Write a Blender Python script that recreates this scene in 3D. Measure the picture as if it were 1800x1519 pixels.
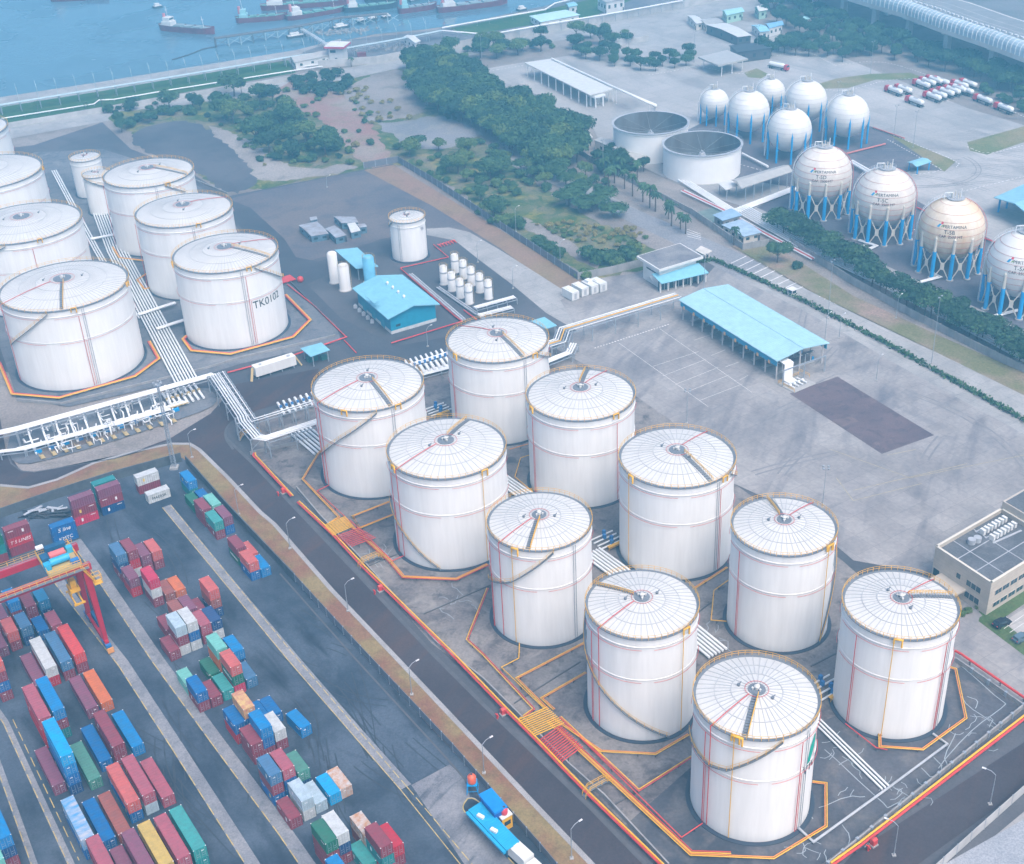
import bpy, math, random
from math import sin, cos, pi, radians, sqrt, atan2, hypot
from mathutils import Vector, Matrix
random.seed(7)
for o in list(bpy.data.objects): bpy.data.objects.remove(o)
sc = bpy.context.scene
COL = sc.collection
# ---------------------------------------------------------------- camera
CAM_H = 187.887; PITCH = radians(30.5797); ROLL = radians(-2.8319); FPX = 2286.65   # focal length in px of an 1800 px wide frame
F = Vector((0, cos(PITCH), -sin(PITCH))); R0 = Vector((1, 0, 0)); U0 = R0.cross(F)
Rv = cos(ROLL)*R0 + sin(ROLL)*U0; Uv = -sin(ROLL)*R0 + cos(ROLL)*U0
cd = bpy.data.cameras.new('camera'); cam = bpy.data.objects.new('camera', cd); COL.objects.link(cam)
cam.matrix_world = Matrix(((Rv.x, Uv.x, -F.x, 0), (Rv.y, Uv.y, -F.y, 0), (Rv.z, Uv.z, -F.z, CAM_H), (0, 0, 0, 1)))
cd.sensor_fit = 'HORIZONTAL'; cd.sensor_width = 36; cd.lens = 36*FPX/1800
cd.clip_start = 1; cd.clip_end = 9000
sc.camera = cam
# ---------------------------------------------------------------- light
SUN_EL = radians(58); SUN_AZ = radians(150)        # azimuth of the sun seen from above, measured from +Y towards +X
w = bpy.data.worlds.new('World'); sc.world = w; w.use_nodes = True
nt = w.node_tree; bg = nt.nodes['Background']
sky = nt.nodes.new('ShaderNodeTexSky'); sky.sky_type = 'NISHITA'; sky.sun_disc = False
sky.sun_elevation = SUN_EL; sky.sun_rotation = SUN_AZ; sky.dust_density = 5.0; sky.air_density = 1.0; sky.ozone_density = 1.0
tint = nt.nodes.new('ShaderNodeMix'); tint.data_type = 'RGBA'; tint.blend_type = 'MULTIPLY'; tint.inputs[0].default_value = 1; tint.inputs[7].default_value = (1.0, .985, 1.03, 1)
nt.links.new(sky.outputs[0], tint.inputs[6]); nt.links.new(tint.outputs[2], bg.inputs[0]); bg.inputs[1].default_value = SKY_STR = 0.13
sl = bpy.data.lights.new('sun', 'SUN'); sl.energy = 1.25; sl.angle = radians(40); sl.color = (1, .92, .84)
so = bpy.data.objects.new('sun', sl); COL.objects.link(so)
sd = Vector((sin(SUN_AZ)*cos(SUN_EL), cos(SUN_AZ)*cos(SUN_EL), sin(SUN_EL)))
so.rotation_euler = sd.to_track_quat('Z', 'Y').to_euler(); so.location = (0, 300, 600)
sc.view_settings.view_transform = 'Standard'; sc.view_settings.look = 'None'
sc.view_settings.exposure = 1.0; sc.view_settings.gamma = 1; sc.view_settings.use_curve_mapping = False
sc.cycles.max_bounces = 5; sc.cycles.diffuse_bounces = 3; sc.cycles.volume_bounces = 1
# ---------------------------------------------------------------- helpers
def G(px, py, z=0.0):
    "photo pixel -> world point on the horizontal plane at height z"
    d = Rv*((px-900)/FPX) - Uv*((py-759.5)/FPX) + F
    t = (z-CAM_H)/d.z
    return Vector((d.x*t, d.y*t, z))
def P(v):
    d = Vector((v[0], v[1], v[2]-CAM_H)); q = d.dot(F)
    return 900+FPX*d.dot(Rv)/q, 759.5-FPX*d.dot(Uv)/q
HEAD = 0.57                                   # heading of the site's main axis
def heading(a): return Vector((sin(a), -cos(a), 0)), Vector((cos(a), sin(a), 0))
UU, VV = heading(HEAD)
_links = []
def tag(o, label=None, cat=None, group=None, kind=None):
    if label: o['label'] = label
    if cat: o['category'] = cat
    if group: o['group'] = group
    if kind: o['kind'] = kind
    return o
def thing(name, label, cat, loc=(0, 0, 0), rz=0.0, group=None):
    o = bpy.data.objects.new(name, None); COL.objects.link(o); o.empty_display_size = .5
    o.location = loc; o.rotation_euler = (0, 0, rz)
    return tag(o, label, cat, group)
def copy_tree(o, parent=None):
    c = o.copy(); COL.objects.link(c)
    if parent: c.parent = parent
    for ch in o.children: copy_tree(ch, c)
    return c
class MB:
    def __init__(s): s.v = []; s.f = []; s.m = []; s.sm = []
    def add(s, vs, fs, mi=0, smooth=False):
        b = len(s.v); s.v += [tuple(x) for x in vs]
        for q in fs: s.f.append(tuple(b+i for i in q)); s.m.append(mi); s.sm.append(smooth)
    def box(s, c, d, rz=0.0, mi=0, base=True):
        "c = centre of the bottom (base) or of the box, d = full sizes"
        hx, hy = d[0]/2, d[1]/2; z0 = c[2] if base else c[2]-d[2]/2; z1 = z0+d[2]
        ca, sa = cos(rz), sin(rz); vs = []
        for z in (z0, z1):
            for x, y in ((-hx, -hy), (hx, -hy), (hx, hy), (-hx, hy)):
                vs.append((c[0]+x*ca-y*sa, c[1]+x*sa+y*ca, z))
        s.add(vs, [(3, 2, 1, 0), (4, 5, 6, 7), (0, 1, 5, 4), (1, 2, 6, 5), (2, 3, 7, 6), (3, 0, 4, 7)], mi)
    def bar(s, a, b, w, h=None, mi=0):
        "square bar from a to b"
        h = h or w; a = Vector(a); b = Vector(b); d = (b-a)
        if d.length < 1e-6: return
        d.normalize(); up = Vector((0, 0, 1)) if abs(d.z) < .95 else Vector((1, 0, 0))
        x = d.cross(up).normalized(); y = x.cross(d)
        vs = [p+x*i*w/2+y*j*h/2 for p in (a, b) for i, j in ((-1, -1), (1, -1), (1, 1), (-1, 1))]
        s.add(vs, [(0, 1, 2, 3), (7, 6, 5, 4), (4, 5, 1, 0), (5, 6, 2, 1), (6, 7, 3, 2), (7, 4, 0, 3)], mi)
    def prism(s, pts, z0, z1, mi=0, cap=True, smi=None):
        n = len(pts); pts = [(p[0], p[1]) for p in pts]
        ar = sum(pts[i][0]*pts[(i+1) % n][1]-pts[(i+1) % n][0]*pts[i][1] for i in range(n))
        if ar < 0: pts = pts[::-1]
        vs = [(x, y, z0) for x, y in pts]+[(x, y, z1) for x, y in pts]
        s.add(vs, [(i, (i+1) % n, n+(i+1) % n, n+i) for i in range(n)], mi if smi is None else smi)
        s.add([(x, y, z1) for x, y in pts], [tuple(range(n))], mi)
        if cap: s.add([(x, y, z0) for x, y in pts], [tuple(range(n))[::-1]], mi)
    def cone(s, c, r0, r1, z0, z1, n=16, mi=0, cap=True, smooth=True, a0=0.0):
        vs = [(c[0]+r*cos(a0+2*pi*i/n), c[1]+r*sin(a0+2*pi*i/n), z) for r, z in ((r0, z0), (r1, z1)) for i in range(n)]
        s.add(vs, [(i, (i+1) % n, n+(i+1) % n, n+i) for i in range(n)], mi, smooth)
        if cap:
            s.add(vs[n:], [tuple(range(n))], mi); s.add(vs[:n], [tuple(range(n))[::-1]], mi)
    def lathe(s, c, prof, n=32, mi=0, smooth=True, a0=0.0, a1=2*pi):
        full = abs(a1-a0-2*pi) < 1e-6; k = n if full else n+1; vs = []
        for r, z in prof:
            for i in range(k):
                a = a0+(a1-a0)*i/n; vs.append((c[0]+r*cos(a), c[1]+r*sin(a), c[2]+z))
        fs = []
        for j in range(len(prof)-1):
            for i in range(n):
                i2 = (i+1) % k; fs.append((j*k+i, j*k+i2, (j+1)*k+i2, (j+1)*k+i))
        s.add(vs, fs, mi, smooth)
    def tube(s, pts, r, n=8, mi=0, closed=False, smooth=True, r1=None):
        pts = [Vector(p) for p in pts]
        q = [pts[0]]
        for p in pts[1:]:
            if (p-q[-1]).length > 1e-4: q.append(p)
        pts = q; m = len(pts)
        if m < 2: return
        vs = []; prev = None
        for i, p in enumerate(pts):
            a = pts[i-1] if (i or closed) else None; b = pts[(i+1) % m] if (i < m-1 or closed) else None
            d = Vector((0, 0, 0)); sc_ = 1.0
            if a is not None and b is not None:
                d1 = (p-a).normalized(); d2 = (b-p).normalized(); d = d1+d2
                d = d.normalized() if d.length > 1e-5 else d2
                sc_ = 1/max(.5, d.dot(d2))
            else: d = ((b-p) if a is None else (p-a)).normalized()
            if prev is None:
                up = Vector((0, 0, 1)) if abs(d.z) < .9 else Vector((1, 0, 0)); x = d.cross(up).normalized()
            else:
                x = prev-d*prev.dot(d); x = x.normalized() if x.length > 1e-5 else d.orthogonal().normalized()
            prev = x; y = d.cross(x)
            rr = r if r1 is None else r+(r1-r)*i/(m-1)
            for k in range(n):
                t = 2*pi*k/n; vs.append(p+(x*cos(t)*(sc_ if abs(x.z) < .7 else 1)+y*sin(t)*(1 if abs(x.z) < .7 else sc_))*rr)
        fs = []
        for i in range(m if closed else m-1):
            for k in range(n):
                i2 = (i+1) % m; fs.append((i*n+k, i*n+(k+1) % n, i2*n+(k+1) % n, i2*n+k))
        s.add(vs, fs, mi, smooth)
        if not closed: s.add(vs[:n], [tuple(range(n))[::-1]], mi); s.add(vs[-n:], [tuple(range(n))], mi)
    def sphere(s, c, r, n=24, m=14, mi=0, z0=-1.0, z1=1.0):
        p0, p1 = math.asin(z0), math.asin(z1)
        s.lathe(c, [(max(1e-4, r*cos(p0+(p1-p0)*j/m)), r*sin(p0+(p1-p0)*j/m)) for j in range(m+1)], n, mi)
    def shift(s, o):
        o = Vector(o); s.v = [(x-o.x, y-o.y, z-o.z) for x, y, z in s.v]; return s
    def build(s, name, mats, parent=None, loc=None, label=None):
        me = bpy.data.meshes.new(name); me.from_pydata(s.v, [], s.f)
        if not isinstance(mats, (list, tuple)): mats = [mats]
        for m in mats: me.materials.append(m)
        me.polygons.foreach_set('material_index', s.m); me.polygons.foreach_set('use_smooth', s.sm); me.update()
        o = bpy.data.objects.new(name, me); COL.objects.link(o)
        if parent: o.parent = parent
        if loc is not None: o.location = loc
        if label: o['label'] = label
        return o
def local(root, pts):
    "world points -> coordinates of a thing with location and z rotation"
    ca, sa = cos(-root.rotation_euler.z), sin(-root.rotation_euler.z); L = root.location; out = []
    for p in pts:
        x, y = p[0]-L.x, p[1]-L.y; out.append(Vector((x*ca-y*sa, x*sa+y*ca, p[2]-L.z)))
    return out
# ---------------------------------------------------------------- materials
_mc = {}
def mat(name, col, rough=.7, metal=0.0, var=0.0, scale=.3, col2=None, bump=0.0, fine=0.0, fscale=4.0, stretch=None, spec=None, detail=6, coord='world'):
    "diffuse paint or mineral surface: base colour mottled towards col2 by low noise, plus finer speckle"
    if name in _mc: return _mc[name]
    m = bpy.data.materials.new(name); m.use_nodes = True; n = m.node_tree.nodes; l = m.node_tree.links
    b = n['Principled BSDF']; b.inputs['Roughness'].default_value = rough; b.inputs['Metallic'].default_value = metal
    if spec is not None: b.inputs['Specular IOR Level'].default_value = spec
    col = tuple(col)+(1,)
    if var or fine or bump:
        if coord == 'world': g = n.new('ShaderNodeNewGeometry').outputs['Position']
        else: g = n.new('ShaderNodeTexCoord').outputs['Object']
        if stretch:
            mp = n.new('ShaderNodeMapping'); mp.inputs['Scale'].default_value = stretch; l.new(g, mp.inputs[0]); g = mp.outputs[0]
        t = n.new('ShaderNodeTexNoise'); t.inputs['Scale'].default_value = scale; t.inputs['Detail'].default_value = detail; t.inputs['Roughness'].default_value = .62
        l.new(g, t.inputs['Vector'])
        r = n.new('ShaderNodeMapRange'); r.inputs[1].default_value = .35; r.inputs[2].default_value = .65; l.new(t.outputs[0], r.inputs[0])
        r.inputs[3].default_value = 0; r.inputs[4].default_value = 1
        mx = n.new('ShaderNodeMix'); mx.data_type = 'RGBA'; mx.inputs[6].default_value = col
        c2 = col2 if col2 else tuple(max(0, c*(1-var)) for c in col[:3])
        mx.inputs[7].default_value = tuple(c2)+(1,)
        l.new(r.outputs[0], mx.inputs[0]); out = mx.outputs[2]
        if fine:
            t2 = n.new('ShaderNodeTexNoise'); t2.inputs['Scale'].default_value = fscale; t2.inputs['Detail'].default_value = 3; l.new(g, t2.inputs['Vector'])
            r2 = n.new('ShaderNodeMapRange'); r2.inputs[1].default_value = .3; r2.inputs[2].default_value = .7
            r2.inputs[3].default_value = 1-fine; r2.inputs[4].default_value = 1+fine; l.new(t2.outputs[0], r2.inputs[0])
            vm = n.new('ShaderNodeVectorMath'); vm.operation = 'SCALE'; l.new(out, vm.inputs[0]); l.new(r2.outputs[0], vm.inputs['Scale']); out = vm.outputs[0]
        l.new(out, b.inputs['Base Color'])
        if bump:
            bp = n.new('ShaderNodeBump'); bp.inputs['Strength'].default_value = bump; bp.inputs['Distance'].default_value = .2; l.new(t.outputs[0], bp.inputs['Height']); l.new(bp.outputs[0], b.inputs['Normal'])
    else: b.inputs['Base Color'].default_value = col
    _mc[name] = m; return m
def ground_mat(name, c1, c2, c3, s1=.03, s2=.25, s3=3.0, k2=.6, k3=.25, rough=.9, stretch=(1, 1, 1), rot=0.0, joints=None, blot=None):
    "three-scale mottled ground: c1 mixed with c2 in large patches, c3 in streaks"
    if name in _mc: return _mc[name]
    m = bpy.data.materials.new(name); m.use_nodes = True; n = m.node_tree.nodes; l = m.node_tree.links
    b = n['Principled BSDF']; b.inputs['Roughness'].default_value = rough; b.inputs['Specular IOR Level'].default_value = .2
    g = n.new('ShaderNodeNewGeometry').outputs['Position']
    mp = n.new('ShaderNodeMapping'); mp.inputs['Scale'].default_value = stretch; mp.inputs['Rotation'].default_value = (0, 0, rot); mp.vector_type = 'TEXTURE'
    mp.inputs['Scale'].default_value = tuple(1/x for x in stretch); l.new(g, mp.inputs[0])
    def noise(sc_, src, det=6, dist=0.0):
        t = n.new('ShaderNodeTexNoise'); t.inputs['Scale'].default_value = sc_; t.inputs['Detail'].default_value = det; t.inputs['Roughness'].default_value = .6
        t.inputs['Distortion'].default_value = dist; l.new(src, t.inputs['Vector']); return t.outputs[0]
    def ramp(src, a, b_, lo=0.0, hi=1.0):
        r = n.new('ShaderNodeMapRange'); r.inputs[1].default_value = a; r.inputs[2].default_value = b_; r.inputs[3].default_value = lo; r.inputs[4].default_value = hi; l.new(src, r.inputs[0]); return r.outputs[0]
    def mix(f, a, b_):
        x = n.new('ShaderNodeMix'); x.data_type = 'RGBA'; l.new(f, x.inputs[0])
        for i, v in ((6, a), (7, b_)):
            if isinstance(v, tuple): x.inputs[i].default_value = v+(1,)
            else: l.new(v, x.inputs[i])
        return x.outputs[2]
    a = mix(ramp(noise(s1, g), .4, .6), tuple(c1), tuple(c2))
    a = mix(ramp(noise(s2, mp.outputs[0], 8, .6), .5, .72, 0, k2), a, tuple(c3))
    sp = ramp(noise(s3, g, 4), .3, .7, 1-k3, 1+k3)
    vm = n.new('ShaderNodeVectorMath'); vm.operation = 'SCALE'; l.new(a, vm.inputs[0]); l.new(sp, vm.inputs['Scale'])
    out = vm.outputs[0]
    if blot:
        out = mix(ramp(noise(blot[0], g, 5, 1.5), blot[1], blot[1]+.10, 0, blot[2]), out, tuple(blot[3]))
    if joints:
        mj = n.new('ShaderNodeMapping'); mj.inputs['Rotation'].default_value = (0, 0, joints[2]); l.new(g, mj.inputs[0])
        br = n.new('ShaderNodeTexBrick'); br.offset = 0; br.inputs['Scale'].default_value = 1; br.inputs['Mortar Size'].default_value = joints[1]; br.inputs['Brick Width'].default_value = joints[0]; br.inputs['Row Height'].default_value = joints[0]; br.inputs['Mortar Smooth'].default_value = .5
        br.inputs['Color1'].default_value = (1, 1, 1, 1); br.inputs['Color2'].default_value = (.90, .90, .90, 1); br.inputs['Mortar'].default_value = (.62, .62, .62, 1); l.new(mj.outputs[0], br.inputs['Vector'])
        mm = n.new('ShaderNodeMix'); mm.data_type = 'RGBA'; mm.blend_type = 'MULTIPLY'; mm.inputs[0].default_value = 1; l.new(out, mm.inputs[6]); l.new(br.outputs['Color'], mm.inputs[7]); out = mm.outputs[2]
    l.new(out, b.inputs['Base Color'])
    _mc[name] = m; return m
def glass_mat():
    if 'glass' in _mc: return _mc['glass']
    m = mat('glass', (.03, .06, .08), rough=.08); return m
_z = [0.0]
def sheet(name, px, m, z=None, kind='structure', world=False, label=None, rag=0.0):
    "a flat ground sheet whose outline is given in photo pixels"
    if z is None: _z[0] += .012; z = _z[0]
    pts = [Vector((p[0], p[1], z)) for p in px] if world else [G(p[0], p[1], z) for p in px]
    if rag:
        rr_ = random.Random(len(px)*31+int(px[0][0])); n = len(pts); q = []
        for i in range(n):        # corner cutting, then a ragged natural edge
            a, b = pts[i], pts[(i+1) % n]; q += [a.lerp(b, .25), a.lerp(b, .75)]
        pts = q; n = len(pts); q = []
        for i in range(n):
            a, b = pts[i], pts[(i+1) % n]; k = max(1, int((b-a).length/2.5))
            for j in range(k): p = a.lerp(b, j/k); q.append(p+Vector((rr_.gauss(0, rag), rr_.gauss(0, rag), 0)))
        pts = q
    ar = sum(pts[i].x*pts[(i+1) % len(pts)].y-pts[(i+1) % len(pts)].x*pts[i].y for i in range(len(pts)))
    if ar < 0: pts = pts[::-1]
    me = bpy.data.meshes.new(name); me.from_pydata([tuple(p) for p in pts], [], [tuple(range(len(pts)))]); me.materials.append(m)
    o = bpy.data.objects.new(name, me); COL.objects.link(o); o['kind'] = kind
    if label: o['label'] = label
    return o
def strip_sheet(name, px, wid, m, z=None, side=0.0, kind='structure', dash=None, closed=False):
    "a ribbon of constant real width along a pixel polyline; dash=(on, off) metres"
    if z is None: _z[0] += .012; z = _z[0]
    pts = [G(p[0], p[1], z) if len(p) == 2 else Vector((p[0], p[1], z)) for p in px]
    mb = MB(); ribbon(mb, pts, wid, side, dash, closed)
    o = mb.build(name, m); o['kind'] = kind; return o
def ribbon(mb, pts, wid, side=0.0, dash=None, closed=False, mi=0):
    if dash:
        on, off = dash; 
        for a, b in zip(pts, pts[1:]+([pts[0]] if closed else [])):
            L = (b-a).length; d = (b-a).normalized(); nrm = Vector((-d.y, d.x, 0)); t = 0
            while t < L:
                e = min(L, t+on); p, q = a+d*t, a+d*e
                mb.add([p+nrm*(side-wid/2), q+nrm*(side-wid/2), q+nrm*(side+wid/2), p+nrm*(side+wid/2)], [(0, 1, 2, 3)], mi); t += on+off
        return
    n = len(pts); vs = []
    for i, p in enumerate(pts):
        a = pts[i-1] if (i or closed) else p; b = pts[(i+1) % n] if (i < n-1 or closed) else p
        d1 = (p-a).normalized() if (p-a).length > 1e-6 else (b-p).normalized(); d2 = (b-p).normalized() if (b-p).length > 1e-6 else d1
        d = (d1+d2).normalized(); nrm = Vector((-d.y, d.x, 0)); k = 1/max(.4, d.dot(d2))
        vs += [p+nrm*(side-wid/2)*k, p+nrm*(side+wid/2)*k]
    mb.add(vs, [(2*i, 2*((i+1) % n), 2*((i+1) % n)+1, 2*i+1) for i in range(n if closed else n-1)], mi)
def smooth_path(pts, it=2):
    for _ in range(it):
        q = [pts[0]]
        for a, b in zip(pts, pts[1:]): q += [(a[0]*.75+b[0]*.25, a[1]*.75+b[1]*.25), (a[0]*.25+b[0]*.75, a[1]*.25+b[1]*.75)]
        pts = q+[pts[-1]]
    return pts
def wall(name, px, h, t, m, label, cat='wall', z0=0.0, cap=None, posts=None, mpost=None, group=None):
    "a free standing wall or fence along a pixel polyline (base line)"
    pts = [G(p[0], p[1], 0) for p in px]; o = thing(name, label, cat, pts[0], 0, group)
    mb = MB(); L = local(o, pts)
    for a, b in zip(L, L[1:]):
        d = (b-a); ln = d.length; c = (a+b)/2; c.z = z0; mb.box(c, (ln, t, h), atan2(d.y, d.x))
    mb.build('panel', m, o)
    if posts:
        for a, b in zip(L, L[1:]):
            d = b-a; n_ = max(1, int(d.length/posts))
            for i in range(n_):
                p = a+d*(i/n_); pm = MB(); pm.box((p.x, p.y, 0), (t*1.8+.04, t*1.8+.04, z0+h+.12), atan2(d.y, d.x)); pm.build('post', mpost or m, o)
    if cap:
        cm = MB()
        for a, b in zip(L, L[1:]):
            d = (b-a); c = (a+b)/2; c.z = z0+h+.003; cm.box(c, (d.length, t+.12, .1), atan2(d.y, d.x))
        cm.build('coping', cap, o)
    return o
# ================================================================ ground
M_DIRT = ground_mat('dirt', (.20, .175, .165), (.27, .24, .225), (.13, .12, .10), .02, .12, 1.5)
M_WATER = mat('water', (.08, .16, .21), rough=.12, spec=.5)
def water_bump(m):
    n = m.node_tree.nodes; l = m.node_tree.links; b = n['Principled BSDF']
    g = n.new('ShaderNodeNewGeometry').outputs['Position']
    t = n.new('ShaderNodeTexNoise'); t.inputs['Scale'].default_value = .35; t.inputs['Detail'].default_value = 6; l.new(g, t.inputs['Vector'])
    bp = n.new('ShaderNodeBump'); bp.inputs['Strength'].default_value = .25; bp.inputs['Distance'].default_value = .35; l.new(t.outputs[0], bp.inputs['Height']); l.new(bp.outputs[0], b.inputs['Normal'])
    t2 = n.new('ShaderNodeTexNoise'); t2.inputs['Scale'].default_value = .012; t2.inputs['Detail'].default_value = 4; l.new(g, t2.inputs['Vector'])
    r = n.new('ShaderNodeMapRange'); r.inputs[1].default_value = .45; r.inputs[2].default_value = .55; r.inputs[3].default_value = .08; r.inputs[4].default_value = .32; l.new(t2.outputs[0], r.inputs[0]); l.new(r.outputs[0], b.inputs['Roughness'])
water_bump(M_WATER)
M_ASPH = ground_mat('asphalt', (.082, .084, .092), (.11, .108, .112), (.055, .056, .062), .025, .2, 2.5, .7, .16, stretch=(1, .22, 1), rot=-.57)
M_YARD = ground_mat('yard_asphalt', (.038, .052, .075), (.08, .102, .135), (.014, .020, .032), .05, .16, 2.5, .8, .18, stretch=(1, .3, 1), rot=.57)
M_ROADC = ground_mat('road_asphalt', (.05, .042, .05), (.068, .058, .066), (.12, .062, .045), .03, .12, 2.5, .5, .14, stretch=(1, .12, 1), rot=-.57)
M_CONC = ground_mat('concrete_floor', (.25, .235, .235), (.34, .32, .31), (.135, .135, .155), .03, .10, .9, .95, .12, stretch=(1, .25, 1), rot=-.45, joints=(6, .05, -HEAD), blot=(.035, .60, .38, (.12, .12, .14)))
M_CONC2 = ground_mat('pale_concrete', (.31, .30, .295), (.37, .36, .35), (.20, .20, .205), .05, .15, 1.5, .6, .10, joints=(5, .05, -HEAD))
M_BUND = ground_mat('bund_floor', (.14, .128, .132), (.235, .215, .205), (.055, .05, .058), .06, .25, 1.8, .9, .2, blot=(.09, .58, .6, (.30, .28, .26)))
M_BUNDD = ground_mat('wet_bund_floor', (.055, .06, .075), (.10, .10, .115), (.19, .175, .165), .04, .16, 1.6, .55, .15)
M_BUNDL = ground_mat('left_bund_floor', (.12, .13, .15), (.18, .185, .20), (.06, .07, .09), .03, .2, 1.8, .7, .18, blot=(.08, .6, .5, (.26, .26, .27)))
M_GREY = ground_mat('plant_gravel', (.075, .078, .09), (.11, .108, .12), (.055, .058, .07), .02, .1, 1.8, .5, .12)
M_FIELD = ground_mat('brown_field', (.11, .105, .12), (.15, .13, .13), (.075, .08, .10), .02, .06, 1.2, .8, .14)
M_REDSTRIP = ground_mat('reddish_soil', (.25, .16, .12), (.23, .17, .10), (.16, .10, .085), .03, .12, 1.2, .6, .15)
M_VERGE = ground_mat('verge_soil', (.22, .11, .07), (.25, .19, .09), (.12, .10, .05), .09, .35, 3, .6, .22)
M_GRAVEL = ground_mat('gravel_kerb', (.34, .33, .33), (.28, .27, .27), (.22, .21, .21), .1, .9, 5, .5, .3)
M_GRASS = ground_mat('grass', (.03, .085, .022), (.045, .10, .025), (.16, .14, .07), .02, .2, 1.5, .45, .25)
M_SCRUBG = ground_mat('scrub_soil', (.17, .15, .11), (.075, .11, .03), (.28, .23, .06), .045, .12, 1.2, .8, .3, blot=(.09, .50, .8, (.04, .085, .025)))
M_LPG = ground_mat('lpg_yard', (.32, .31, .305), (.42, .40, .385), (.21, .21, .22), .015, .05, .8, .8, .08, stretch=(1, .35, 1), rot=.4, joints=(8, .06, -.5))
M_LPGD = ground_mat('sphere_floor', (.10, .10, .12), (.15, .14, .155), (.06, .06, .08), .03, .12, 1.2, .7, .15)
M_PATCH = ground_mat('fresh_asphalt', (.115, .088, .10), (.14, .105, .115), (.07, .06, .075), .08, .3, 4, .8, .12, blot=(.09, .6, .6, (.20, .15, .14)))
M_WHITEP = mat('white_marking', (.72, .72, .70), var=.35, scale=.5, rough=.8)
M_YELP = mat('yellow_marking', (.55, .42, .13), var=.4, scale=.8, rough=.8)
M_YELD = mat('faded_yellow_marking', (.42, .36, .22), var=.4, scale=.8, rough=.8)
M_KERB = mat('kerb_concrete', (.42, .41, .40), var=.25, scale=.6)
M_DKERB = mat('dark_concrete', (.10, .10, .11), var=.3, scale=.4)
M_SEAL = mat('sealant', (.34, .40, .44), var=.2, scale=.5)

g_ = bpy.data.meshes.new('ground'); g_.from_pydata([(-9000, -2000, -.05), (9000, -2000, -.05), (9000, 12000, -.05), (-9000, 12000, -.05)], [], [(0, 1, 2, 3)]); g_.materials.append(M_DIRT)
go = bpy.data.objects.new('ground', g_); COL.objects.link(go); go['kind'] = 'structure'
# harbour basin (sunk 1.5 m is not visible from here: water laid just above the base sheet, quay walls rise from it)
sheet('water', [(-700, 265), (-60, 172), (0, 174), (170, 148), (340, 120), (520, 92), (600, 72), (660, 60), (745, 52), (800, 44), (880, 27), (955, 12), (1010, -4), (1080, -30), (1180, -70), (1100, -190), (300, -190), (-800, -100)], M_WATER, .02)
# grass strip behind the trestle and quay path
sheet('quay_path', [(-300, 245), (0, 192), (300, 142), (520, 100), (560, 84), (600, 78), (600, 68), (520, 88), (170, 145), (0, 171), (-300, 221)], M_CONC2, .03)
sheet('grass', [(-300, 276), (0, 218), (100, 201), (200, 184), (350, 158), (520, 128), (507, 106), (350, 131), (180, 160), (60, 179), (0, 187), (-300, 236)], M_GRASS, .04)
sheet('quay_yard', [(515, 124), (600, 112), (700, 96), (870, 62), (1000, 42), (1180, 12), (1290, -15), (1180, -60), (1000, 0), (880, 30), (790, 48), (745, 56), (600, 70), (507, 100)], M_BUNDL, .035, rag=.8)
sheet('quay_grass', [(790, 50), (880, 33), (960, 17), (1010, 5), (1090, -10), (1110, 0), (1040, 30), (960, 40), (820, 62)], M_GRASS, .045)
sheet('back_road', [(-200, 300), (0, 247), (230, 205), (560, 150), (740, 112), (960, 75), (1200, 38), (1420, 5), (1500, -20), (1400, -40), (1280, -12), (1100, 28), (900, 66), (700, 104), (560, 128), (300, 168), (0, 218), (-200, 255)], M_CONC2, .05)
# vacant lot
sheet('vacant_lot', [(175, 200), (330, 185), (560, 150), (740, 112), (760, 170), (850, 250), (950, 330), (1060, 400), (1190, 430), (1250, 455), (1240, 470), (1140, 470), (1020, 500), (740, 285), (640, 298), (400, 345), (330, 290), (230, 235)], M_SCRUBG, .055, rag=.8)
sheet('gravel_lot', [(232, 232), (290, 214), (345, 212), (400, 250), (450, 300), (455, 325), (400, 345), (345, 300), (240, 262)], M_GREY, .067, rag=.8)
sheet('gravel_lot', [(350, 215), (420, 235), (500, 290), (560, 300), (600, 285), (640, 297), (455, 325), (440, 290)], ground_mat('pale_dirt', (.25, .225, .215), (.31, .28, .26), (.16, .145, .13), .03, .15, 1.2), .073, rag=.8)
sheet('concrete_slab', [(700, 215), (770, 200), (835, 225), (850, 240), (790, 262), (720, 262), (655, 215)], ground_mat('old_slab', (.22, .215, .23), (.17, .175, .19), (.32, .29, .23), .03, .12, 1.2), .08, rag=.8)
sheet('concrete_slab', [(655, 130), (710, 120), (735, 150), (760, 195), (690, 212), (640, 215), (590, 165)], M_DIRT, .086, rag=.8)
sheet('dirt_path', [(540, 130), (600, 160), (640, 205), (700, 290), (640, 297), (590, 230), (500, 175), (460, 168)], ground_mat('red_dirt', (.27, .15, .13), (.28, .23, .20), (.16, .15, .06), .03, .12, 1.2), .092, rag=.8)
sheet('dirt_path', [(905, 375), (950, 395), (1010, 430), (1050, 460), (1045, 475), (1000, 445), (930, 410)], M_DIRT, .1, rag=.8)
sheet('dirt_path', [(1080, 378), (1130, 395), (1200, 425), (1255, 445), (1225, 468), (1150, 440), (1110, 415)], M_DIRT, .106, rag=.8)
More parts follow.
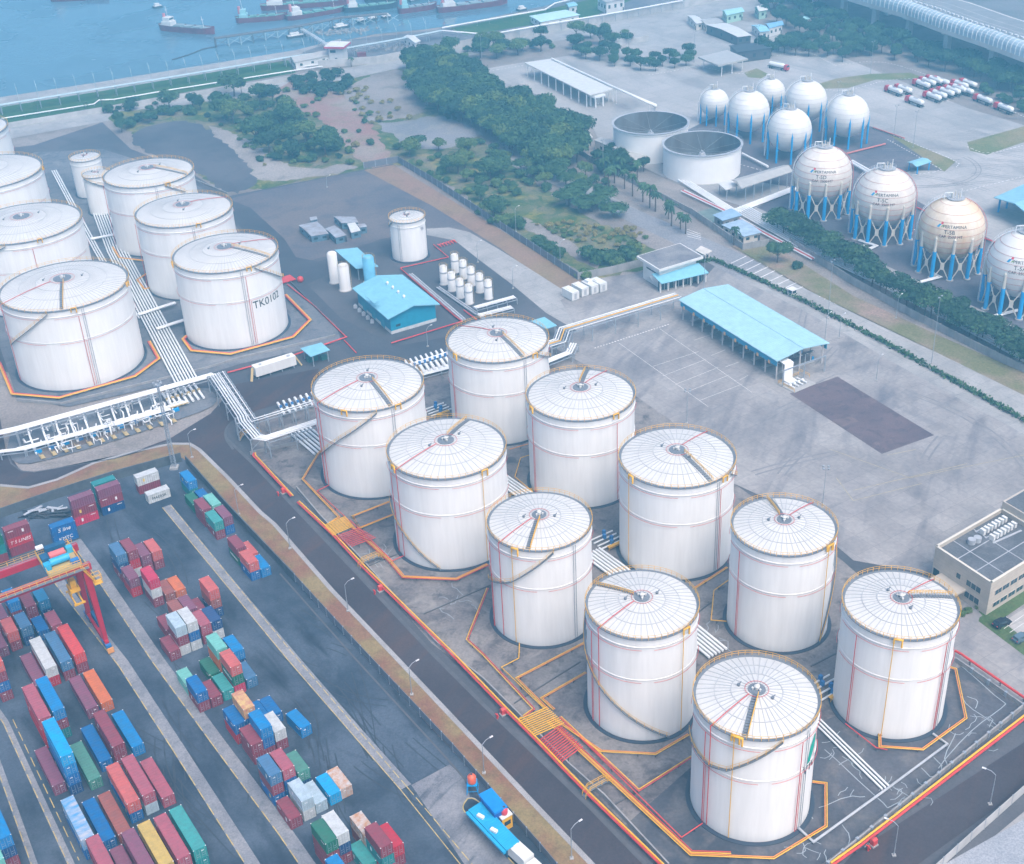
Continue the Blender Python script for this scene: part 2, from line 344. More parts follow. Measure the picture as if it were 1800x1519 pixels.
# plant ground
sheet('plant_ground', [(-150, 300), (0, 262), (60, 255), (180, 215), (230, 262), (330, 300), (400, 345), (640, 298), (690, 288), (1010, 500), (1030, 500), (1190, 470), (1250, 456), (1370, 500), (1800, 740), (2000, 850), (2000, 1519), (1900, 1600), (900, 1600), (395, 770), (395, 700), (-100, 640)], M_GREY, .11)
sheet('brown_field', [(400, 347), (640, 300), (690, 292), (760, 336), (905, 440), (1000, 512), (985, 512), (870, 430), (820, 408), (755, 402), (645, 426), (560, 458), (510, 455), (460, 400), (412, 360)], M_FIELD, .122, rag=.3)
sheet('reddish_strip', [(640, 299), (692, 290), (1030, 496), (1012, 512), (985, 515), (880, 437), (760, 362)], M_REDSTRIP, .134)
sheet('concrete_road', [(750, 402), (790, 400), (825, 408), (880, 440), (990, 510), (1062, 560), (1015, 582), (960, 550), (900, 500), (840, 455), (800, 423), (750, 413)], M_CONC2, .146)
sheet('loading_yard', [(985, 528), (1045, 490), (1140, 478), (1225, 505), (1262, 462), (1400, 515), (1500, 560), (1800, 740), (2000, 860), (2000, 1000), (1800, 1010), (1640, 1010), (1500, 985), (1400, 900), (1290, 850), (1180, 740), (1080, 670), (975, 612), (1015, 580)], M_CONC, .148)
sheet('fresh_asphalt_patch', [(1388, 692), (1472, 662), (1642, 765), (1550, 798)], M_PATCH, .158)
# access roads of the tank farm
M_DROAD = ground_mat('access_road', (.06, .065, .08), (.08, .085, .10), (.05, .052, .065), .03, .1, 2, .5, .12)
sheet('access_road', smooth_path([(405, 352), (450, 400), (505, 458), (545, 520), (600, 575), (690, 640), (640, 652), (600, 610), (540, 560), (500, 490), (430, 410), (395, 360)], 1), M_DROAD, .158)
sheet('access_road', [(400, 350), (440, 365), (500, 420), (520, 452), (560, 460), (650, 428), (690, 420), (690, 440), (580, 480), (540, 500), (600, 560), (700, 608), (800, 590), (800, 640), (560, 700), (400, 690), (380, 660), (560, 655), (640, 640), (560, 560), (480, 470)], M_DROAD, .17)
# main road down the middle
road_l = [(0, 853), (50, 857), (100, 843), (167, 813), (240, 793), (300, 780), (333, 780), (350, 790), (400, 839), (457, 900), (482, 921), (583, 1037), (699, 1159), (852, 1321), (950, 1425), (1040, 1519), (1100, 1585)]
road_r = [(0, 735), (10, 790), (35, 826), (60, 831), (200, 807), (300, 770), (370, 727), (390, 705), (400, 678), (560, 648), (560, 690), (450, 722), (415, 736), (396, 754), (400, 771), (443, 814), (553, 930), (623, 1004), (760, 1150), (850, 1240), (1037, 1420), (1133, 1519), (1190, 1585)]
sheet('main_road', [(-200, 870)]+road_l+road_r[::-1]+[(-200, 740)], M_ROADC, .182)
sheet('main_road', [(1133, 1525), (1230, 1480), (1466, 1519+20), (1500, 1500), (1800, 1305), (2000, 1180), (2000, 1330), (1800, 1385), (1640, 1500), (1560, 1560), (1480, 1640), (1200, 1640)], M_ROADC, .19)
strip_sheet('gravel_kerb', [(-150, 850)]+road_l, 1.1, M_GRAVEL, .2)
vy = [(-200, 955), (0, 905), (100, 870), (200, 838), (320, 805), (330, 812), (400, 893), (520, 1018), (635, 1148), (797, 1321), (950, 1495), (1010, 1570)]
sheet('verge', [(-200, 870)]+road_l+vy[::-1], M_VERGE, .176)
# container yard
sheet('container_yard', vy+[(1010, 1800), (-700, 1800), (-700, 1100)], M_YARD, .188)
sheet('worn_concrete', [(723, 1380), (790, 1344), (812, 1362), (822, 1385), (830, 1420), (900, 1490), (960, 1560), (850, 1600), (830, 1540), (770, 1450)], ground_mat('worn_concrete', (.16, .165, .185), (.24, .24, .255), (.07, .08, .10), .12, .5, 3, .9, .2, stretch=(1, .2, 1), rot=-.57), .2)
for l_, wd in (([(286, 892), (400, 1032), (507, 1160), (618, 1290), (705, 1388)], 2.3), ([(133, 950), (169, 1000), (278, 1161), (380, 1300), (500, 1461), (540, 1519), (600, 1600)], 2.6), ([(100, 1017), (217, 1167), (310, 1310), (444, 1519), (480, 1580)], 2.4), ([(-60, 1170), (10, 1270), (125, 1519), (150, 1580)], 1.2), ([(-15, 1310), (60, 1519), (90, 1600)], 1.2)):
    o = strip_sheet('pavement', l_, wd, ground_mat('yard_strip', (.19, .195, .215), (.25, .25, .265), (.11, .12, .135), .1, .5, 3), .206, side=wd/2 if l_[0][0] == 286 else 0)
def dashes(l_, side, dash=(3.2, 1.3), w_=.17, m=None): return strip_sheet('road_marking', l_, w_, m or M_YELP, .214, side=side, dash=dash)
dashes([(286, 892), (507, 1160), (705, 1388), (815, 1525)], -.1, (9, .15)); dashes([(300, 888), (520, 1155), (716, 1384), (835, 1525)], 0, (2.5, .8))
S2 = [(133, 950), (169, 1000), (278, 1161), (380, 1300), (500, 1461), (540, 1519), (600, 1600)]; S3 = [(100, 1017), (217, 1167), (310, 1310), (444, 1519), (480, 1580)]
dashes(S2, -1.2, (3.5, 1.2), .2); dashes(S3, -1.1, (3.5, 1.2), .2)
dashes([(-60, 1170), (10, 1270), (125, 1519), (150, 1580)], -.45); dashes([(10, 1270), (125, 1519)], 1.5); dashes([(-15, 1310), (60, 1519), (90, 1600)], -.45)
M_TYREM = mat('tyre_marks', (.034, .042, .056), var=.3, scale=.6)
M_TYREC = mat('concrete_tyre_marks', (.22, .21, .215), var=.3, scale=.3)
def arcs(seed, zone, n, m, w_, zz, hd=HEAD, bend=.5, L=(8, 30), lim=None):
    rd = random.Random(seed)
    for k in range(n):
        x, y = zone[0]+rd.random()*zone[2], zone[1]+rd.random()*zone[3]; p = G(x, y); a = hd+rd.gauss(0, .25); cv = rd.gauss(0, bend)/20; ln = rd.uniform(*L); pts = []
        t_ = 0
        while t_ < ln:
            qx, qy = P(p)
            if lim and (qx > lim[0]+(qy-lim[1])*lim[2]): break
            pts.append((p.x, p.y, zz+k*.0002)); p = p+Vector((sin(a), -cos(a), 0))*1.5; a += cv*1.5; t_ += 1.5
        if len(pts) < 3: continue
        for s_ in (-.95, .95):
            mb = MB(); ribbon(mb, [Vector(q) for q in pts], w_, s_); o = mb.build('tyre_mark', m); o['kind'] = 'structure'
arcs(1, (440, 1060, 190, 330), 20, M_TYREM, .3, .198, bend=.7, lim=(600, 1130, .86)); arcs(2, (190, 900, 120, 500), 18, M_TYREM, .26, .198, bend=.25, lim=(600, 1130, .86)); arcs(3, (560, 1100, 170, 230), 10, M_TYREM, .26, .198, bend=.2, lim=(600, 1130, .86))
arcs(4, (1180, 560, 480, 300), 9, M_TYREC, .55, .151, hd=HEAD+pi/2+.3, bend=.15, L=(10, 30)); arcs(5, (1400, 540, 300, 200), 5, M_TYREC, .5, .157, hd=HEAD+.1, bend=.15, L=(20, 60)); arcs(6, (1500, 200, 260, 130), 16, M_TYREC, .35, .135, hd=1.2, bend=.3, L=(20, 60))
# tank farm bund floors
sheet('bund_floor', [(440, 795), (520, 862), (760, 1132), (850, 1200), (1000, 1348), (1165, 1519), (1215, 1600), (1450, 1519), (1798, 1243), (1679, 1160), (1480, 985), (1290, 850), (1180, 740), (1080, 670), (960, 605), (780, 620), (560, 690), (520, 700), (450, 740)], M_BUND, .2)
sheet('bund_floor', [(1165, 1519), (1100, 1450), (1230, 1335), (1440, 1270), (1690, 1172), (1792, 1243), (1445, 1519), (1300, 1600), (1200, 1600)], M_BUNDD, .208)
sheet('bund_floor', [(-100, 640), (0, 610), (30, 700), (120, 715), (360, 660), (420, 640), (600, 600), (590, 570), (510, 500), (430, 420), (380, 345), (300, 300), (180, 262), (60, 268), (0, 300), (-200, 360)], M_BUNDL, .196)
# manifold island
sheet('manifold_floor', smooth_path([(20, 755), (100, 735), (240, 700), (360, 676), (385, 700), (370, 718), (300, 742), (180, 782), (60, 815), (25, 815), (12, 790)], 1), M_BUNDL, .215)
# seam between parking/loading markings
def line(a, b, w_=.14, m=None, dash=None): return strip_sheet('road_marking', [a, b], w_, m or M_WHITEP, .172, dash=dash)
for a, b in (((1160, 578), (1322, 690)), ((1088, 603), (1245, 715))): line(a, b)
for k in range(6):
    t = k/6; a = (1100+t*140, 612+t*94); b = (1172+t*140, 590+t*90)
for a, b in (((1148, 644), (1228, 618)), ((1165, 661), (1240, 632)), ((1187, 676), (1262, 646)), ((1207, 689), (1282, 659)), ((1230, 704), (1305, 675))): line(a, b)
for a, b in (((1220, 598), (1260, 585)), ((1250, 625), (1275, 615)), ((1275, 645), (1300, 636)), ((1300, 668), (1315, 660)), ((1390, 608), (1420, 598))): line(a, b)
for a, b in (((1460, 790), (1600, 840)), ((1600, 840), (1800, 800)), ((1470, 840), (1500, 880)), ((1500, 880), (1620, 850)), ((1500, 862), (1700, 815)), ((1560, 800), (1610, 790))): line(a, b, .2, M_YELD)
strip_sheet('road_marking', [(1045, 612), (1176, 570)], .5, M_WHITEP, .172, dash=(.6, .5))
# road beyond the loading yard (zebra hatching) and its verge
sheet('outer_road', smooth_path([(880, 240), (1030, 320), (1110, 365), (1190, 398), (1290, 440), (1400, 500), (1560, 580), (1800, 690), (2000, 790), (2000, 880), (1800, 762), (1600, 655), (1440, 560), (1330, 505), (1245, 462), (1180, 425), (1090, 380), (900, 290)], 1), M_CONC2, .16)
sheet('outer_road', [(1080, 352), (1190, 398), (1290, 440), (1345, 468), (1300, 492), (1245, 462), (1180, 425), (1075, 375)], ground_mat('old_road', (.22, .22, .235), (.26, .255, .27), (.18, .18, .19), .03, .1, 1.5), .168)
sheet('verge', [(1285, 432), (1350, 425), (1500, 520), (1640, 585), (1800, 655), (2000, 740), (2000, 800), (1800, 695), (1590, 592), (1440, 520)], ground_mat('outer_verge', (.30, .21, .18), (.15, .15, .07), (.22, .19, .12), .04, .15, 1.5), .176)
for k in range(9): line((1285+k*13+(4 if k > 4 else 0), 463+k*6.2), (1312+k*13+(4 if k > 4 else 0), 450+k*6.2), .45)
for k in range(4): line((1440+k*9, 522+k*4), (1464+k*9, 507+k*4.4), .45)
for k in range(4): line((1208, 403+k*4), (1232, 412-0+k*3), .4)
# LPG terminal
sheet('lpg_yard', [(800, 130), (905, 112), (1000, 98), (1100, 80), (1420, 88), (1480, 100), (1700, 190), (1800, 220), (2000, 300), (2000, 700), (1800, 600), (1640, 520), (1480, 440), (1330, 370), (1230, 340), (1060, 262), (1040, 220), (960, 180)], M_LPG, .116)
sheet('sphere_floor', [(1120, 275), (1235, 215), (1300, 190), (1400, 180), (1560, 232), (1600, 250), (1680, 285), (1660, 300), (1600, 300), (1560, 320), (1640, 370), (1800, 450), (2000, 560), (2000, 700), (1800, 580), (1500, 440), (1330, 365), (1400, 330), (1200, 300)], M_LPGD, .128)
for i_, pl in enumerate([[(1425, 152), (1470, 138), (1530, 130), (1600, 128), (1622, 136), (1590, 140), (1540, 140), (1490, 155), (1450, 156)], [(1308, 128), (1330, 120), (1350, 130), (1340, 138), (1315, 136)], [(1700, 250), (1800, 222), (1850, 205), (1860, 225), (1800, 250), (1735, 272), (1705, 265)], [(1600, 250), (1680, 284), (1660, 302), (1560, 235)]]):
    sheet('grass', pl, ground_mat('dry_grass', (.14, .16, .06), (.24, .20, .11), (.20, .18, .08), .05, .2, 1.5), .14)
# far ground
sheet('far_road', [(1530, -60), (1660, -40), (1800, 0), (2000, 60), (2000, 180), (1800, 110), (1600, 40), (1420, -20)], ground_mat('highway_under', (.14, .15, .16), (.18, .18, .19), (.10, .12, .10), .02, .1, 1), .06)
sheet('back_yard', [(1080, 90), (1060, 55), (1130, 45), (1240, 30), (1330, 40), (1400, 75), (1300, 95), (1180, 105), (1110, 110)], M_CONC2, .07)
# bottom right road
sheet('outer_road', [(1640, 1560), (1560, 1640), (1900, 1640), (2100, 1400), (2000, 1290), (1850, 1385)], M_CONC2, .21)
sheet('asphalt_road', [(1660, 1519), (1800, 1440), (2000, 1320), (2100, 1500), (1800, 1700), (1560, 1600)], ground_mat('pale_asphalt', (.28, .30, .33), (.33, .34, .37), (.22, .24, .27), .05, .3, 3), .222)
sheet('side_yard', [(1679, 1160), (1798, 1243), (2000, 1150), (2000, 1000), (1800, 1000), (1650, 1010), (1600, 1050)], M_CONC, .17)
sheet('parking_lot', [(1745, 1105), (1800, 1070), (1900, 1010), (2000, 1060), (2000, 1250), (1860, 1180)], M_LPG, .182)
sheet('grass', [(1722, 1085), (1740, 1075), (1800, 1122), (1900, 1200), (1890, 1215), (1800, 1152), (1720, 1092)], ground_mat('lawn', (.06, .10, .03), (.09, .13, .05), (.12, .11, .05), .1, .4, 2), .194)
sheet('grass', [(1720, 1075), (1800, 1022), (1900, 980), (1900, 1000), (1800, 1062), (1745, 1100)], _mc['lawn'], .2)
for a, b in (((1775, 1112), (1800, 1095)), ((1765, 1105), (1830, 1060))): strip_sheet('road_marking', [a, b], .14, M_WHITEP, .206)
# ================================================================ storage tanks
M_TANK = mat('tank_white_paint', (.73, .72, .70), rough=.5, col2=(.67, .66, .64), var=.12, scale=.35, stretch=(1, 1, .1), fine=.03, fscale=1.5)
M_ROOF = mat('tank_roof_paint', (.60, .59, .565), rough=.6, col2=(.53, .525, .505), var=.1, scale=.22, fine=.04, fscale=2)
M_RIB = mat('tank_seam_paint', (.38, .395, .41), rough=.5)
M_GRATE = mat('grey_grating', (.17, .195, .225), rough=.6, var=.2, scale=1.5)
M_YEL = mat('yellow_paint', (.80, .43, .02), rough=.45, var=.15, scale=1.0)
M_RED = mat('red_paint', (.62, .05, .045), rough=.4, var=.2, scale=.8)
M_WPIPE = mat('white_pipe_paint', (.78, .79, .79), rough=.4, var=.12, scale=.6)
M_SKIRT = mat('bitumen_ring', (.03, .045, .07), rough=.6)
M_STEEL = mat('galvanised_steel', (.36, .40, .45), rough=.5, metal=.3, var=.2, scale=1)
M_DARK = mat('dark_steel', (.06, .065, .075), rough=.5)
M_BLUEV = mat('blue_valve_paint', (.03, .17, .42), rough=.4)
TANKS = {
 'T1': (-37.21, 301.51, 14.54, 26.13), 'T2': (-15.96, 268.0, 14.25, 25.89), 'T3': (5.03, 235.01, 11.36, 25.94), 'T4': (24.05, 204.07, 11.08, 26.18),
 'T5': (41.72, 176.88, 11.2, 25.3), 'T6': (-2.78, 324.99, 14.15, 25.78), 'T7': (18.03, 291.33, 13.83, 25.78), 'T8': (38.38, 258.78, 13.5, 25.78),
 'T9': (57.34, 228.88, 11.09, 25.7), 'T10': (74.56, 200.92, 11.02, 25.33),
 'L1': (-137.18, 375.59, 19.63, 26.75), 'L3': (-90.18, 395.82, 16.9, 26.83), 'L4': (-111.55, 436.78, 16.83, 26.92), 'L5': (-132.88, 478.24, 16.8, 27.18),
 'L2': (-166.83, 432.1, 19.91, 26.8), 'L0': (-198.47, 489.24, 21.32, 26.8), 'LF': (-229.5, 546, 21.2, 26.8)}
def az_px(x, y, r, px, z, front=True):
    "azimuth on a circle whose point at height z shows at photo column px"
    best = None
    for i in range(720):
        a = 2*pi*i/720; q = P((x+r*cos(a), y+r*sin(a), z))
        n = Vector((cos(a), sin(a), 0)); v = Vector((-x-r*cos(a), -y-r*sin(a), CAM_H-z))
        if (n.dot(v) > 0) != front: continue
        e = abs(q[0]-px)
        if best is None or e < best[0]: best = (e, a)
    return best[1]
def ring_pts(r, z, n=72, a0=0.0, a1=2*pi): return [(r*cos(a0+(a1-a0)*i/n), r*sin(a0+(a1-a0)*i/n), z) for i in range(n+(0 if abs(a1-a0-2*pi) < 1e-6 else 1))]
def handrail(mb, pts, h=1.1, every=1, rr=.045, closed=False):
    for k in (h, h*.55): mb.tube([(p[0], p[1], p[2]+k) for p in pts], rr, 5, closed=closed)
    for p in pts[::every]: mb.bar(p, (p[0], p[1], p[2]+h), .07)
def make_tank(key, label, walk_px=None, walk_a=None, stair=None, reds=(), yels=(), hooks=(), grey=(), ribs=48, rise=.155, text=None, roofred=None, ring2=.62, group='white storage tanks', small=False, rim=True):
    x, y, r, h = TANKS[key]
    t = thing('storage_tank', label, 'storage tank', (x, y, 0), 0, group)
    n = 96 if not small else 48
    b = MB(); b.lathe((0, 0, 0), [(r+.9, 0), (r+.9, .35), (r+.15, .42)], n, smooth=False); b.build('foundation', M_SKIRT, t)
    b = MB()
    k = 9 if not small else 5; prof = []
    for i in range(k):
        z0, z1 = h*i/k+.3*(i == 0), h*(i+1)/k; rr = r-.006*i; prof += [(rr, z0), (rr, z1-.02)]
    b.lathe((0, 0, 0), prof, n); 
    b.lathe((0, 0, 0), [(r, h-1.9), (r+.16, h-1.8), (r+.16, h-1.72), (r, h-1.6)], n, smooth=False)
    if ring2: b.lathe((0, 0, 0), [(r, h*ring2-.1), (r+.12, h*ring2-.04), (r+.12, h*ring2+.03), (r, h*ring2+.12)], n, smooth=False)
    b.build('shell', M_TANK, t)
    R = r*.965; rs = r*rise
    def rz(q): return h+.15+rs*(1-(q/R)**2)*.62+rs*.38*(1-q/R)
    b = MB(); prof = [(R*(1-i/12)+.02, rz(R*(1-i/12))) for i in range(13)]; b.lathe((0, 0, 0), prof, n); b.build('roof', M_ROOF, t)
    b = MB()
    a_off = random.random()
    for i in range(ribs):
        a = 2*pi*i/ribs+a_off*.02; r0 = r*.09 if i % 2 == 0 else r*.42
        pts = [(q*cos(a), q*sin(a), rz(q)+.02) for q in [r0+(R-r0)*j/7 for j in range(8)]]
        for p0, p1 in zip(pts, pts[1:]): b.bar(p0, p1, .13, .12)
    for q, wd in ((.43, .16), (.70, .09)):
        pts = ring_pts(R*q, rz(R*q)+.05, 32)
        for p0, p1 in zip(pts, pts[1:]+pts[:1]): b.bar(p0, p1, wd, .10)
    b.build('roof_ribs', M_RIB, t)
    b = MB(); b.lathe((0, 0, 0), [(R+.02, h-.1), (R+.02, h+.18), (r+.2, h+.18), (r+.2, h+.04), (r, h+.02)], n, smooth=False); b.build('rim_walkway', M_GRATE, t)
    # yellow handrail round the rim
    b = MB(); m_ = 56 if not small else 30
    handrail(b, ring_pts(r+.22, h+.18, m_), 1.1, 1, .038, True); b.build('handrail', M_YEL, t)
    # centre vent on its dark platform
    c = MB(); z = rz(.06*r); c.cone((0, 0), r*.14, r*.14, z-.15, z+.12, 32); pl = c.build('vent_platform', M_GRATE, t)
    c = MB(); c.cone((0, 0), .35, .35, z+.12, z+.8, 14); c.cone((0, 0), .55, .2, z+.78, z+1.05, 14)
    for i in range(3):
        a = i*2.1+a_off*6; c.cone((.8*cos(a), .8*sin(a)), .15, .15, z+.12, z+.55, 8); c.cone((.8*cos(a), .8*sin(a)), .26, .1, z+.52, z+.7, 8); c.bar((0, 0, z+.4), (.8*cos(a), .8*sin(a), z+.4), .1)
    c.build('vent', M_ROOF, t)
    rb = MB(); rb.tube(ring_pts(r*.19, rz(r*.19)+.22, 40), .05, 5, closed=True)
    for a in (a_off*5, a_off*5+pi*.9):
        q = r*.30; px_, py_ = q*cos(a), q*sin(a); zz = rz(q)
        g = MB(); g.cone((px_, py_), .3, .3, zz, zz+.45, 10); g.bar((px_, py_, zz+.3), (px_+.5, py_+.3, zz+.7), .14); g.build('roof_hatch', M_GRATE, t)
    # radial stair on the roof with a yellow rail on one side
    if walk_px or walk_a is not None:
        a = walk_a if walk_a is not None else atan2(G(walk_px[0], walk_px[1], h).y-y, G(walk_px[0], walk_px[1], h).x-x)
        d = Vector((cos(a), sin(a), 0)); s_ = Vector((-sin(a), cos(a), 0)); g = MB(); yl = MB(); ns = 15; q0 = r*.15; rp = []
        for i in range(ns):
            qa = q0+(R-q0)*i/ns; qb = qa+(R-q0)/ns*.72
            pa, pb = d*qa, d*qb; za, zb = rz(qa)+.22, rz(qb)+.22
            pa.z, pb.z = za, zb
            g.add([pa-s_*.5, pa+s_*.5, pb+s_*.5, pb-s_*.5, pa-s_*.5-Vector((0, 0, .14)), pa+s_*.5-Vector((0, 0, .14)), pb+s_*.5-Vector((0, 0, .14)), pb-s_*.5-Vector((0, 0, .14))], [(0, 1, 2, 3), (4, 7, 6, 5), (0, 4, 5, 1), (1, 5, 6, 2), (2, 6, 7, 3), (3, 7, 4, 0)])
            rp.append(pa+s_*.58)
        rp.append(d*R+s_*.58+Vector((0, 0, rz(R)+.2)))
        g.build('roof_stair', M_GRATE, t); handrail(yl, rp, .9, 1, .07); yl.build('stair_rail', M_YEL, t)
    if stair:
        # stair = list of (azimuth, height fraction) joined by straight runs round the shell
        g = MB(); yl = MB(); o_ = []; i_ = []
        for (a0, f0), (a1, f1) in zip(stair, stair[1:]):
            while a1-a0 > pi: a1 -= 2*pi
            while a1-a0 < -pi: a1 += 2*pi
            ns = max(3, int(abs(a1-a0)*r/.7))
            for i in range(ns+1):
                a = a0+(a1-a0)*i/ns; z = h*(f0+(f1-f0)*i/ns)
                o_.append(Vector(((r+.62)*cos(a), (r+.62)*sin(a), z))); i_.append(Vector(((r+.12)*cos(a), (r+.12)*sin(a), z)))
        for p0, p1, q0_, q1_ in zip(o_, o_[1:], i_, i_[1:]):
            dz = Vector((0, 0, .22)); g.add([q0_, q1_, p1, p0, q0_-dz, q1_-dz, p1-dz, p0-dz], [(3, 2, 1, 0), (4, 5, 6, 7), (0, 1, 5, 4), (2, 3, 7, 6)])
        g.build('spiral_stair', M_GRATE, t); handrail(yl, o_, 1.05, 2, .035); yl.build('stair_rail', M_YEL, t)
    for i, (f0, f1) in enumerate(((h-2.3, 1), (h*ring2-.5, 1)) if not small else ()):
        for ar in ((.1, 1.45), (1.6, 3.0), (3.15, 4.6), (4.75, 6.2)): rb.tube(ring_pts(r+.35, f0, 24, ar[0]+pi*.02, ar[1]), .045, 5)
    if not small:
        rb.tube(ring_pts(r+1.7, h*.30, 60), .05, 5, closed=False) if False else None
    if roofred is not None:
        a = roofred; d = Vector((cos(a), sin(a), 0)); rb.tube([d*q+Vector((0, 0, rz(q)+.3)) for q in [r*.19+(R-r*.19)*i/6 for i in range(7)]]+[d*(r+.6)+Vector((0, 0, h+.2)), d*(r+.45)+Vector((0, 0, h-2)), d*(r+.45)+Vector((0, 0, 1))], .09, 6)
    for a in reds:
        rb.tube([(( r+.45)*cos(a), (r+.45)*sin(a), h-2.2), ((r+.45)*cos(a), (r+.45)*sin(a), .9)], .085, 6)
        rb.tube([(( r+.45)*cos(a+.035), (r+.45)*sin(a+.035), h*.6), ((r+.45)*cos(a+.035), (r+.45)*sin(a+.035), .9)], .06, 6)
    if rb.v: rb.build('cooling_pipe', M_RED, t)
    for a in yels:
        yb = MB(); yb.tube([((r+.5)*cos(a), (r+.5)*sin(a), h-.6), ((r+.5)*cos(a), (r+.5)*sin(a), .8)], .085, 6)
        s_ = Vector((-sin(a), cos(a), 0)); q = Vector(((r+.5)*cos(a), (r+.5)*sin(a), h-.6))
        yb.tube([q, q+Vector((0, 0, 1.2)), q+Vector((0, 0, 1.2))+s_*1.5, q+s_*1.5-Vector((0, 0, .6))], .2, 8); yb.build('foam_pipe', M_YEL, t)
    for a in hooks:
        yb = MB(); s_ = Vector((-sin(a), cos(a), 0)); q = Vector(((r+.5)*cos(a), (r+.5)*sin(a), h-.6))
        yb.tube([q, q+Vector((0, 0, 1.3)), q+Vector((0, 0, 1.3))+s_*1.5, q+s_*1.5-Vector((0, 0, .3))], .2, 8); yb.build('foam_chamber', M_YEL, t)
    for a in grey:
        gb = MB(); d = Vector((cos(a), sin(a), 0)); s_ = Vector((-sin(a), cos(a), 0))
        for e in (-.3, .3): gb.tube([d*(r+.3)+s_*e+Vector((0, 0, h-.2)), d*(r+.3)+s_*e+Vector((0, 0, .8))], .07, 6)
        gb.build('gauge_pipe', M_STEEL, t)
    return t
TK = {}
def tpx(key, px, f=.5): x, y, r, h = TANKS[key]; return az_px(x, y, r, px, h*f)
def spx(key, lst): return [(tpx(key, px, f), f) for px, f in lst]
TK['T1'] = make_tank('T1', 'wide white roadside tank farthest up the row, stair slanting down to the left', walk_px=(684, 713), stair=spx('T1', [(662, .99), (598, .68), (567, .36)]), reds=[tpx('T1', 566, .5)], yels=(), hooks=[tpx('T1', 694, .97), tpx('T1', 602, .98)], grey=[tpx('T1', 697)], roofred=tpx('T1', 562, .97))
TK['T2'] = make_tank('T2', 'widest white roadside tank, with a stair from its left side to its foot', walk_a=tpx('T2', 742, 1)+pi, stair=spx('T2', [(686, .50), (716, .30), (776, .02)]), reds=[tpx('T2', 697, .5)], yels=[tpx('T2', 851, .5)], hooks=[tpx('T2', 692, .98)], roofred=tpx('T2', 699, .97))
TK['T3'] = make_tank('T3', 'white tank in the middle of the roadside row, roof stair pointing towards the road', walk_px=(928, 967), stair=spx('T3', [(972, .99), (900, .66), (862, .45)]), reds=[tpx('T3', 868, .5)], yels=[tpx('T3', 906, .5)], grey=[tpx('T3', 1010)], roofred=tpx('T3', 880, .97))
TK['T4'] = make_tank('T4', 'second nearest roadside tank, roof stair pointing left, spiral stair down its face', walk_a=atan2(1, -1.2), stair=[(tpx('T4', 1033, .6)-.7, .95), (tpx('T4', 1033, .6), .62), (tpx('T4', 1082, .35), .35), (tpx('T4', 1175, .05), .02)], reds=[tpx('T4', 1044, .5)], yels=[tpx('T4', 1196, .5)], roofred=tpx('T4', 1055, .97))
TK['T5'] = make_tank('T5', 'nearest white tank with green leaf emblem and dark lettering on its right side', walk_px=(1307, 1302), stair=spx('T5', [(1375, .99), (1280, .68), (1250, .64), (1215, .66)]), reds=[tpx('T5', 1240, .5), tpx('T5', 1401, .5)], yels=[tpx('T5', 1287, .5)], hooks=[tpx('T5', 1287, .97)], grey=[tpx('T5', 1411)], roofred=tpx('T5', 1253, .97))
TK['T6'] = make_tank('T6', 'white tank at the far end of the back row, beside the overhead pipe bridge', walk_px=(915, 627), stair=[(tpx('T6', 945, .95), .99), (tpx('T6', 970, .8), .78)], reds=[tpx('T6', 801, .5)], grey=[tpx('T6', 925)], hooks=[tpx('T6', 935, .98), tpx('T6', 800, .98)], roofred=tpx('T6', 905, 1)+pi+.5)
TK['T7'] = make_tank('T7', 'second farthest tank of the back row, in front of the painted parking bays', walk_a=tpx('T7', 975, 1)+pi+.35, reds=[tpx('T7', 941, .5), tpx('T7', 1083, .5)], hooks=[tpx('T7', 1077, .98), tpx('T7', 935, .98)], roofred=1.0)
TK['T8'] = make_tank('T8', 'middle tank of the back row, dark roof stair slanting to the lower right', walk_px=(1248, 847), stair=[(tpx('T8', 1283, .95), .99), (tpx('T8', 1292, .8), .85)], yels=[tpx('T8', 1108, .5)], reds=[tpx('T8', 1262, .5)], hooks=[tpx('T8', 1268, .98)], grey=[tpx('T8', 1258)], roofred=.9)
TK['T9'] = make_tank('T9', 'back row tank whose roof stair points away behind its vent', walk_a=pi/2+.1, stair=[(tpx('T9', 1466, .5)+.5, .9), (tpx('T9', 1462, .5), .6), (tpx('T9', 1440, .2), .02)], reds=[tpx('T9', 1299, .5)], yels=[tpx('T9', 1445, .5)], hooks=[tpx('T9', 1451, .98)], roofred=.8)
TK['T10'] = make_tank('T10', 'nearest tank of the back row, in front of the beige office building', walk_a=.12, reds=[tpx('T10', 1500, .5), tpx('T10', 1650, .5)], yels=[tpx('T10', 1560, .5)], grey=[tpx('T10', 1656)], roofred=.7)
TK['L1'] = make_tank('L1', 'largest white tank, above the pump manifold at the left edge', walk_px=(108, 548), stair=spx('L1', [(83, .99), (45, .74), (22, .5)]), reds=[tpx('L1', 151, .5)], hooks=[tpx('L1', 125, .98), tpx('L1', 222, .95)], grey=[tpx('L1', 160)], roofred=tpx('L1', 5, .97), group='white storage tanks on the left', ribs=80, rise=.13)
TK['L3'] = make_tank('L3', 'white tank lettered TK0102 beside the blue workshop road', walk_px=(466, 453), stair=[(tpx('L3', 447, .97), .99), (tpx('L3', 490, .72), .70), (tpx('L3', 505, .6)+.25, .55)], reds=[tpx('L3', 440, .5)], grey=[tpx('L3', 434)], hooks=[tpx('L3', 433, .98), tpx('L3', 306, .95)], roofred=.6, group='white storage tanks on the left', ribs=80, rise=.13)
TK['L4'] = make_tank('L4', 'white tank directly behind the lettered TK0102 tank', reds=[tpx('L4', 246, .5)], grey=[tpx('L4', 350)], hooks=[tpx('L4', 345, .98)], roofred=.7, group='white storage tanks on the left', ribs=80, rise=.13)
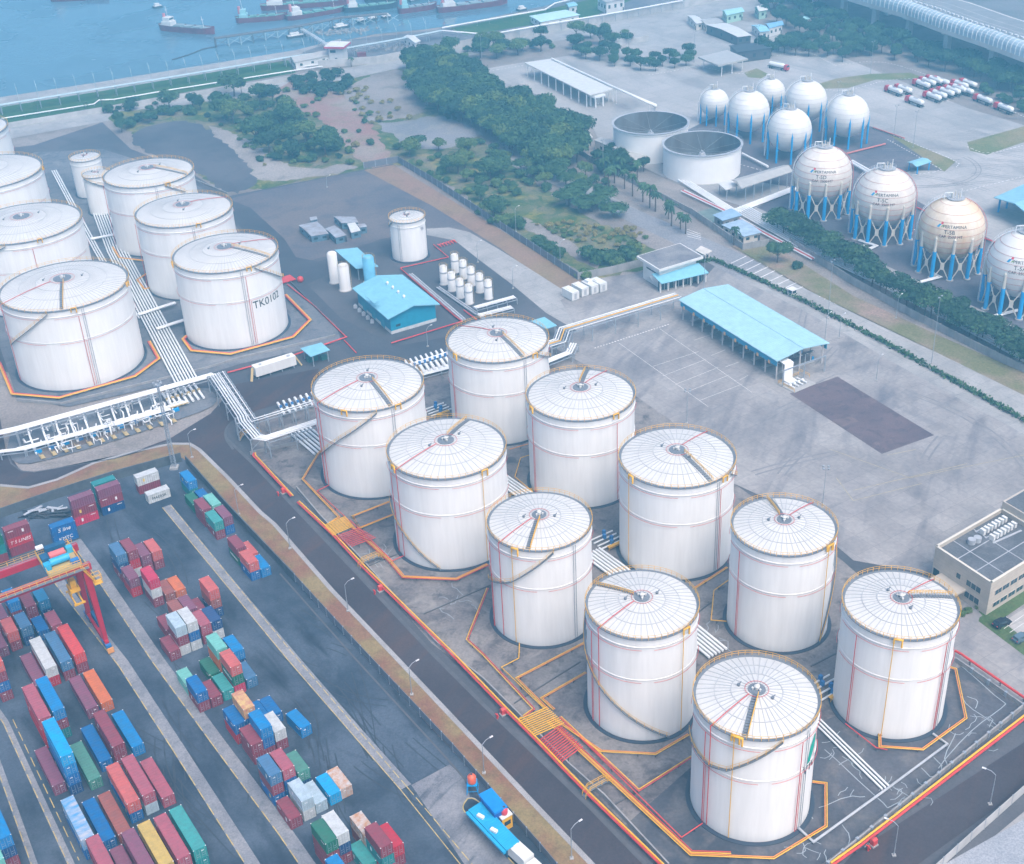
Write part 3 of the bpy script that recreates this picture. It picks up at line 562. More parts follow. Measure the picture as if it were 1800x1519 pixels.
TK['L5'] = make_tank('L5', 'large white tank standing next to the two small white tanks', walk_px=(322, 308), stair=[(tpx('L5', 290, .97), .99), (tpx('L5', 325, .8), .82)], reds=[tpx('L5', 190, .5)], grey=[tpx('L5', 285)], hooks=[tpx('L5', 292, .98)], group='white storage tanks on the left', ribs=80, rise=.13)
TK['L2'] = make_tank('L2', 'white tank cut by the left edge, behind the largest one', reds=[tpx('L2', 70, .5)], hooks=[tpx('L2', 66, .98)], stair=[(tpx('L2', 10, .97), .99), (tpx('L2', -30, .8), .8)], group='white storage tanks on the left', ribs=80, rise=.13)
TK['L0'] = make_tank('L0', 'second tank back along the left edge, half outside the picture', reds=[tpx('L0', 5, .5)], hooks=[tpx('L0', 74, .95)], group='white storage tanks on the left', ribs=80, rise=.13)
TK['LF'] = make_tank('LF', 'farthest tank at the left edge, only its curved side in view', group='white storage tanks on the left', ribs=80, rise=.13)
TANKS.update({'s1': (-174.2, 535.7, 6.3, 16.0), 's2': (-164.0, 513.4, 5.4, 16.0), 'TK': (-34.5, 450.1, 6.54, 15.2)})
make_tank('s1', 'farther small white tank of the pair beside the big left tanks', ribs=24, ring2=0, small=True, group='small white tanks')
make_tank('s2', 'nearer small white tank of the pair beside the big left tanks', ribs=24, ring2=0, small=True, stair=[(tpx('s2', 150, .95), .99), (tpx('s2', 185, .8), .75)], group='small white tanks')
TANK_S = make_tank('TK', 'slim white tank standing alone at the bend of the pale concrete road', ribs=24, ring2=0, small=True, grey=[tpx('TK', 704)], stair=[(tpx('TK', 690, .9), .99), (tpx('TK', 684, .8)+.2, .85)], group='small white tanks')

def tank_text(t, key, body, size, m, px, f, slant=0.0):
    x, y, r, h = TANKS[key]; a0 = tpx(key, px, f); me0 = text_mesh(body, size); me = me0.copy(); me.materials.clear(); me.materials.append(m)
    for v in me.vertices:
        a = a0+v.co.x/r; v.co = Vector(((r+.06)*cos(a), (r+.06)*sin(a), h*f+v.co.y))
    o = bpy.data.objects.new('lettering', me); COL.objects.link(o); o.parent = t
# ================================================================ shipping containers
CC = {'mar': ('maroon', (.26, .055, .075)), 'pur': ('purple maroon', (.24, .085, .13)), 'red': ('red', (.50, .04, .06)), 'hot': ('crimson', (.58, .06, .11)), 'hsa': ('salmon red', (.66, .10, .09)),
 'sal': ('salmon', (.60, .16, .14)), 'pin': ('dusty pink', (.42, .12, .15)), 'ora': ('orange', (.66, .20, .09)), 'bro': ('brown', (.33, .11, .085)), 'blu': ('blue', (.015, .15, .38)),
 'bri': ('bright blue', (.015, .24, .52)), 'cya': ('cyan blue', (.02, .40, .72)), 'nav': ('navy', (.02, .07, .19)), 'gbl': ('grey blue', (.09, .20, .34)), 'blt': ('steel blue', (.04, .22, .38)),
 'tea': ('teal', (.03, .24, .24)), 'tem': ('sea green', (.08, .34, .32)), 'min': ('mint', (.24, .55, .48)), 'gre': ('green', (.02, .15, .09)), 'ggr': ('grey green', (.10, .27, .21)),
 'whi': ('white', (.60, .62, .62)), 'lwb': ('bluish white', (.46, .56, .62)), 'rwh': ('rusty white', (.55, .53, .52)), 'lbs': ('streaked light blue', (.12, .34, .58)), 'yel': ('yellow', (.62, .45, .16)), 'yel2': ('yellow stained', (.50, .22, .17))}
def cont_mat(code, roof):
    nm = CC[code][0].replace(' ', '_')+('_roof' if roof else '_steel'); c = CC[code][1]
    if nm in _mc: return _mc[nm]
    k = .07 if roof else 0
    c = tuple(a*(1-k)+b*k for a, b in zip(c, (.42, .36, .38)))
    dk = .80 if max(c) < .5 or min(c) < .3 else .92
    c = tuple(min(.9, max(0, (x+(x-sum(c)/3)*.28)*dk)) for x in c)
    c2 = {'rwh': (.45, .22, .10), 'yel2': (.60, .42, .15), 'lbs': (.42, .42, .46)}.get(code, tuple(a*.72+.02 for a in c))
    m = mat(nm, c, rough=.5, col2=c2, var=.3, scale=.9 if code not in ('lbs',) else .5, coord='object', stretch=(1.6, .5, 1) if code == 'lbs' else None, fine=.10, fscale=6)
    n = m.node_tree.nodes; l = m.node_tree.links; oi = n.new('ShaderNodeObjectInfo')
    # each box gets its own dirt pattern
    tc = [x for x in n if x.type == 'TEX_COORD']
    if tc:
        ad = n.new('ShaderNodeVectorMath'); ad.operation = 'ADD'; sc_ = n.new('ShaderNodeVectorMath'); sc_.operation = 'SCALE'; sc_.inputs[0].default_value = (37, 91, 53)
        l.new(oi.outputs['Random'], sc_.inputs['Scale']); l.new(sc_.outputs[0], ad.inputs[0]); l.new(tc[0].outputs['Object'], ad.inputs[1])
        for lk in list(l):
            if lk.from_node == tc[0] and lk.to_node != ad: to = lk.to_socket; l.new(ad.outputs[0], to)
    return m
M_CAST = mat('corner_casting', (.66, .66, .66), rough=.5)
CH = 2.59; CW = 2.44
def cont_body(L):
    b = MB(); hl = L/2; hw = CW/2; t = .11
    def corr_side(x0, x1, y, sgn, z0, z1, along_x=True):
        n = max(3, int((x1-x0)/.56)); st = (x1-x0)/n; prof = []
        for i in range(n):
            a = x0+i*st; prof += [(a, 0), (a+st*.34, 0), (a+st*.5, .05), (a+st*.84, .05)]
        prof.append((x1, 0)); vs = []
        for (q, d) in prof:
            yy = y-sgn*d; vs += [(q, yy, z0), (q, yy, z1)] if along_x else [(yy, q, z0), (yy, q, z1)]
        fs = [(2*i, 2*i+2, 2*i+3, 2*i+1) if (sgn < 0) == along_x else (2*i+1, 2*i+3, 2*i+2, 2*i) for i in range(len(prof)-1)]
        b.add(vs, fs, 0)
    for s_ in (-1, 1):
        corr_side(-hl+t, hl-t, s_*(hw-.03), s_, .16, CH-.1)
        b.bar((-hl+t, s_*(hw-.05), .08), (hl-t, s_*(hw-.05), .08), .1, .16); b.bar((-hl+t, s_*(hw-.05), CH-.06), (hl-t, s_*(hw-.05), CH-.06), .1, .1)
    corr_side(-hw+t, hw-t, -(hl-.03), -1, .16, CH-.1, False)
    for e in (-1, 1):
        b.bar((e*(hl-.06), -hw+t, .08), (e*(hl-.06), hw-t, .08), .12, .16); b.bar((e*(hl-.06), -hw+t, CH-.06), (e*(hl-.06), hw-t, CH-.06), .12, .12)
        for s_ in (-1, 1): b.box((e*(hl-.08), s_*(hw-.08), 0), (.16, .16, CH))
    # roof, lightly corrugated
    n = int(L/.4); st = (L-.24)/n; vs = []; 
    for i in range(n+1):
        z = CH-.03-(.03 if i % 2 else 0); vs += [(-hl+.12+i*st, -hw+.1, z), (-hl+.12+i*st, hw-.1, z)]
    b.add(vs, [(2*i, 2*i+2, 2*i+3, 2*i+1) for i in range(n)], 1)
    return b
_cm = {}
def cont_mesh(L):
    if L in _cm: return _cm[L]
    r = MB(); hl = L/2
    tmp = cont_body(L).build('container_body', [M_CAST, M_CAST]); me = tmp.data; bpy.data.objects.remove(tmp)
    d = MB()
    d.box((hl-.035, 0, .17), (.05, CW/2-.14, CH-.32)); 
    for y in (-.32, .32): d.tube([(hl+.02, y, .2), (hl+.02, y, CH-.2)], .03, 5, 1)
    for z in (.7, 1.2): d.box((hl+.02, 0, z), (.03, .5, .06), 0, 1)
    tmp = d.build('door', [M_CAST, M_STEEL]); dm = tmp.data; bpy.data.objects.remove(tmp)
    c = MB()
    for e in (-1, 1):
        for s_ in (-1, 1):
            c.box((e*(hl-.075), s_*(CW/2-.075), CH+.002), (.19, .19, .02))
    tmp = c.build('corner_casting', M_CAST); cm = tmp.data; bpy.data.objects.remove(tmp)
    _cm[L] = (me, dm, cm); return _cm[L]
def inst(name, me, mats, parent, loc=(0, 0, 0), rz=0):
    o = bpy.data.objects.new(name, me); COL.objects.link(o); o.parent = parent; o.location = loc; o.rotation_euler = (0, 0, rz)
    for i, m in enumerate(mats):
        if m is not None: o.material_slots[i].link = 'OBJECT'; o.material_slots[i].material = m
    return o
_tx = {}
def text_mesh(body, size, extrude=.01, shear=0.0, bold=0.0):
    k = (body, size, shear)
    if k in _tx: return _tx[k]
    cu = bpy.data.curves.new('lettering', 'FONT'); cu.body = body; cu.size = size; cu.align_x = 'CENTER'; cu.align_y = 'CENTER'; cu.extrude = extrude; cu.shear = shear; cu.offset = bold
    ob = bpy.data.objects.new('lettering', cu); COL.objects.link(ob); dg = bpy.context.evaluated_depsgraph_get(); dg.update()
    me = bpy.data.meshes.new_from_object(ob.evaluated_get(dg)); bpy.data.objects.remove(ob); me.name = 'lettering'
    _tx[k] = me; return me
M_LETW = mat('white_lettering', (.75, .75, .75)); M_LETB = mat('black_lettering', (.02, .025, .03)); M_LETY = mat('yellow_lettering', (.7, .5, .08)); M_LETN = mat('navy_lettering', (.03, .08, .22))
def letter(parent, body, size, m, pos, rot, shear=0.0):
    me = text_mesh(body, size, .012, shear); 
    if not me.materials: me.materials.append(None)
    o = bpy.data.objects.new('lettering', me); COL.objects.link(o); o.parent = parent; o.location = pos; o.rotation_euler = rot
    o.material_slots[0].link = 'OBJECT'; o.material_slots[0].material = m; return o
STACKS = [
 ('back', -294.3, 33.97, 'V', 20, 'mar,tea,gre'),
 ('back', -295.45, 40.92, 'V', 20, 'mar,red:TS LINES,mar'),
 ('back', -293.5, 51.4, 'V', 20, 'blu:KMTC,blu:S.line'),
 ('back', -298.83, 58.6, 'V', 20, 'hot,mar,pur'),
 ('back', -299.27, 65.82, 'V', 20, 'nav,mar,pur'),
 ('back', -302.36, 65.8, 'V', 20, 'tea,tea,tea'),
 ('back', -303.16, 77.24, 'V', 20, 'mar,whi'),
 ('back', -297.19, 77.64, 'V', 20, 'whi:MAERSK'),
 ('wall', -294.65, 85.76, 'U', 20, 'tea,bri'),
 ('wall', -287.54, 86.68, 'U', 20, 'blu'),
 ('wall', -287.37, 83.84, 'U', 20, 'gre'),
 ('wall', -279.5, 83.62, 'U', 20, 'mar:G....,mar'),
 ('wall', -279.85, 86.46, 'U', 20, 'whi,min'),
 ('wall', -272.2, 83.72, 'U', 20, 'mar,tem'),
 ('wall', -272.77, 86.48, 'U', 20, 'blu,pur'),
 ('wall', -258.24, 83.76, 'U', 20, 'gre:EVERGREEN,mar'),
 ('wall', -257.55, 86.26, 'U', 20, 'sal'),
 ('wall', -250.77, 83.62, 'U', 20, 'blu,sal'),
 ('wall', -250.51, 86.22, 'U', 20, 'bri'),
 ('mid', -269.66, 58.1, 'U', 20, 'mar,nav,gbl'),
 ('mid', -269.54, 60.87, 'U', 20, 'whi,red,mar'),
 ('mid', -269.54, 63.66, 'U', 20, 'mar,pur'),
 ('mid', -269.57, 66.45, 'U', 20, 'mar,sal'),
 ('mid', -262.24, 58.07, 'U', 20, 'red,pur'),
 ('mid', -255.29, 60.85, 'U', 20, 'mar,whi,hot'),
 ('mid', -255.01, 63.76, 'U', 20, 'bro'),
 ('mid', -254.86, 66.32, 'U', 20, 'ora'),
 ('mid', -242.89, 70.53, 'U', 20, 'nav,bro,sal'),
 ('mid', -242.68, 62.06, 'U', 20, 'mar,bro'),
 ('mid', -242.64, 64.68, 'U', 20, 'mar,pur'),
 ('mid', -243.57, 67.18, 'U', 20, 'mar'),
 ('mid', -234.88, 59.33, 'U', 20, 'whi,mar,lwb'),
 ('mid', -234.85, 61.97, 'U', 20, 'whi,blu,whi'),
 ('mid', -235.49, 65.03, 'U', 20, 'mar,pin'),
 ('mid', -235.36, 67.53, 'U', 20, 'whi,nav'),
 ('mid', -242.29, 59.02, 'U', 20, 'mar'),
 ('mid', -234.4, 56.77, 'U', 20, 'mar'),
 ('mid', -222.35, 63.69, 'U', 20, 'ora,ora,min'),
 ('mid', -222.62, 67.35, 'U', 20, 'nav,bri'),
 ('mid', -215.32, 63.88, 'U', 20, 'hot,gre:EVERGREEN,sal'),
 ('mid', -215.65, 66.85, 'U', 20, 'gbl'),
 ('mid', -221.84, 61.02, 'U', 20, 'gre'),
 ('mid', -221.54, 55.61, 'U', 20, 'min'),
 ('mid', -214.87, 55.58, 'U', 20, 'mar,blu'),
 ('mid', -214.68, 58.28, 'U', 20, 'mar'),
 ('mid', -215.12, 61.21, 'U', 20, 'tem'),
 ('near', -201.57, 60.72, 'U', 20, 'mar,blu,yel2'),
 ('near', -201.3, 58.19, 'U', 20, 'red,blu'),
 ('near', -193.92, 58.6, 'U', 20, 'mar,mar'),
 ('near', -194.14, 61.1, 'U', 20, 'mar,blu,bri'),
 ('near', -202.39, 63.89, 'U', 20, 'blu'),
 ('near', -202.21, 66.39, 'U', 20, 'blu'),
 ('near', -194.58, 63.96, 'U', 20, 'mar,whi'),
 ('near', -195.07, 69.36, 'W', 20, 'bri'),
 ('near', -181.46, 57.16, 'U', 20, 'blu,mar,gbl'),
 ('near', -181.3, 59.85, 'U', 20, 'blu,blu,pin'),
 ('near', -181.63, 62.85, 'U', 20, 'nav,ggr'),
 ('near', -174.07, 57.07, 'U', 20, 'mar'),
 ('near', -174.47, 60.09, 'U', 20, 'whi,lwb'),
 ('near', -174.79, 62.8, 'U', 20, 'lwb'),
 ('near', -175.05, 65.95, 'U', 20, 'cya'),
 ('near', -175.27, 68.45, 'U', 20, 'rwh'),
 ('near', -160.33, 58.25, 'U', 20, 'mar,mar,gre'),
 ('near', -160.8, 60.75, 'U', 20, 'mar,nav,whi'),
 ('near', -159.84, 65.75, 'U', 20, 'bro,rwh'),
 ('near', -153.66, 65.75, 'U', 20, 'red,tea,mar'),
 ('near', -154.57, 68.32, 'U', 20, 'mar,red'),
 ('near', -156.08, 63.25, 'U', 20, 'tem'),
 ('near', -153.57, 57.41, 'U', 20, 'blu,bri'),
 ('crane', -246.83, 22.24, 'U', 40, 'mar,blu,mar,sal'),
 ('crane', -265.92, 28.33, 'U', 20, 'mar,pur'),
 ('crane', -259.05, 25.68, 'U', 20, 'pur'),
 ('crane', -259.64, 28.74, 'U', 20, 'mar,sal'),
 ('crane', -266.81, 31.67, 'U', 20, 'mar,mar,bri'),
 ('crane', -259.65, 31.79, 'U', 20, 'nav,gbl'),
 ('crane', -266.69, 34.93, 'U', 20, 'mar,mar'),
 ('crane', -259.59, 35.12, 'U', 20, 'blu'),
 ('crane', -267.0, 38.01, 'U', 20, 'nav,blt'),
 ('crane', -259.65, 38.19, 'U', 20, 'pin'),
 ('crane', -244.51, 29.23, 'U', 40, 'pur'),
 ('crane', -245.34, 32.13, 'U', 40, 'red,whi'),
 ('crane', -245.33, 35.44, 'U', 40, 'mar,gbl'),
 ('crane', -246.07, 38.6, 'U', 40, 'mar,hsa'),
 ('crane', -227.05, 25.88, 'U', 40, 'red,red,pin'),
 ('crane', -227.71, 28.87, 'U', 40, 'tea,mar,bri'),
 ('crane', -210.86, 25.83, 'U', 40, 'nav,blu,bri,cya'),
 ('crane', -209.9, 29.45, 'U', 40, 'ggr'),
 ('crane', -212.83, 23.14, 'U', 40, 'pur'),
 ('crane', -230.28, 35.72, 'U', 40, 'pur'),
 ('crane', -230.37, 38.85, 'U', 40, 'ora'),
 ('crane', -213.28, 35.91, 'U', 40, 'mar,mar'),
 ('crane', -213.72, 39.58, 'U', 40, 'bri'),
 ('crane', -213.51, 32.88, 'U', 40, 'blu'),
 ('crane', -196.76, 33.0, 'U', 40, 'blu,sal'),
 ('crane', -197.06, 36.16, 'U', 40, 'lwb,pin'),
 ('crane', -196.83, 39.48, 'U', 40, 'pin'),
 ('crane', -193.26, 22.98, 'U', 40, 'blu,lbs'),
 ('crane', -193.12, 26.5, 'U', 40, 'blu'),
 ('crane', -193.0, 29.51, 'U', 40, 'bro'),
 ('crane', -180.95, 23.7, 'U', 40, 'mar,pin'),
 ('crane', -178.43, 26.81, 'U', 40, 'pur'),
 ('crane', -178.48, 29.63, 'U', 40, 'mar,pur'),
 ('crane', -178.54, 32.71, 'U', 40, 'mar,yel'),
 ('crane', -178.37, 35.81, 'U', 40, 'mar,pin'),
 ('crane', -178.48, 38.9, 'U', 40, 'tea,tem'),
 ('crane', -199.76, 10.27, 'U', 40, 'mar,nav,bri'),
 ('crane', -194.69, 7.77, 'U', 20, 'min,min'),
]
ORD = ['first', 'second', 'third', 'fourth', 'fifth', 'sixth', 'seventh', 'eighth', 'ninth', 'tenth', 'eleventh', 'twelfth', 'thirteenth', 'fourteenth', 'fifteenth', 'sixteenth', 'seventeenth', 'eighteenth', 'nineteenth', 'twentieth']
REF = {'back': 'back wall row', 'wall': 'fence wall row', 'mid': 'middle block', 'near': 'near block', 'crane': 'crane block'}
GRP = {'back': 'containers along the back wall', 'wall': 'containers along the fence wall', 'mid': 'containers in the middle block', 'near': 'containers in the near block', 'crane': 'containers beside the gantry crane'}
_used = {}
def cont_label(code, L, lev, n, block, topcode, neigh):
    size = 'long' if L == 40 else 'short'; c = CC[code][0]
    lv = '' if n == 1 else ('top' if lev == n-1 else 'bottom' if lev == 0 else 'middle' if n == 3 else 'second from bottom' if lev == 1 else 'third from bottom')
    top = CC[topcode][0]
    if n == 1: s = 'unstacked %s %s container on the ground, %s' % (c, size, REF[block])
    elif lev == n-1: s = '%s %s container on top of %s-high stack, %s' % (c, size, ['', '', 'two', 'three', 'four'][n], REF[block])
    else: s = '%s %s container, %s in stack under %s top one, %s' % (c, size, lv.replace(' from bottom', ' up'), top, REF[block])
    return s
def place_containers():
    rows = []
    for (blk, u, v, o, L, cs) in STACKS:
        a = {'U': HEAD, 'W': .65, 'V': HEAD}[o]; pos = UU*u+VV*v
        rz = (a-pi/2) if o != 'V' else HEAD
        cs = [c.split(':') for c in cs.split(',')]
        for lev, c in enumerate(cs): rows.append([blk, pos, o, L, rz, lev, len(cs), c[0], c[1] if len(c) > 1 else None, cs[-1][0]])
    cnt = {}; labs = []
    for r in rows:
        s = cont_label(r[7], r[3], r[5], r[6], r[0], r[9], None); labs.append(s); cnt.setdefault(s, []).append(r)
    seen = {}
    for r, s in zip(rows, labs):
        grp = cnt[s]
        if len(grp) > 1:
            # order look-alikes from the far end of the yard to the near end
            od = sorted(grp, key=lambda q: P(q[1])[1]); k = od.index(r)
            s = s+', %s' % (('farther one' if k == 0 else 'nearer one') if len(grp) == 2 else ('farthest one' if k == 0 else 'nearest one' if k == len(grp)-1 else ORD[k]+' from far end'))
        blk, pos, o, L, rz, lev, n, code, txt, top = r
        if o == 'V': pass
        t = thing('shipping_container', s, 'shipping container', (pos.x, pos.y, .19+lev*CH*1.002+random.uniform(0, .004)), rz+random.uniform(-.004, .004), GRP[blk])
        me, dm, cm = cont_mesh(12.19 if L == 40 else 6.06); hl = (12.19 if L == 40 else 6.06)/2
        inst('body', me, [cont_mat(code, False), cont_mat(code, True)], t)
        for s_ in (-1, 1): inst('door', dm, [cont_mat(code, False), None], t, (0, s_*(CW/4-.06), 0))
        inst('corner_casting', cm, [None], t)
        if txt:
            side_y = -(CW/2+.002) if True else 0
            col = M_LETB if txt == 'MAERSK' else M_LETY if txt.startswith('G..') else M_LETW
            if txt == 'G....': txt = 'GOLD'
            sz = {'EVERGREEN': .85, 'TS LINES': 1.25, 'MAERSK': 1.1, 'S.line': 1.5, 'KMTC': 1.3, 'GOLD': .6}.get(txt, 1)
            if txt == 'GOLD': continue
            body = {'S.line': 'Sinokor' if False else 'S line', 'TS LINES': 'T S LINES'}.get(txt, txt)
            # the long side facing the camera is local -Y
            letter(t, body, sz, col, (0, -(CW/2+.012), CH*.48), (pi/2, 0, 0), shear=.25 if txt in ('S.line', 'TS LINES') else 0)
        if not txt and random.random() < .5:
            q = MB(); sx = random.choice((-1, 1))*(hl-1.3); q.box((sx, -(CW/2+.012), CH*.74), (1.3, .02, .16)); q.build('side_marking', M_LETW, t)
            if random.random() < .5: q = MB(); q.box((-sx*.7, -(CW/2+.012), CH*.35), (.5, .02, .9)); q.build('side_marking', M_LETY if random.random() < .3 else M_LETW, t)
        if not txt and random.random() < .6:
            q = MB(); q.box((hl+.062, random.choice((.4, -.4)), CH*.72), (.02, .5, .14)); q.build('marking', M_LETW, t)
place_containers()

tank_text(TK['L3'], 'L3', 'TK0102', 3.6, M_LETB, 471, .52)
tank_text(TK['T5'], 'T5', 'VIO', 3.4, M_LETB, 1424, .58)
tank_text(TANK_S, 'TK', 'TK', 1.6, M_LETN, 742, .78)
x, y, r, h = TANKS['T5']; a0 = tpx('T5', 1429, .8); b = MB(); vs = []
for dx, z in ((-1.9, 15.2), (-.9, 19.6), (.5, 21.2), (1.2, 21.4), (.9, 18.2), (-.6, 16.0)): vs.append(((r+.07)*cos(a0+dx/r), (r+.07)*sin(a0+dx/r), z))
b.add(vs, [tuple(range(len(vs)))]); b.build('emblem', mat('emblem_teal', (.0, .36, .27)), TK['T5'])
b = MB(); vs = [((r+.07)*cos(a0+dx/r), (r+.07)*sin(a0+dx/r), z) for dx, z in ((.2, 15.4), (1.5, 18.0), (2.0, 21.3), (1.6, 21.3), (1.2, 18.2))]; b.add(vs, [tuple(range(5))]); b.build('emblem', mat('emblem_red', (.62, .05, .08)), TK['T5'])
# ================================================================ LPG spheres and terminal
M_SPH = mat('sphere_paint', (.70, .65, .58), rough=.5, col2=(.58, .54, .49), var=.2, scale=.12, stretch=(1, 1, .35), fine=.04, fscale=1)
M_SPHR = mat('stained_sphere_paint', (.72, .66, .56), rough=.5, col2=(.62, .44, .25), var=.3, scale=.09, stretch=(1, 1, .3), fine=.05, fscale=1)
M_SPHW = mat('white_sphere_paint', (.74, .72, .68), rough=.5, var=.12, scale=.15, stretch=(1, 1, .4))
M_LEGB = mat('sky_blue_paint', (.0, .30, .66), rough=.45, var=.1, scale=.5)
M_CREAM = mat('cream_paint', (.62, .58, .50), rough=.6, var=.15, scale=.6)
M_GREY = mat('light_grey_metal', (.42, .44, .47), rough=.5, var=.2, scale=.7)
M_PINKR = mat('faded_red_paint', (.50, .16, .14), rough=.5)
def wrap_text(parent, body, size, m, r, az, lat, c):
    me0 = text_mesh(body, size, 0, 0); me = me0.copy(); me.name = 'lettering'
    if me.materials: me.materials.clear()
    me.materials.append(m)
    for v in me.vertices:
        x, y = v.co.x, v.co.y; la = lat+y/r; a = az+x/(r*cos(la))
        v.co = Vector((c[0]+(r+.09)*cos(la)*cos(a), c[1]+(r+.09)*cos(la)*sin(a), c[2]+(r+.09)*sin(la)))
    o = bpy.data.objects.new('lettering', me); COL.objects.link(o); o.parent = parent; return o
def wrap_poly(parent, name, pts, m, r, az, lat, c):
    b = MB(); vs = []
    for x, y in pts:
        la = lat+y/r; a = az+x/(r*cos(la)); vs.append((c[0]+(r+.08)*cos(la)*cos(a), c[1]+(r+.08)*cos(la)*sin(a), c[2]+(r+.08)*sin(la)))
    b.add(vs, [tuple(range(len(vs)))]); return b.build(name, m, parent)
M_LR = mat('emblem_red', (.62, .05, .08)); M_LB = mat('emblem_blue', (.02, .30, .58)); M_LG = mat('emblem_green', (.25, .40, .12)); M_LT = mat('emblem_teal', (.0, .36, .27))
def make_sphere(cx, cy, r, zc, label, big=True, text=None, m=None, nleg=11):
    c0 = G(cx, cy, zc); t = thing('gas_sphere', label, 'gas sphere', (c0.x, c0.y, 0), 0, 'spherical gas tanks')
    azc = atan2(-c0.y, -c0.x); c = (0, 0, zc)
    b = MB(); b.sphere(c, r, 72, 40); b.build('shell', m or M_SPH, t)
    b = MB(); b.cone((0, 0), r*.27, r*.27, zc+r-.1, zc+r+.12, 28)
    b.build('top_platform', M_GREY, t)
    b = MB()
    for i in range(9):
        a = i*.7; q = r*.13; b.cone((q*cos(a), q*sin(a)), .18, .18, zc+r+.1, zc+r+.9+.5*(i % 3), 7)
    b.build('relief_valves', M_CREAM, t)
    b = MB(); handrail(b, ring_pts(r*.27, zc+r+.12, 20), 1.0, 2, .04, True); b.build('handrail', M_GREY, t)
    # cooling water rings
    for k in (range(-3, 5) if big else range(-2, 5)):
        z = k*r*.2+.1*r; 
        if abs(z) >= r*.97: continue
        q = sqrt(r*r-z*z); b = MB(); b.tube(ring_pts(q+.07, zc+z, 64), .05 if big else .035, 5, closed=True); b.build('cooling_ring', M_PINKR if big else M_GREY, t)
    n = nleg
    for i in range(n):
        a = azc+.15+2*pi*i/n; q = r*.985; x, y = q*cos(a), q*sin(a); w_ = r*.062 if big else r*.05
        if big:
            lg = MB(); lg.cone((x, y), w_, w_, 0, zc*.66, 14); leg = lg.build('leg', M_LEGB, t)
            sl_ = MB(); sl_.cone((x, y), w_*.8, w_*.8, zc*.66, zc-.2, 14); sl_.cone((x, y), w_*.8, .05, zc-.2, zc+.7, 14); sl_.build('leg_sleeve', M_CREAM, leg)
            fb = MB(); fb.cone((x, y), w_*1.9, w_*1.9, .12, .5, 10); fb.build('footing', M_KERB, leg)
        else:
            lg = MB(); lg.cone((x, y), w_, w_*.9, 0, zc-.6, 10); lg.cone((x, y), w_*.9, .04, zc-.6, zc+r*.16, 10); lg.build('leg', M_LEGB, t)
        if big:
            a2 = azc+.15+2*pi*(i+1)/n; p0 = Vector((x, y, 0)); p1 = Vector((q*cos(a2), q*sin(a2), 0)); mid = (p0+p1)/2; zm = zc*.33
            br = MB(); d = (p1-p0).normalized()
            for p_ in (p0, p1):
                s_ = 1 if p_ is p1 else -1
                for zz in (.6, zc*.63):
                    br.bar(mid+d*s_*.45+Vector((0, 0, zm+(.9 if zz > zm else -.9))), p_-d*s_*w_+Vector((0, 0, zz)), .22, .32)
            nrm = Vector((-d.y, d.x, 0)); vs = []
            for e in (-.08, .08):
                for (u_, v_) in ((-.65, -1.3), (.65, -1.3), (.65, 1.3), (-.65, 1.3)): vs.append(mid+d*u_+nrm*e+Vector((0, 0, zm+v_)))
            br.add(vs, [(3, 2, 1, 0), (4, 5, 6, 7), (0, 1, 5, 4), (1, 2, 6, 5), (2, 3, 7, 6), (3, 0, 4, 7)])
            br.build('brace', M_CREAM, t)
    # stair climbing along the left edge
    al = azc-pi/2-.1; b = MB(); pts = []
    for j in range(13):
        la = radians(78-j*6.2); pts.append(Vector(((r+.55)*cos(la)*cos(al), (r+.55)*cos(la)*sin(al), zc+(r+.55)*sin(la))))
    for p0, p1 in zip(pts, pts[1:]): b.bar(p0, p1, .7, .16)
    q0 = pts[-1]; b.bar(q0, (q0.x*1.03, q0.y*1.03, .3), .5, .5); 
    b.build('stair', M_WPIPE, t)
    b = MB(); handrail(b, pts, 1.0, 2, .04); b.build('stair_rail', M_WPIPE, t)
    b = MB(); b.tube([(-r*.12, 0, zc+r+.3), (-r*.12, 0, zc+r+1.9), (-r*.34, .4, zc+r+1.9), (-r*.36, .4, zc+r-.2)], .2, 8); b.build('vent_pipe', M_WPIPE, t); b = MB(); b.tube([(r*.15, 0, zc+r), (r*.15, 0, zc+r+3.2)], .14, 7); b.build('vent_stack', M_WPIPE, t)
    if big:
        ar = azc+pi/2+.08; b = MB(); pts = [((r+.5)*cos(radians(l_))*cos(ar), (r+.5)*cos(radians(l_))*sin(ar), zc+(r+.5)*sin(radians(l_))) for l_ in range(72, -8, -8)]
        b.tube(pts+[(pts[-1][0], pts[-1][1], .6)], .12, 7); b.build('fire_water_pipe', M_PINKR, t)
    if text:
        lat = .37; dz = .62 if big else 0
        wrap_text(t, 'PERTAMINA', 1.45, M_LETB, r, azc+.10+.0, lat+.02, c)
        wrap_text(t, text, 1.8, M_LETB, r, azc-.05, lat-.15, c)
        wrap_text(t, 'CAP. 2500 MT', 1.3, M_LETB, r, azc+.0, lat-.285, c)
        a = azc-.36
        wrap_poly(t, 'emblem', [(-1.3, -.9), (-.5, -.9), (.15, .2), (-.65, .2)], M_LB, r, a, lat+.06, c)
        wrap_poly(t, 'emblem', [(-.2, .35), (.6, .15), (.75, .75), (.15, 1.15)], M_LR, r, a, lat+.06, c)
        wrap_poly(t, 'emblem', [(.1, -.75), (.75, -.55), (1.1, .05), (.45, -.05)], M_LG, r, a, lat+.06, c)
    return t
make_sphere(1446.5, 306, 10.85, 14.9, 'cream gas sphere marked T-5D, farthest of the four large ones', text='T-5D')
make_sphere(1555, 346, 10.85, 14.9, 'cream gas sphere marked T-5C with grey streaks down its top', text='T-5C')
make_sphere(1673, 401, 10.9, 14.9, 'rust-stained gas sphere marked T-5B', text='T-5B', m=M_SPHR)
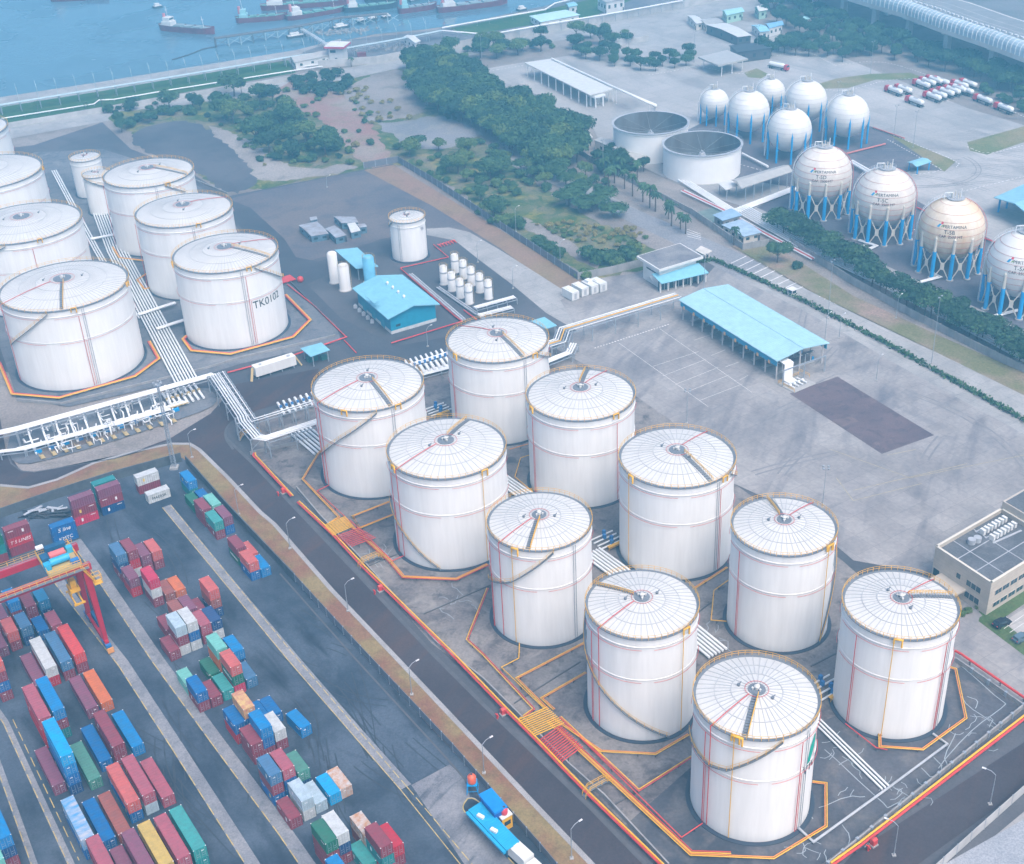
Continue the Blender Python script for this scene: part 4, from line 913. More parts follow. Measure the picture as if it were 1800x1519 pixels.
make_sphere(1798, 463, 11.0, 14.9, 'nearest large gas sphere, cut by the right edge of the picture', text='T-5A', m=M_SPHW)
for px_, py_, r_, z_, l_ in ((1256, 181, 6.6, 9.2, 'small white gas sphere standing leftmost, beside the two open water tanks'), (1316, 195, 9.15, 12.3, 'white gas sphere second from the left behind the open water tanks'),
    (1355, 163, 6.65, 9.2, 'small white gas sphere at the back between two larger ones'), (1417, 177, 9.2, 12.3, 'large white gas sphere at the back, nearest the oval green island'),
    (1388, 228, 9.2, 12.3, 'white gas sphere nearest the camera of the far cluster'), (1490, 203, 9.2, 12.3, 'white gas sphere rightmost in the far cluster')):
    make_sphere(px_, py_, r_, z_, l_, big=False, m=M_SPHW, nleg=9)
# open topped water tanks
M_INNER = mat('weathered_tank_inside', (.17, .19, .21), rough=.7, col2=(.11, .10, .10), var=.3, scale=.15, stretch=(1, 1, .3)); M_BASIN = mat('dark_tank_floor', (.02, .06, .07), rough=.4, var=.5, scale=.25)
for (x, y, r, h, l_) in ((66.9, 554, 16.2, 13.2, 'open topped white water tank, the farther of the two behind the palms'), (85.15, 525.7, 16.13, 12.2, 'open topped white water tank, the nearer of the two with dark floor inside')):
    t = thing('open_tank', l_, 'water tank', (x, y, 0), 0, 'open topped water tanks')
    WT = mat('bright_white_paint', (.82, .81, .79), var=.06, scale=.2); b = MB(); b.lathe((0, 0, 0), [(r, 0), (r, h-1.2), (r+.25, h-1.1), (r+.25, h-.9), (r, h-.8), (r, h)], 96, smooth=False); b.build('shell', WT, t)
    b = MB(); b.lathe((0, 0, 0), [(r-.3, h), (r-.3, 1)], 80); b.build('inner_wall', M_INNER, t)
    b = MB(); b.lathe((0, 0, 0), [(r-.3, 1.2), (.01, 2.2)], 60); b.build('tank_floor', M_BASIN, t)
    b = MB(); b.lathe((0, 0, 0), [(r-.35, h+.02), (r-.35, h+.12), (r+.75, h+.12), (r+.75, h+.02), (r-.35, h+.02)], 80, smooth=False); b.build('rim_walkway', M_GREY, t)
    b = MB(); b.cone((0, 0), .5, .5, 1.5, h*.75, 10)
    for i in range(8): a = 2*pi*i/8; b.tube([((r-.3)*cos(a), (r-.3)*sin(a), h-.3), (0, 0, h*.72)], .03, 4)
    b.cone((0, 0), 2.4, 1.2, h*.45, h*.68, 10); b.build('floating_roof_frame', M_GREY, t)
    b = MB(); handrail(b, ring_pts(r+.7, h+.12, 50), 1.0, 2, .04, True); b.build('handrail', M_GREY, t)
# ---- generic open canopy from four roof corners in photo pixels
def canopy(name, px, z, roofm, colm, label, cat='canopy', thick=.35, ncol=4, inset=.8, pitch=0.0, group=None, colw=.3, fascia=None, mid=0):
    q = [G(a, b, z) for a, b in px]; c = sum(q, Vector())/4; t = thing(name, label, cat, (c.x, c.y, 0), 0, group); L = local(t, q)
    b = MB(); 
    if pitch:
        m1 = (L[0]+L[3])/2+Vector((0, 0, pitch)); m2 = (L[1]+L[2])/2+Vector((0, 0, pitch)); dz = Vector((0, 0, -thick))
        # ridge runs from the middle of edge 3-0 to the middle of edge 1-2
        b.add([L[0], L[1], m2, m1, L[2], L[3]], [(0, 1, 2, 3), (3, 2, 4, 5)])
        b.add([L[0]+dz, L[1]+dz, m2+dz, m1+dz, L[2]+dz, L[3]+dz], [(3, 2, 1, 0), (5, 4, 2, 3)])
        b.add([L[0], L[1], L[1]+dz, L[0]+dz], [(0, 1, 2, 3)]); b.add([L[2], L[3], L[3]+dz, L[2]+dz], [(0, 1, 2, 3)])
        b.add([L[0], m1, L[3], L[3]+dz, m1+dz, L[0]+dz], [(0, 1, 4, 5), (1, 2, 3, 4)]); b.add([L[1], m2, L[2], L[2]+dz, m2+dz, L[1]+dz], [(0, 1, 4, 5), (1, 2, 3, 4)])
    else:
        b.prism([(p.x, p.y) for p in L], z-thick, z)
    rf = b.build('roof', roofm, t)
    for e0, e1 in ((0, 1), (3, 2)):
        for i in range(ncol):
            p = L[e0].lerp(L[e1], (i+.3)/(ncol-.4)) if ncol > 2 else L[e0].lerp(L[e1], .08+.84*i)
            p = p.lerp(Vector((0, 0, p.z)), inset*.12); m_ = MB(); m_.box((p.x, p.y, 0), (colw, colw, z-thick)); m_.build('column', colm, t)
    return t, L
def sheet_roof(name, c, c2=None, s=.45):
    if name in _mc: return _mc[name]
    m = mat(name, c, rough=.45, col2=c2, var=.15, scale=s); return m
M_RWHT = sheet_roof('white_sheet_roof', (.62, .62, .60)); M_RBLU = sheet_roof('pale_blue_sheet_roof', (.26, .52, .62)); M_RGRY = sheet_roof('grey_sheet_roof', (.42, .41, .39)); M_WALLW = mat('white_wall', (.68, .68, .66), var=.15, scale=.3)
t, L = canopy('loading_canopy', [(922, 110), (970, 103), (1083, 155), (1037, 167)], 7, M_RWHT, M_WPIPE, 'long white roofed truck loading canopy beyond the dense wood', 'canopy', .5, 3)
for i in range(9):
    p = L[0].lerp(L[3], (i+.4)/8.8); b = MB(); b.box((p.x, p.y+1, 0), (.5, .5, 6.5)); b.build('column', M_WPIPE, t)
    p = L[1].lerp(L[2], (i+.4)/8.8); b = MB(); b.box((p.x, p.y-1, 0), (.5, .5, 6.5)); b.build('column', M_WPIPE, t)
def pipe_run(name, pts, r, m, label, cat='pipe', sup=None, msup=None, group=None, n=8, world=False, rows=1, gap=.5, z=1.2):
    "pipes along a pixel polyline (px, py[, z]); supports every sup metres"
    W = [G(p[0], p[1], p[2] if len(p) > 2 else z) for p in pts] if not world else [Vector(p) for p in pts]
    t = thing(name, label, cat, (W[0].x, W[0].y, 0), 0, group); L = local(t, W)
    for k in range(rows):
        off = (k-(rows-1)/2)*gap; q = offset_path(L, off)
        b = MB(); b.tube(q, r, n); b.build('pipe', m if not isinstance(m, (list, tuple)) else m[k % len(m)], t)
    if sup:
        acc = 0
        for a, b_ in zip(L, L[1:]):
            d = b_-a; ln = d.length; k = sup*.5-acc
            while k < ln:
                p = a+d*(k/ln); nrm = Vector((-d.y, d.x, 0)).normalized() if hypot(d.x, d.y) > .1 else None
                if nrm is not None and p.z > .5:
                    s_ = MB(); s_.bar((p.x, p.y, 0), (p.x, p.y, p.z-r), .14); w_ = (rows*gap)/2+.15
                    s_.bar(Vector((p.x, p.y, p.z-r-.05))-nrm*w_, Vector((p.x, p.y, p.z-r-.05))+nrm*w_, .12); s_.box((p.x, p.y, 0), (.6, .6, .12)); s_.build('support', msup or M_STEEL, t)
                k += sup
            acc = (ln-(k-sup)) if k > sup*.5 else acc+ln
            acc = min(acc, sup*.49)
    return t
def offset_path(L, off):
    if abs(off) < 1e-6: return L
    out = []
    for i, p in enumerate(L):
        a = L[i-1] if i else None; b = L[i+1] if i < len(L)-1 else None
        d1 = (p-a) if a is not None else (b-p); d2 = (b-p) if b is not None else d1
        d1 = Vector((d1.x, d1.y, 0)); d2 = Vector((d2.x, d2.y, 0))
        if d1.length < .05: d1 = d2
        if d2.length < .05: d2 = d1
        if d1.length < .05: out.append(p.copy()); continue
        d1.normalize(); d2.normalize(); d = (d1+d2); d = d.normalized() if d.length > .1 else d1
        out.append(p+Vector((-d.y, d.x, 0))*off/max(.45, d.dot(d2)))
    return out
pipe_run('pipe_bridge', [(970, 103, 7.6), (1083, 155, 7.6), (1153, 186, 7.6), (1153, 186, .3)], .5, M_WPIPE, 'thick white pipe bridge running past the loading canopy to the water tanks', 'pipe bridge', 30, M_WPIPE)
b = thing('gate_frame', 'small white square gate frame at the corner of the long loading canopy', 'gate', G(1049, 187), HEAD)
for dx in (-2.2, 2.2):
    for dy in (-2, 2): m_ = MB(); m_.box((dx, dy, 0), (.6, .6, 5)); m_.build('post', M_WPIPE, b)
m_ = MB(); m_.box((0, 0, 5), (6.5, 5.5, 1)); m_.build('roof_slab', M_WPIPE, b)
canopy('weighbridge_canopy', [(1227, 100), (1278, 88), (1315, 103), (1263, 115)], 6.5, M_RGRY, M_WPIPE, 'square grey open canopy on the far tanker yard', 'canopy', .8, 3, group=None)
t, L = canopy('pump_shelter', [(1286, 316), (1378, 290), (1394, 301), (1303, 331)], 6.5, M_RGRY, M_STEEL, 'long grey roofed pump shelter between the near open tank and the large spheres', 'shelter', .3, 6, pitch=1.2)
canopy('small_shelter', [(1262, 322), (1285, 316), (1298, 326), (1276, 334)], 4.5, M_RWHT, M_STEEL, 'small white roofed shelter at the end of the long grey pump shelter', 'shelter', .25, 2)
def hut(name, px, z, roofm, wallm, label, cat='building', pitch=1.0, over=.9, door=True, win=3, group=None):
    "simple house: pitched roof from four pixel corners at eaves height z, walls inset, windows and a door on the two camera sides"
    q = [G(a, b, z) for a, b in px]; c = sum(q, Vector())/4; t = thing(name, label, cat, (c.x, c.y, 0), 0, group); L = local(t, q); dz = Vector((0, 0, -.18))
    m1 = (L[0]+L[3])/2+Vector((0, 0, pitch)); m2 = (L[1]+L[2])/2+Vector((0, 0, pitch)); b = MB()
    b.add([L[0], L[1], m2, m1, L[2], L[3]], [(0, 1, 2, 3), (3, 2, 4, 5)]); b.add([L[0]+dz, L[1]+dz, m2+dz, m1+dz, L[2]+dz, L[3]+dz], [(3, 2, 1, 0), (5, 4, 2, 3)])
    b.add([L[0], L[1], L[1]+dz, L[0]+dz], [(0, 1, 2, 3)]); b.add([L[2], L[3], L[3]+dz, L[2]+dz], [(0, 1, 2, 3)])
    b.add([L[0], m1, L[3], L[3]+dz, m1+dz, L[0]+dz], [(0, 1, 4, 5), (1, 2, 3, 4)]); b.add([L[1], m2, L[2], L[2]+dz, m2+dz, L[1]+dz], [(0, 1, 4, 5), (1, 2, 3, 4)])
    b.build('roof', roofm, t)
    cc = sum(L, Vector())/4; W = [p+(cc-p).normalized()*over for p in L]; b = MB(); b.prism([(p.x, p.y) for p in W], 0, z-.2)
    g1 = (W[0]+W[3])/2; g2 = (W[1]+W[2])/2
    for a_, g_, b_ in ((W[0], g1, W[3]), (W[1], g2, W[2])): b.add([(a_.x, a_.y, z-.21), (b_.x, b_.y, z-.21), (g_.x, g_.y, z+pitch*.8)], [(0, 1, 2)])
    b.build('wall', wallm, t)
    cam_l = Vector((-c.x, -c.y, 0))
    for i in range(4):
        a_, b_ = W[i], W[(i+1) % 4]; d = b_-a_; ln = hypot(d.x, d.y); nrm = Vector((d.y, -d.x, 0)).normalized(); mid = (a_+b_)/2
        if nrm.dot(Vector((mid.x, mid.y, 0))) < 0: nrm = -nrm
        if nrm.dot(cam_l) <= 0: continue
        k = max(1, min(win, int(ln/3)))
        for j in range(k):
            p = a_+d*((j+.5)/k); w_ = MB(); w_.box((p.x+nrm.x*.03, p.y+nrm.y*.03, z*.38), (min(1.5, ln/k*.5), .1, z*.3), atan2(d.y, d.x)); w_.build('window', glass_mat(), t)
        if door and ln > 4:
            p = a_+d*.06+d*(.0); w_ = MB(); w_.box((p.x+nrm.x*.04, p.y+nrm.y*.04, .05), (.9, .1, min(2.1, z-.6)), atan2(d.y, d.x)); w_.build('door', M_DARK, t)
    return t
M_WPINK = mat('pale_plaster', (.62, .58, .52), var=.2, scale=.3); M_WGRN = mat('green_plaster', (.36, .55, .45), var=.1, scale=.4)
hut('long_shed', [(1043, 246), (1056, 241), (1133, 274), (1118, 282)], 4.5, M_RGRY, M_WPINK, 'long beige roofed shed at the foot of the farther open tank', pitch=.8)
hut('white_hut', [(1012, 238), (1033, 234), (1042, 241), (1022, 248)], 4, M_RWHT, M_WPINK, 'small white roofed hut at the edge of the dense wood', pitch=.5)
hut('long_house', [(1240, 43), (1275, 40), (1322, 62), (1297, 65)], 5, M_RWHT, M_DARK, 'long white roofed shed with dark open side, far top of the terminal', pitch=.8)
hut('house', [(1325, 12), (1340, 8), (1350, 17), (1334, 20)], 5, M_RWHT, M_WGRN, 'small white roofed house with green walls far in the trees', pitch=1.6)
hut('house', [(1268, 18), (1300, 13), (1309, 20), (1277, 27)], 5, sheet_roof('aqua_roof', (.34, .60, .62)), M_WGRN, 'aqua roofed house standing beside the far track', pitch=1.2)
hut('house', [(1208, 27), (1222, 27), (1238, 39), (1224, 42)], 4, M_RWHT, M_WPINK, 'small white shed left of the long white roofed shed', pitch=.6)
hut('house', [(1228, 34), (1258, 31), (1272, 39), (1240, 43)], 4, M_RGRY, M_WPINK, 'grey roofed shed joined to the long white roofed shed', pitch=.6)
hut('house', [(1343, 42), (1372, 37), (1378, 43), (1352, 50)], 5, sheet_roof('blue_tile_roof', (.20, .42, .62)), M_WALLW, 'blue roofed house between trees at the far edge of the terminal', pitch=1.2)
hut('house', [(1320, 44), (1338, 43), (1354, 54), (1336, 56)], 4.5, sheet_roof('cyan_roof', (.28, .55, .66)), M_WALLW, 'cyan roofed house left of the blue roofed one', pitch=1)
hut('house', [(1405, 30), (1418, 28), (1424, 33), (1411, 36)], 4, sheet_roof('aqua_roof', (.3, .6, .6)), M_WALLW, 'tiny aqua roofed house half hidden by trees before the viaduct', pitch=1)
hut('flat_shed', [(1281, 80), (1340, 73), (1358, 84), (1296, 92)], 6, mat('black_roof', (.05, .06, .07), var=.2), M_DARK, 'long black flat shed beside the trees behind the square canopy', pitch=.2)
canopy('blue_canopy', [(1747, 347), (1835, 308), (1905, 345), (1820, 388)], 6.5, M_RBLU, M_LEGB, 'large blue roofed canopy cut by the right edge', 'canopy', .3, 6, pitch=2.0, colw=.6)
canopy('blue_shelter', [(1595, 285), (1621, 277), (1638, 284), (1611, 293)], 3.6, M_RBLU, M_LEGB, 'small blue roofed shelter on the grass corner behind the large spheres', 'shelter', .2, 2, pitch=.5, colw=.4)
# tanker trucks
M_TRW = mat('tanker_white', (.76, .76, .74), rough=.35); M_TRR = mat('tanker_cab_red', (.50, .04, .07), rough=.4); M_TYRE = mat('tyre', (.02, .02, .022))
def make_truck():
    t = thing('tanker_truck', None, 'tanker truck')
    b = MB(); prof = [(.01, 0), (.75, .12), (1.1, .45), (1.15, .9), (1.15, 8.6), (1.1, 9.1), (.75, 9.4), (.01, 9.5)]; n = 20; vs = []
    for r, x in prof:
        for i in range(n): a = 2*pi*i/n; vs.append((-5.0+x, r*cos(a), 2.35+r*sin(a)))
    b.add(vs, [(j*n+i, j*n+(i+1) % n, (j+1)*n+(i+1) % n, (j+1)*n+i) for j in range(len(prof)-1) for i in range(n)], 0, True); b.build('tank', M_TRW, t)
    b = MB(); b.box((0, 0, .75), (11.6, .9, .35)); b.box((0, 0, 1.1), (9, 1.4, .25)); b.build('chassis', M_DARK, t)
    b = MB(); b.prism([(4.9, -1.2), (7.0, -1.2), (7.0, 1.2), (4.9, 1.2)], .7, 2.0); b.add([(5.0, -1.15, 2.0), (6.95, -1.15, 2.0), (6.95, 1.15, 2.0), (5.0, 1.15, 2.0), (5.0, -1.05, 3.1), (6.6, -1.05, 3.1), (6.6, 1.05, 3.1), (5.0, 1.05, 3.1)], [(4, 5, 6, 7), (0, 1, 5, 4), (1, 2, 6, 5), (2, 3, 7, 6), (3, 0, 4, 7)]); b.build('cab', M_TRR, t)
    b = MB(); b.add([(6.97, -1.0, 2.1), (6.97, 1.0, 2.1), (6.66, .95, 2.95), (6.66, -.95, 2.95)], [(0, 1, 2, 3)]); b.build('windscreen', glass_mat(), t)
    for x in (6.1, 3.4, -2.6, -3.9):
        for s_ in (-1, 1):
            w_ = MB(); w_.v = []; n = 16; vs = [(x+.5*cos(2*pi*i/n), s_*(1.0+e), .5+.5*sin(2*pi*i/n)) for e in (-.15, .15) for i in range(n)]
            w_.add(vs, [(i, (i+1) % n, n+(i+1) % n, n+i) for i in range(n)]+[tuple(range(n)), tuple(range(n, 2*n))], 0); w_.build('wheel', M_TYRE, t)
    b = MB(); b.box((0, .35, 3.52), (3, .5, .12)); b.build('walkway', M_GREY, t)
    return t
trk = make_truck(); tr_px = [(1366, 117, 'alone near the square canopy'), (1573, 161, 'at the left end of the front pair'), (1590, 159, 'second from the left of the front pair'), (1610, 180, 'standing alone ahead of the front pair'), (1622, 150, 'leftmost in the back row'), (1632, 146, 'second in the back row'), (1644, 143, 'third in the back row'), (1656, 145, 'rightmost in the back row'),
    (1641, 172, 'leftmost in the middle row'), (1651, 168, 'second in the middle row'), (1664, 164, 'third in the middle row'), (1675, 161, 'fourth in the middle row'), (1686, 158, 'fifth in the middle row'), (1698, 161, 'rightmost in the middle row'), (1689, 151, 'left of the pair near the trees'), (1704, 149, 'right of the pair near the trees'), (1730, 177, 'first of two parked apart on the right'), (1767, 192, 'last one on the right, parked apart')]
for i, (a, b_, d_) in enumerate(tr_px):
    o = trk if i == 0 else copy_tree(trk); c = G(a, b_, 1.5); e = G(a+36, b_+14, 1.5) if i else G(a-30, b_-6, 1.5); d = c-e
    o.location = (c.x, c.y, .14); o.rotation_euler = (0, 0, atan2(d.y, d.x)); o['label'] = 'white tanker truck with red cab '+d_; o['group'] = 'tanker trucks on the far yard'
# viaduct
M_VIA = mat('viaduct_concrete', (.56, .55, .53), var=.2, scale=.1, fine=.05); M_BARR = mat('noise_barrier_sheet', (.44, .53, .58), rough=.4, metal=.1, var=.2, scale=.15); M_VRD = mat('viaduct_asphalt', (.24, .25, .26), var=.2, scale=.2)
vb = [G(1380, -2), G(1427, 17), G(1478, 38), G(1533, 56), G(1592, 75), G(1658, 103), G(1737, 132), G(1830, 170), G(1960, 222)]
t = thing('viaduct', 'elevated motorway on concrete piers with ribbed silver noise barrier, top right', 'viaduct', vb[3]); L = local(t, vb); ZD = 16.5
near = offset_path(L, -5); far = offset_path(L, 40)
if far[3].y < near[3].y: near = offset_path(L, 5); far = offset_path(L, -40); sg = -1
else: sg = 1
near = [Vector((p.x, p.y, 0)) for p in near]; far = [Vector((p.x, p.y, 0)) for p in far]
b = MB(); n = len(near)
for i in range(n-1):
    a0, a1, c1, c0 = near[i], near[i+1], far[i+1], far[i]; q = [a0, a1, c1, c0]
    b.add([(p.x, p.y, ZD) for p in q]+[(p.x, p.y, ZD-2.2) for p in q], [(0, 1, 2, 3), (7, 6, 5, 4), (0, 4, 5, 1), (2, 6, 7, 3)])
b.build('deck', M_VIA, t)
b = MB(); 
for i in range(n-1):
    q = [near[i].lerp(far[i], .05), near[i+1].lerp(far[i+1], .05), near[i+1].lerp(far[i+1], .97), near[i].lerp(far[i], .97)]; b.add([(p.x, p.y, ZD+.02) for p in q], [(0, 1, 2, 3)])
b.build('road_surface', M_VRD, t)
for fr, mm, wd in ((.20, M_WHITEP, .25), (.33, M_WHITEP, .25), (.47, M_WPIPE, .8), (.60, M_WHITEP, .25), (.74, M_WHITEP, .25)):
    b = MB(); pts = [near[i].lerp(far[i], fr)+Vector((0, 0, ZD+.06)) for i in range(n)]
    if wd > .5:
        for p, q in zip(pts, pts[1:]):
            k = int((q-p).length/4)
            for j in range(k): b.bar(p+(q-p)*(j/k)+Vector((0, 0, .4)), p+(q-p)*((j+.6)/k)+Vector((0, 0, .4)), .7, .8)
    else: ribbon(b, pts, wd)
    b.build('median_barrier' if wd > .5 else 'lane_line', mm, t)
def barr(path, other, name):
    b = MB(); rb = MB(); prof = [(0, 0), (0, 2.6), (.35, 4.0), (1.2, 5.1), (2.6, 5.8), (4.2, 6.0)]
    for i in range(n-1):
        L_ = (path[i+1]-path[i]).length; k = max(1, int(L_/3.2)); inw = ((other[i]+other[i+1])-(path[i]+path[i+1])).normalized()
        for j in range(k):
            p, q = path[i].lerp(path[i+1], j/k), path[i].lerp(path[i+1], (j+1)/k)
            v0 = [p+inw*x+Vector((0, 0, ZD+z)) for x, z in prof]; v1 = [q+inw*x+Vector((0, 0, ZD+z)) for x, z in prof]; m_ = len(prof)
            b.add(v0+v1, [(s, m_+s, m_+s+1, s+1) for s in range(m_-1)], 0, False)
            for s in range(m_-1): rb.bar(v0[s]-inw*.08, v0[s+1]-inw*.08, .28, .3)
    b.build(name, M_BARR, t); rb.build('barrier_rib', M_WPIPE, t)
barr(near, far, 'noise_barrier')
for i in range(1, n-1):
    for fr in (.14, .82):
        p = near[i].lerp(far[i], fr); d = (near[i+1]-near[i]).normalized(); b = MB(); b.box((p.x, p.y, 0), (3.4, 2.6, ZD-4), atan2(d.y, d.x)); b.box((p.x, p.y, ZD-4.1), (4.2, 5.5, 1.95), atan2(d.y, d.x)); b.build('pier', M_VIA, t)
# ================================================================ buildings and yard equipment
M_WSB = sheet_roof('workshop_blue_wall', (.01, .27, .42)); M_RBL2 = sheet_roof('blue_roof_sheet', (.22, .50, .62)); M_BASEW = mat('white_plinth', (.58, .60, .60), var=.2, scale=.5)
def ribbed_roof(b, q, n, h=.06):
    "standing seams between two opposite edges q0-q1 and q3-q2"
    for i in range(1, n):
        p0 = q[0].lerp(q[1], i/n); p1 = q[3].lerp(q[2], i/n); b.bar(p0+Vector((0, 0, h/2)), p1+Vector((0, 0, h/2)), .09, h)
# blue workshop
q = [G(619.5, 507, 6.4), G(682, 561, 6.4), G(769.5, 539, 6.4), G(707, 483, 6.4)]; q[2] = q[1]+(q[3]-q[0])
c = sum(q, Vector())/4; t = thing('workshop', 'blue workshop with pale blue pitched roof and white plinth, beside the red pipe', 'workshop', (c.x, c.y, 0)); L = local(t, q)
m1 = (L[0]+L[3])/2+Vector((0, 0, 2.2)); m2 = (L[1]+L[2])/2+Vector((0, 0, 2.2)); b = MB(); dz = Vector((0, 0, -.2))
b.add([L[0], L[1], m2, m1, L[2], L[3]], [(0, 1, 2, 3), (3, 2, 4, 5)]); b.add([L[0]+dz, L[1]+dz, m2+dz, m1+dz, L[2]+dz, L[3]+dz], [(3, 2, 1, 0), (5, 4, 2, 3)])
for e in ((L[0], L[1]), (L[2], L[3]), (L[1], m2), (m2, L[2]), (L[3], m1), (m1, L[0])): b.bar(e[0]+dz/2, e[1]+dz/2, .16, .34)
ribbed_roof(b, [L[0], L[1], m2, m1], 30); ribbed_roof(b, [m1, m2, L[2], L[3]], 30); b.build('roof', M_RBL2, t)
cc = sum(L, Vector())/4; ax = (L[1]-L[0]).normalized(); ay = (L[3]-L[0]).normalized()
W = [L[0]+ax*1.1+ay*1.2, L[1]-ax*1.1+ay*1.2, L[2]-ax*1.1-ay*1.2, L[3]+ax*1.1-ay*1.2]
b = MB(); b.prism([(p.x, p.y) for p in W], 1.2, 6.25)
for i, j, g in ((0, 3, m1+ax*1.1), (1, 2, m2-ax*1.1)): b.add([(W[i].x, W[i].y, 6.24), (W[j].x, W[j].y, 6.24), (g.x, g.y, 8.2)], [(0, 1, 2)])
b.build('wall', M_WSB, t); b = MB(); W2 = [p+(cc-p).normalized()*-.06 for p in W]; b.prism([(p.x, p.y) for p in W2], 0, 1.2); b.build('plinth', M_BASEW, t)
for k in range(4):
    p = m1.lerp(m2, .30+k*.15); v = MB(); v.cone((p.x, p.y), .35, .35, p.z, p.z+.5, 10); v.sphere((p.x, p.y, p.z+.6), .5, 10, 6); v.build('roof_vent', M_WPIPE, t)
for k in range(3):
    p = W[0].lerp(W[1], .2+k*.28)-ay*.04; v = MB(); v.box((p.x, p.y, .3), (3, .12, 3.4), atan2(ax.y, ax.x)); v.build('shutter', mat('shutter_blue', (.04, .30, .42)), t)
v = MB(); p = W[0].lerp(W[1], .62); s = p-ay*2.4
v.add([p+ax*-3.5+Vector((0, 0, 3.6)), p+ax*3.5+Vector((0, 0, 3.6)), s+ax*3.5+Vector((0, 0, 3.0)), s-ax*3.5+Vector((0, 0, 3.0)), p+ax*-3.5+Vector((0, 0, 3.45)), p+ax*3.5+Vector((0, 0, 3.45)), s+ax*3.5+Vector((0, 0, 2.85)), s-ax*3.5+Vector((0, 0, 2.85))], [(3, 2, 1, 0), (4, 5, 6, 7), (2, 3, 7, 6), (0, 3, 7, 4), (1, 2, 6, 5)]); v.build('awning', M_RBL2, t)
v = MB(); p = W[1].lerp(W[2], .16)+ax*.04; v.box((p.x, p.y, 2.3), (1.6, .1, .8), atan2(ay.y, ay.x)); v.build('window', glass_mat(), t)
for k in range(5):
    p = W[0].lerp(W[1], .05+k*.13)-ay*1.8; v = MB(); v.box((p.x, p.y, 0), (1.2, .9, 1.2)); v.cone((p.x, p.y), .3, .3, 1.2, 1.6, 8); v.build('air_unit', M_GREY, t)
# blue process canopies and sheds
canopy('blue_canopy', [(588, 439), (628, 435), (665, 468), (626, 472)], 5, M_RBL2, M_STEEL, 'blue roofed open canopy between the white and light blue standing tanks', thick=.25, ncol=4)
t, L = canopy('pump_canopy', [(528, 612), (565, 602), (580, 615), (546, 627)], 4, M_RBL2, M_STEEL, 'small pale blue canopy over green pumps beside the long white tank box', thick=.2, ncol=2)
b = MB(); b.box((-1.5, 0, 0), (3.2, 1.8, 1.9), HEAD); b.box((2.2, .6, 0), (2.2, 1.6, 1.5), HEAD); b.build('pump', mat('machine_green', (.03, .14, .13)), t)
canopy('pump_canopy', [(933, 564), (957, 557), (979, 572), (960, 578)], 4, M_RBL2, M_STEEL, 'small pale blue canopy behind the farthest back row tank', thick=.2, ncol=2)
M_TIN = mat('weathered_tin', (.34, .38, .43), rough=.6, col2=(.24, .22, .23), var=.4, scale=.35); M_TINW = mat('blue_grey_boards', (.12, .22, .30), var=.4, scale=.5)
for i, (pp, l_) in enumerate((([(525, 396), (557, 389), (578, 410), (547, 415)], 'largest rusty tin roofed shed of the cluster on the brown field'), ([(571, 402), (588, 396), (609, 413), (590, 418)], 'middle tin roofed shed of the cluster on the brown field'), ([(586, 380), (624, 381), (630, 391), (600, 392)], 'rear tin roofed shed of the cluster on the brown field'),
    ([(610, 393), (624, 391), (634, 405), (617, 409)], 'dirty white covered shed of the cluster on the brown field'), ([(627, 394), (641, 393), (645, 398), (632, 400)], 'small right hand shed of the cluster on the brown field'), ([(544, 382), (556, 380), (558, 385), (546, 388)], 'tiny detached shed behind the cluster on the brown field'))):
    hut('site_shed', pp, 2.9, M_TIN if i != 3 else M_RWHT, M_TINW, l_, 'shed', pitch=.25, over=.25, win=2, group='sheds on the brown field')
# vertical process vessels
def vessel(cx, cy, r, h, m, label, legs=False, cage=True, group=None):
    p = G(cx, cy, 0); t = thing('vessel', label, 'storage vessel', (p.x, p.y, .2), 0, group); b = MB()
    b.lathe((0, 0, 0), [(r*1.02, .15), (r, .3), (r, h), (r*.8, h+r*.28), (r*.4, h+r*.42), (.01, h+r*.46)], 28); b.build('shell', m, t)
    b = MB(); b.cone((0, 0), r*1.2, r*1.2, 0, .16, 24); b.build('foundation', M_KERB, t)
    if cage:
        b = MB(); handrail(b, ring_pts(r*1.0, h+.05, 14), 1.0, 2, .04, True)
        b.bar((r+.35, -.25, .2), (r+.35, -.25, h+1), .06); b.bar((r+.35, .25, .2), (r+.35, .25, h+1), .06)
        for k in range(int(h/.5)): b.bar((r+.35, -.25, .5+k*.5), (r+.35, .25, .5+k*.5), .04)
        b.build('cage_ladder', M_YELL2, t)
    return t
M_YELL2 = mat('dull_yellow_steel', (.45, .34, .16), rough=.6)
M_BAND = mat('grey_bands', (.5, .5, .5))
nv = ['front row, farthest left', 'front row, second from left', 'front row, third from left', 'front row, nearest', 'back row, farthest', 'back row, second from the far end', 'back row, middle', 'back row, second nearest', 'back row, nearest']
for i, (a, b_) in enumerate(((781, 500), (795, 511.5), (809.5, 523.5), (825, 534), (800.5, 479), (815, 490), (829, 502), (844, 514), (859, 525.5))):
    t = vessel(a, b_, 1.38, 6.5, M_TANK, 'slim white vessel in the double row of nine, '+nv[i], group='slim white vessels')
    b = MB(); b.lathe((0, 0, 0), [(1.385, 4.3), (1.395, 4.3), (1.395, 4.9), (1.385, 4.9)], 24); b.build('band', M_GREY, t)
vessel(589, 497, 1.75, 11, M_TANK, 'tall white vessel left of the blue canopy, taller of two', cage=False, group='tall white vessels'); vessel(607.5, 510, 2.0, 9, M_TANK, 'white vessel left of the blue workshop, nearer and shorter of two', group='tall white vessels')
vessel(651, 496, 2.1, 9.2, sheet_roof('light_blue_vessel', (.16, .50, .72)), 'light blue vessel standing behind the blue workshop')
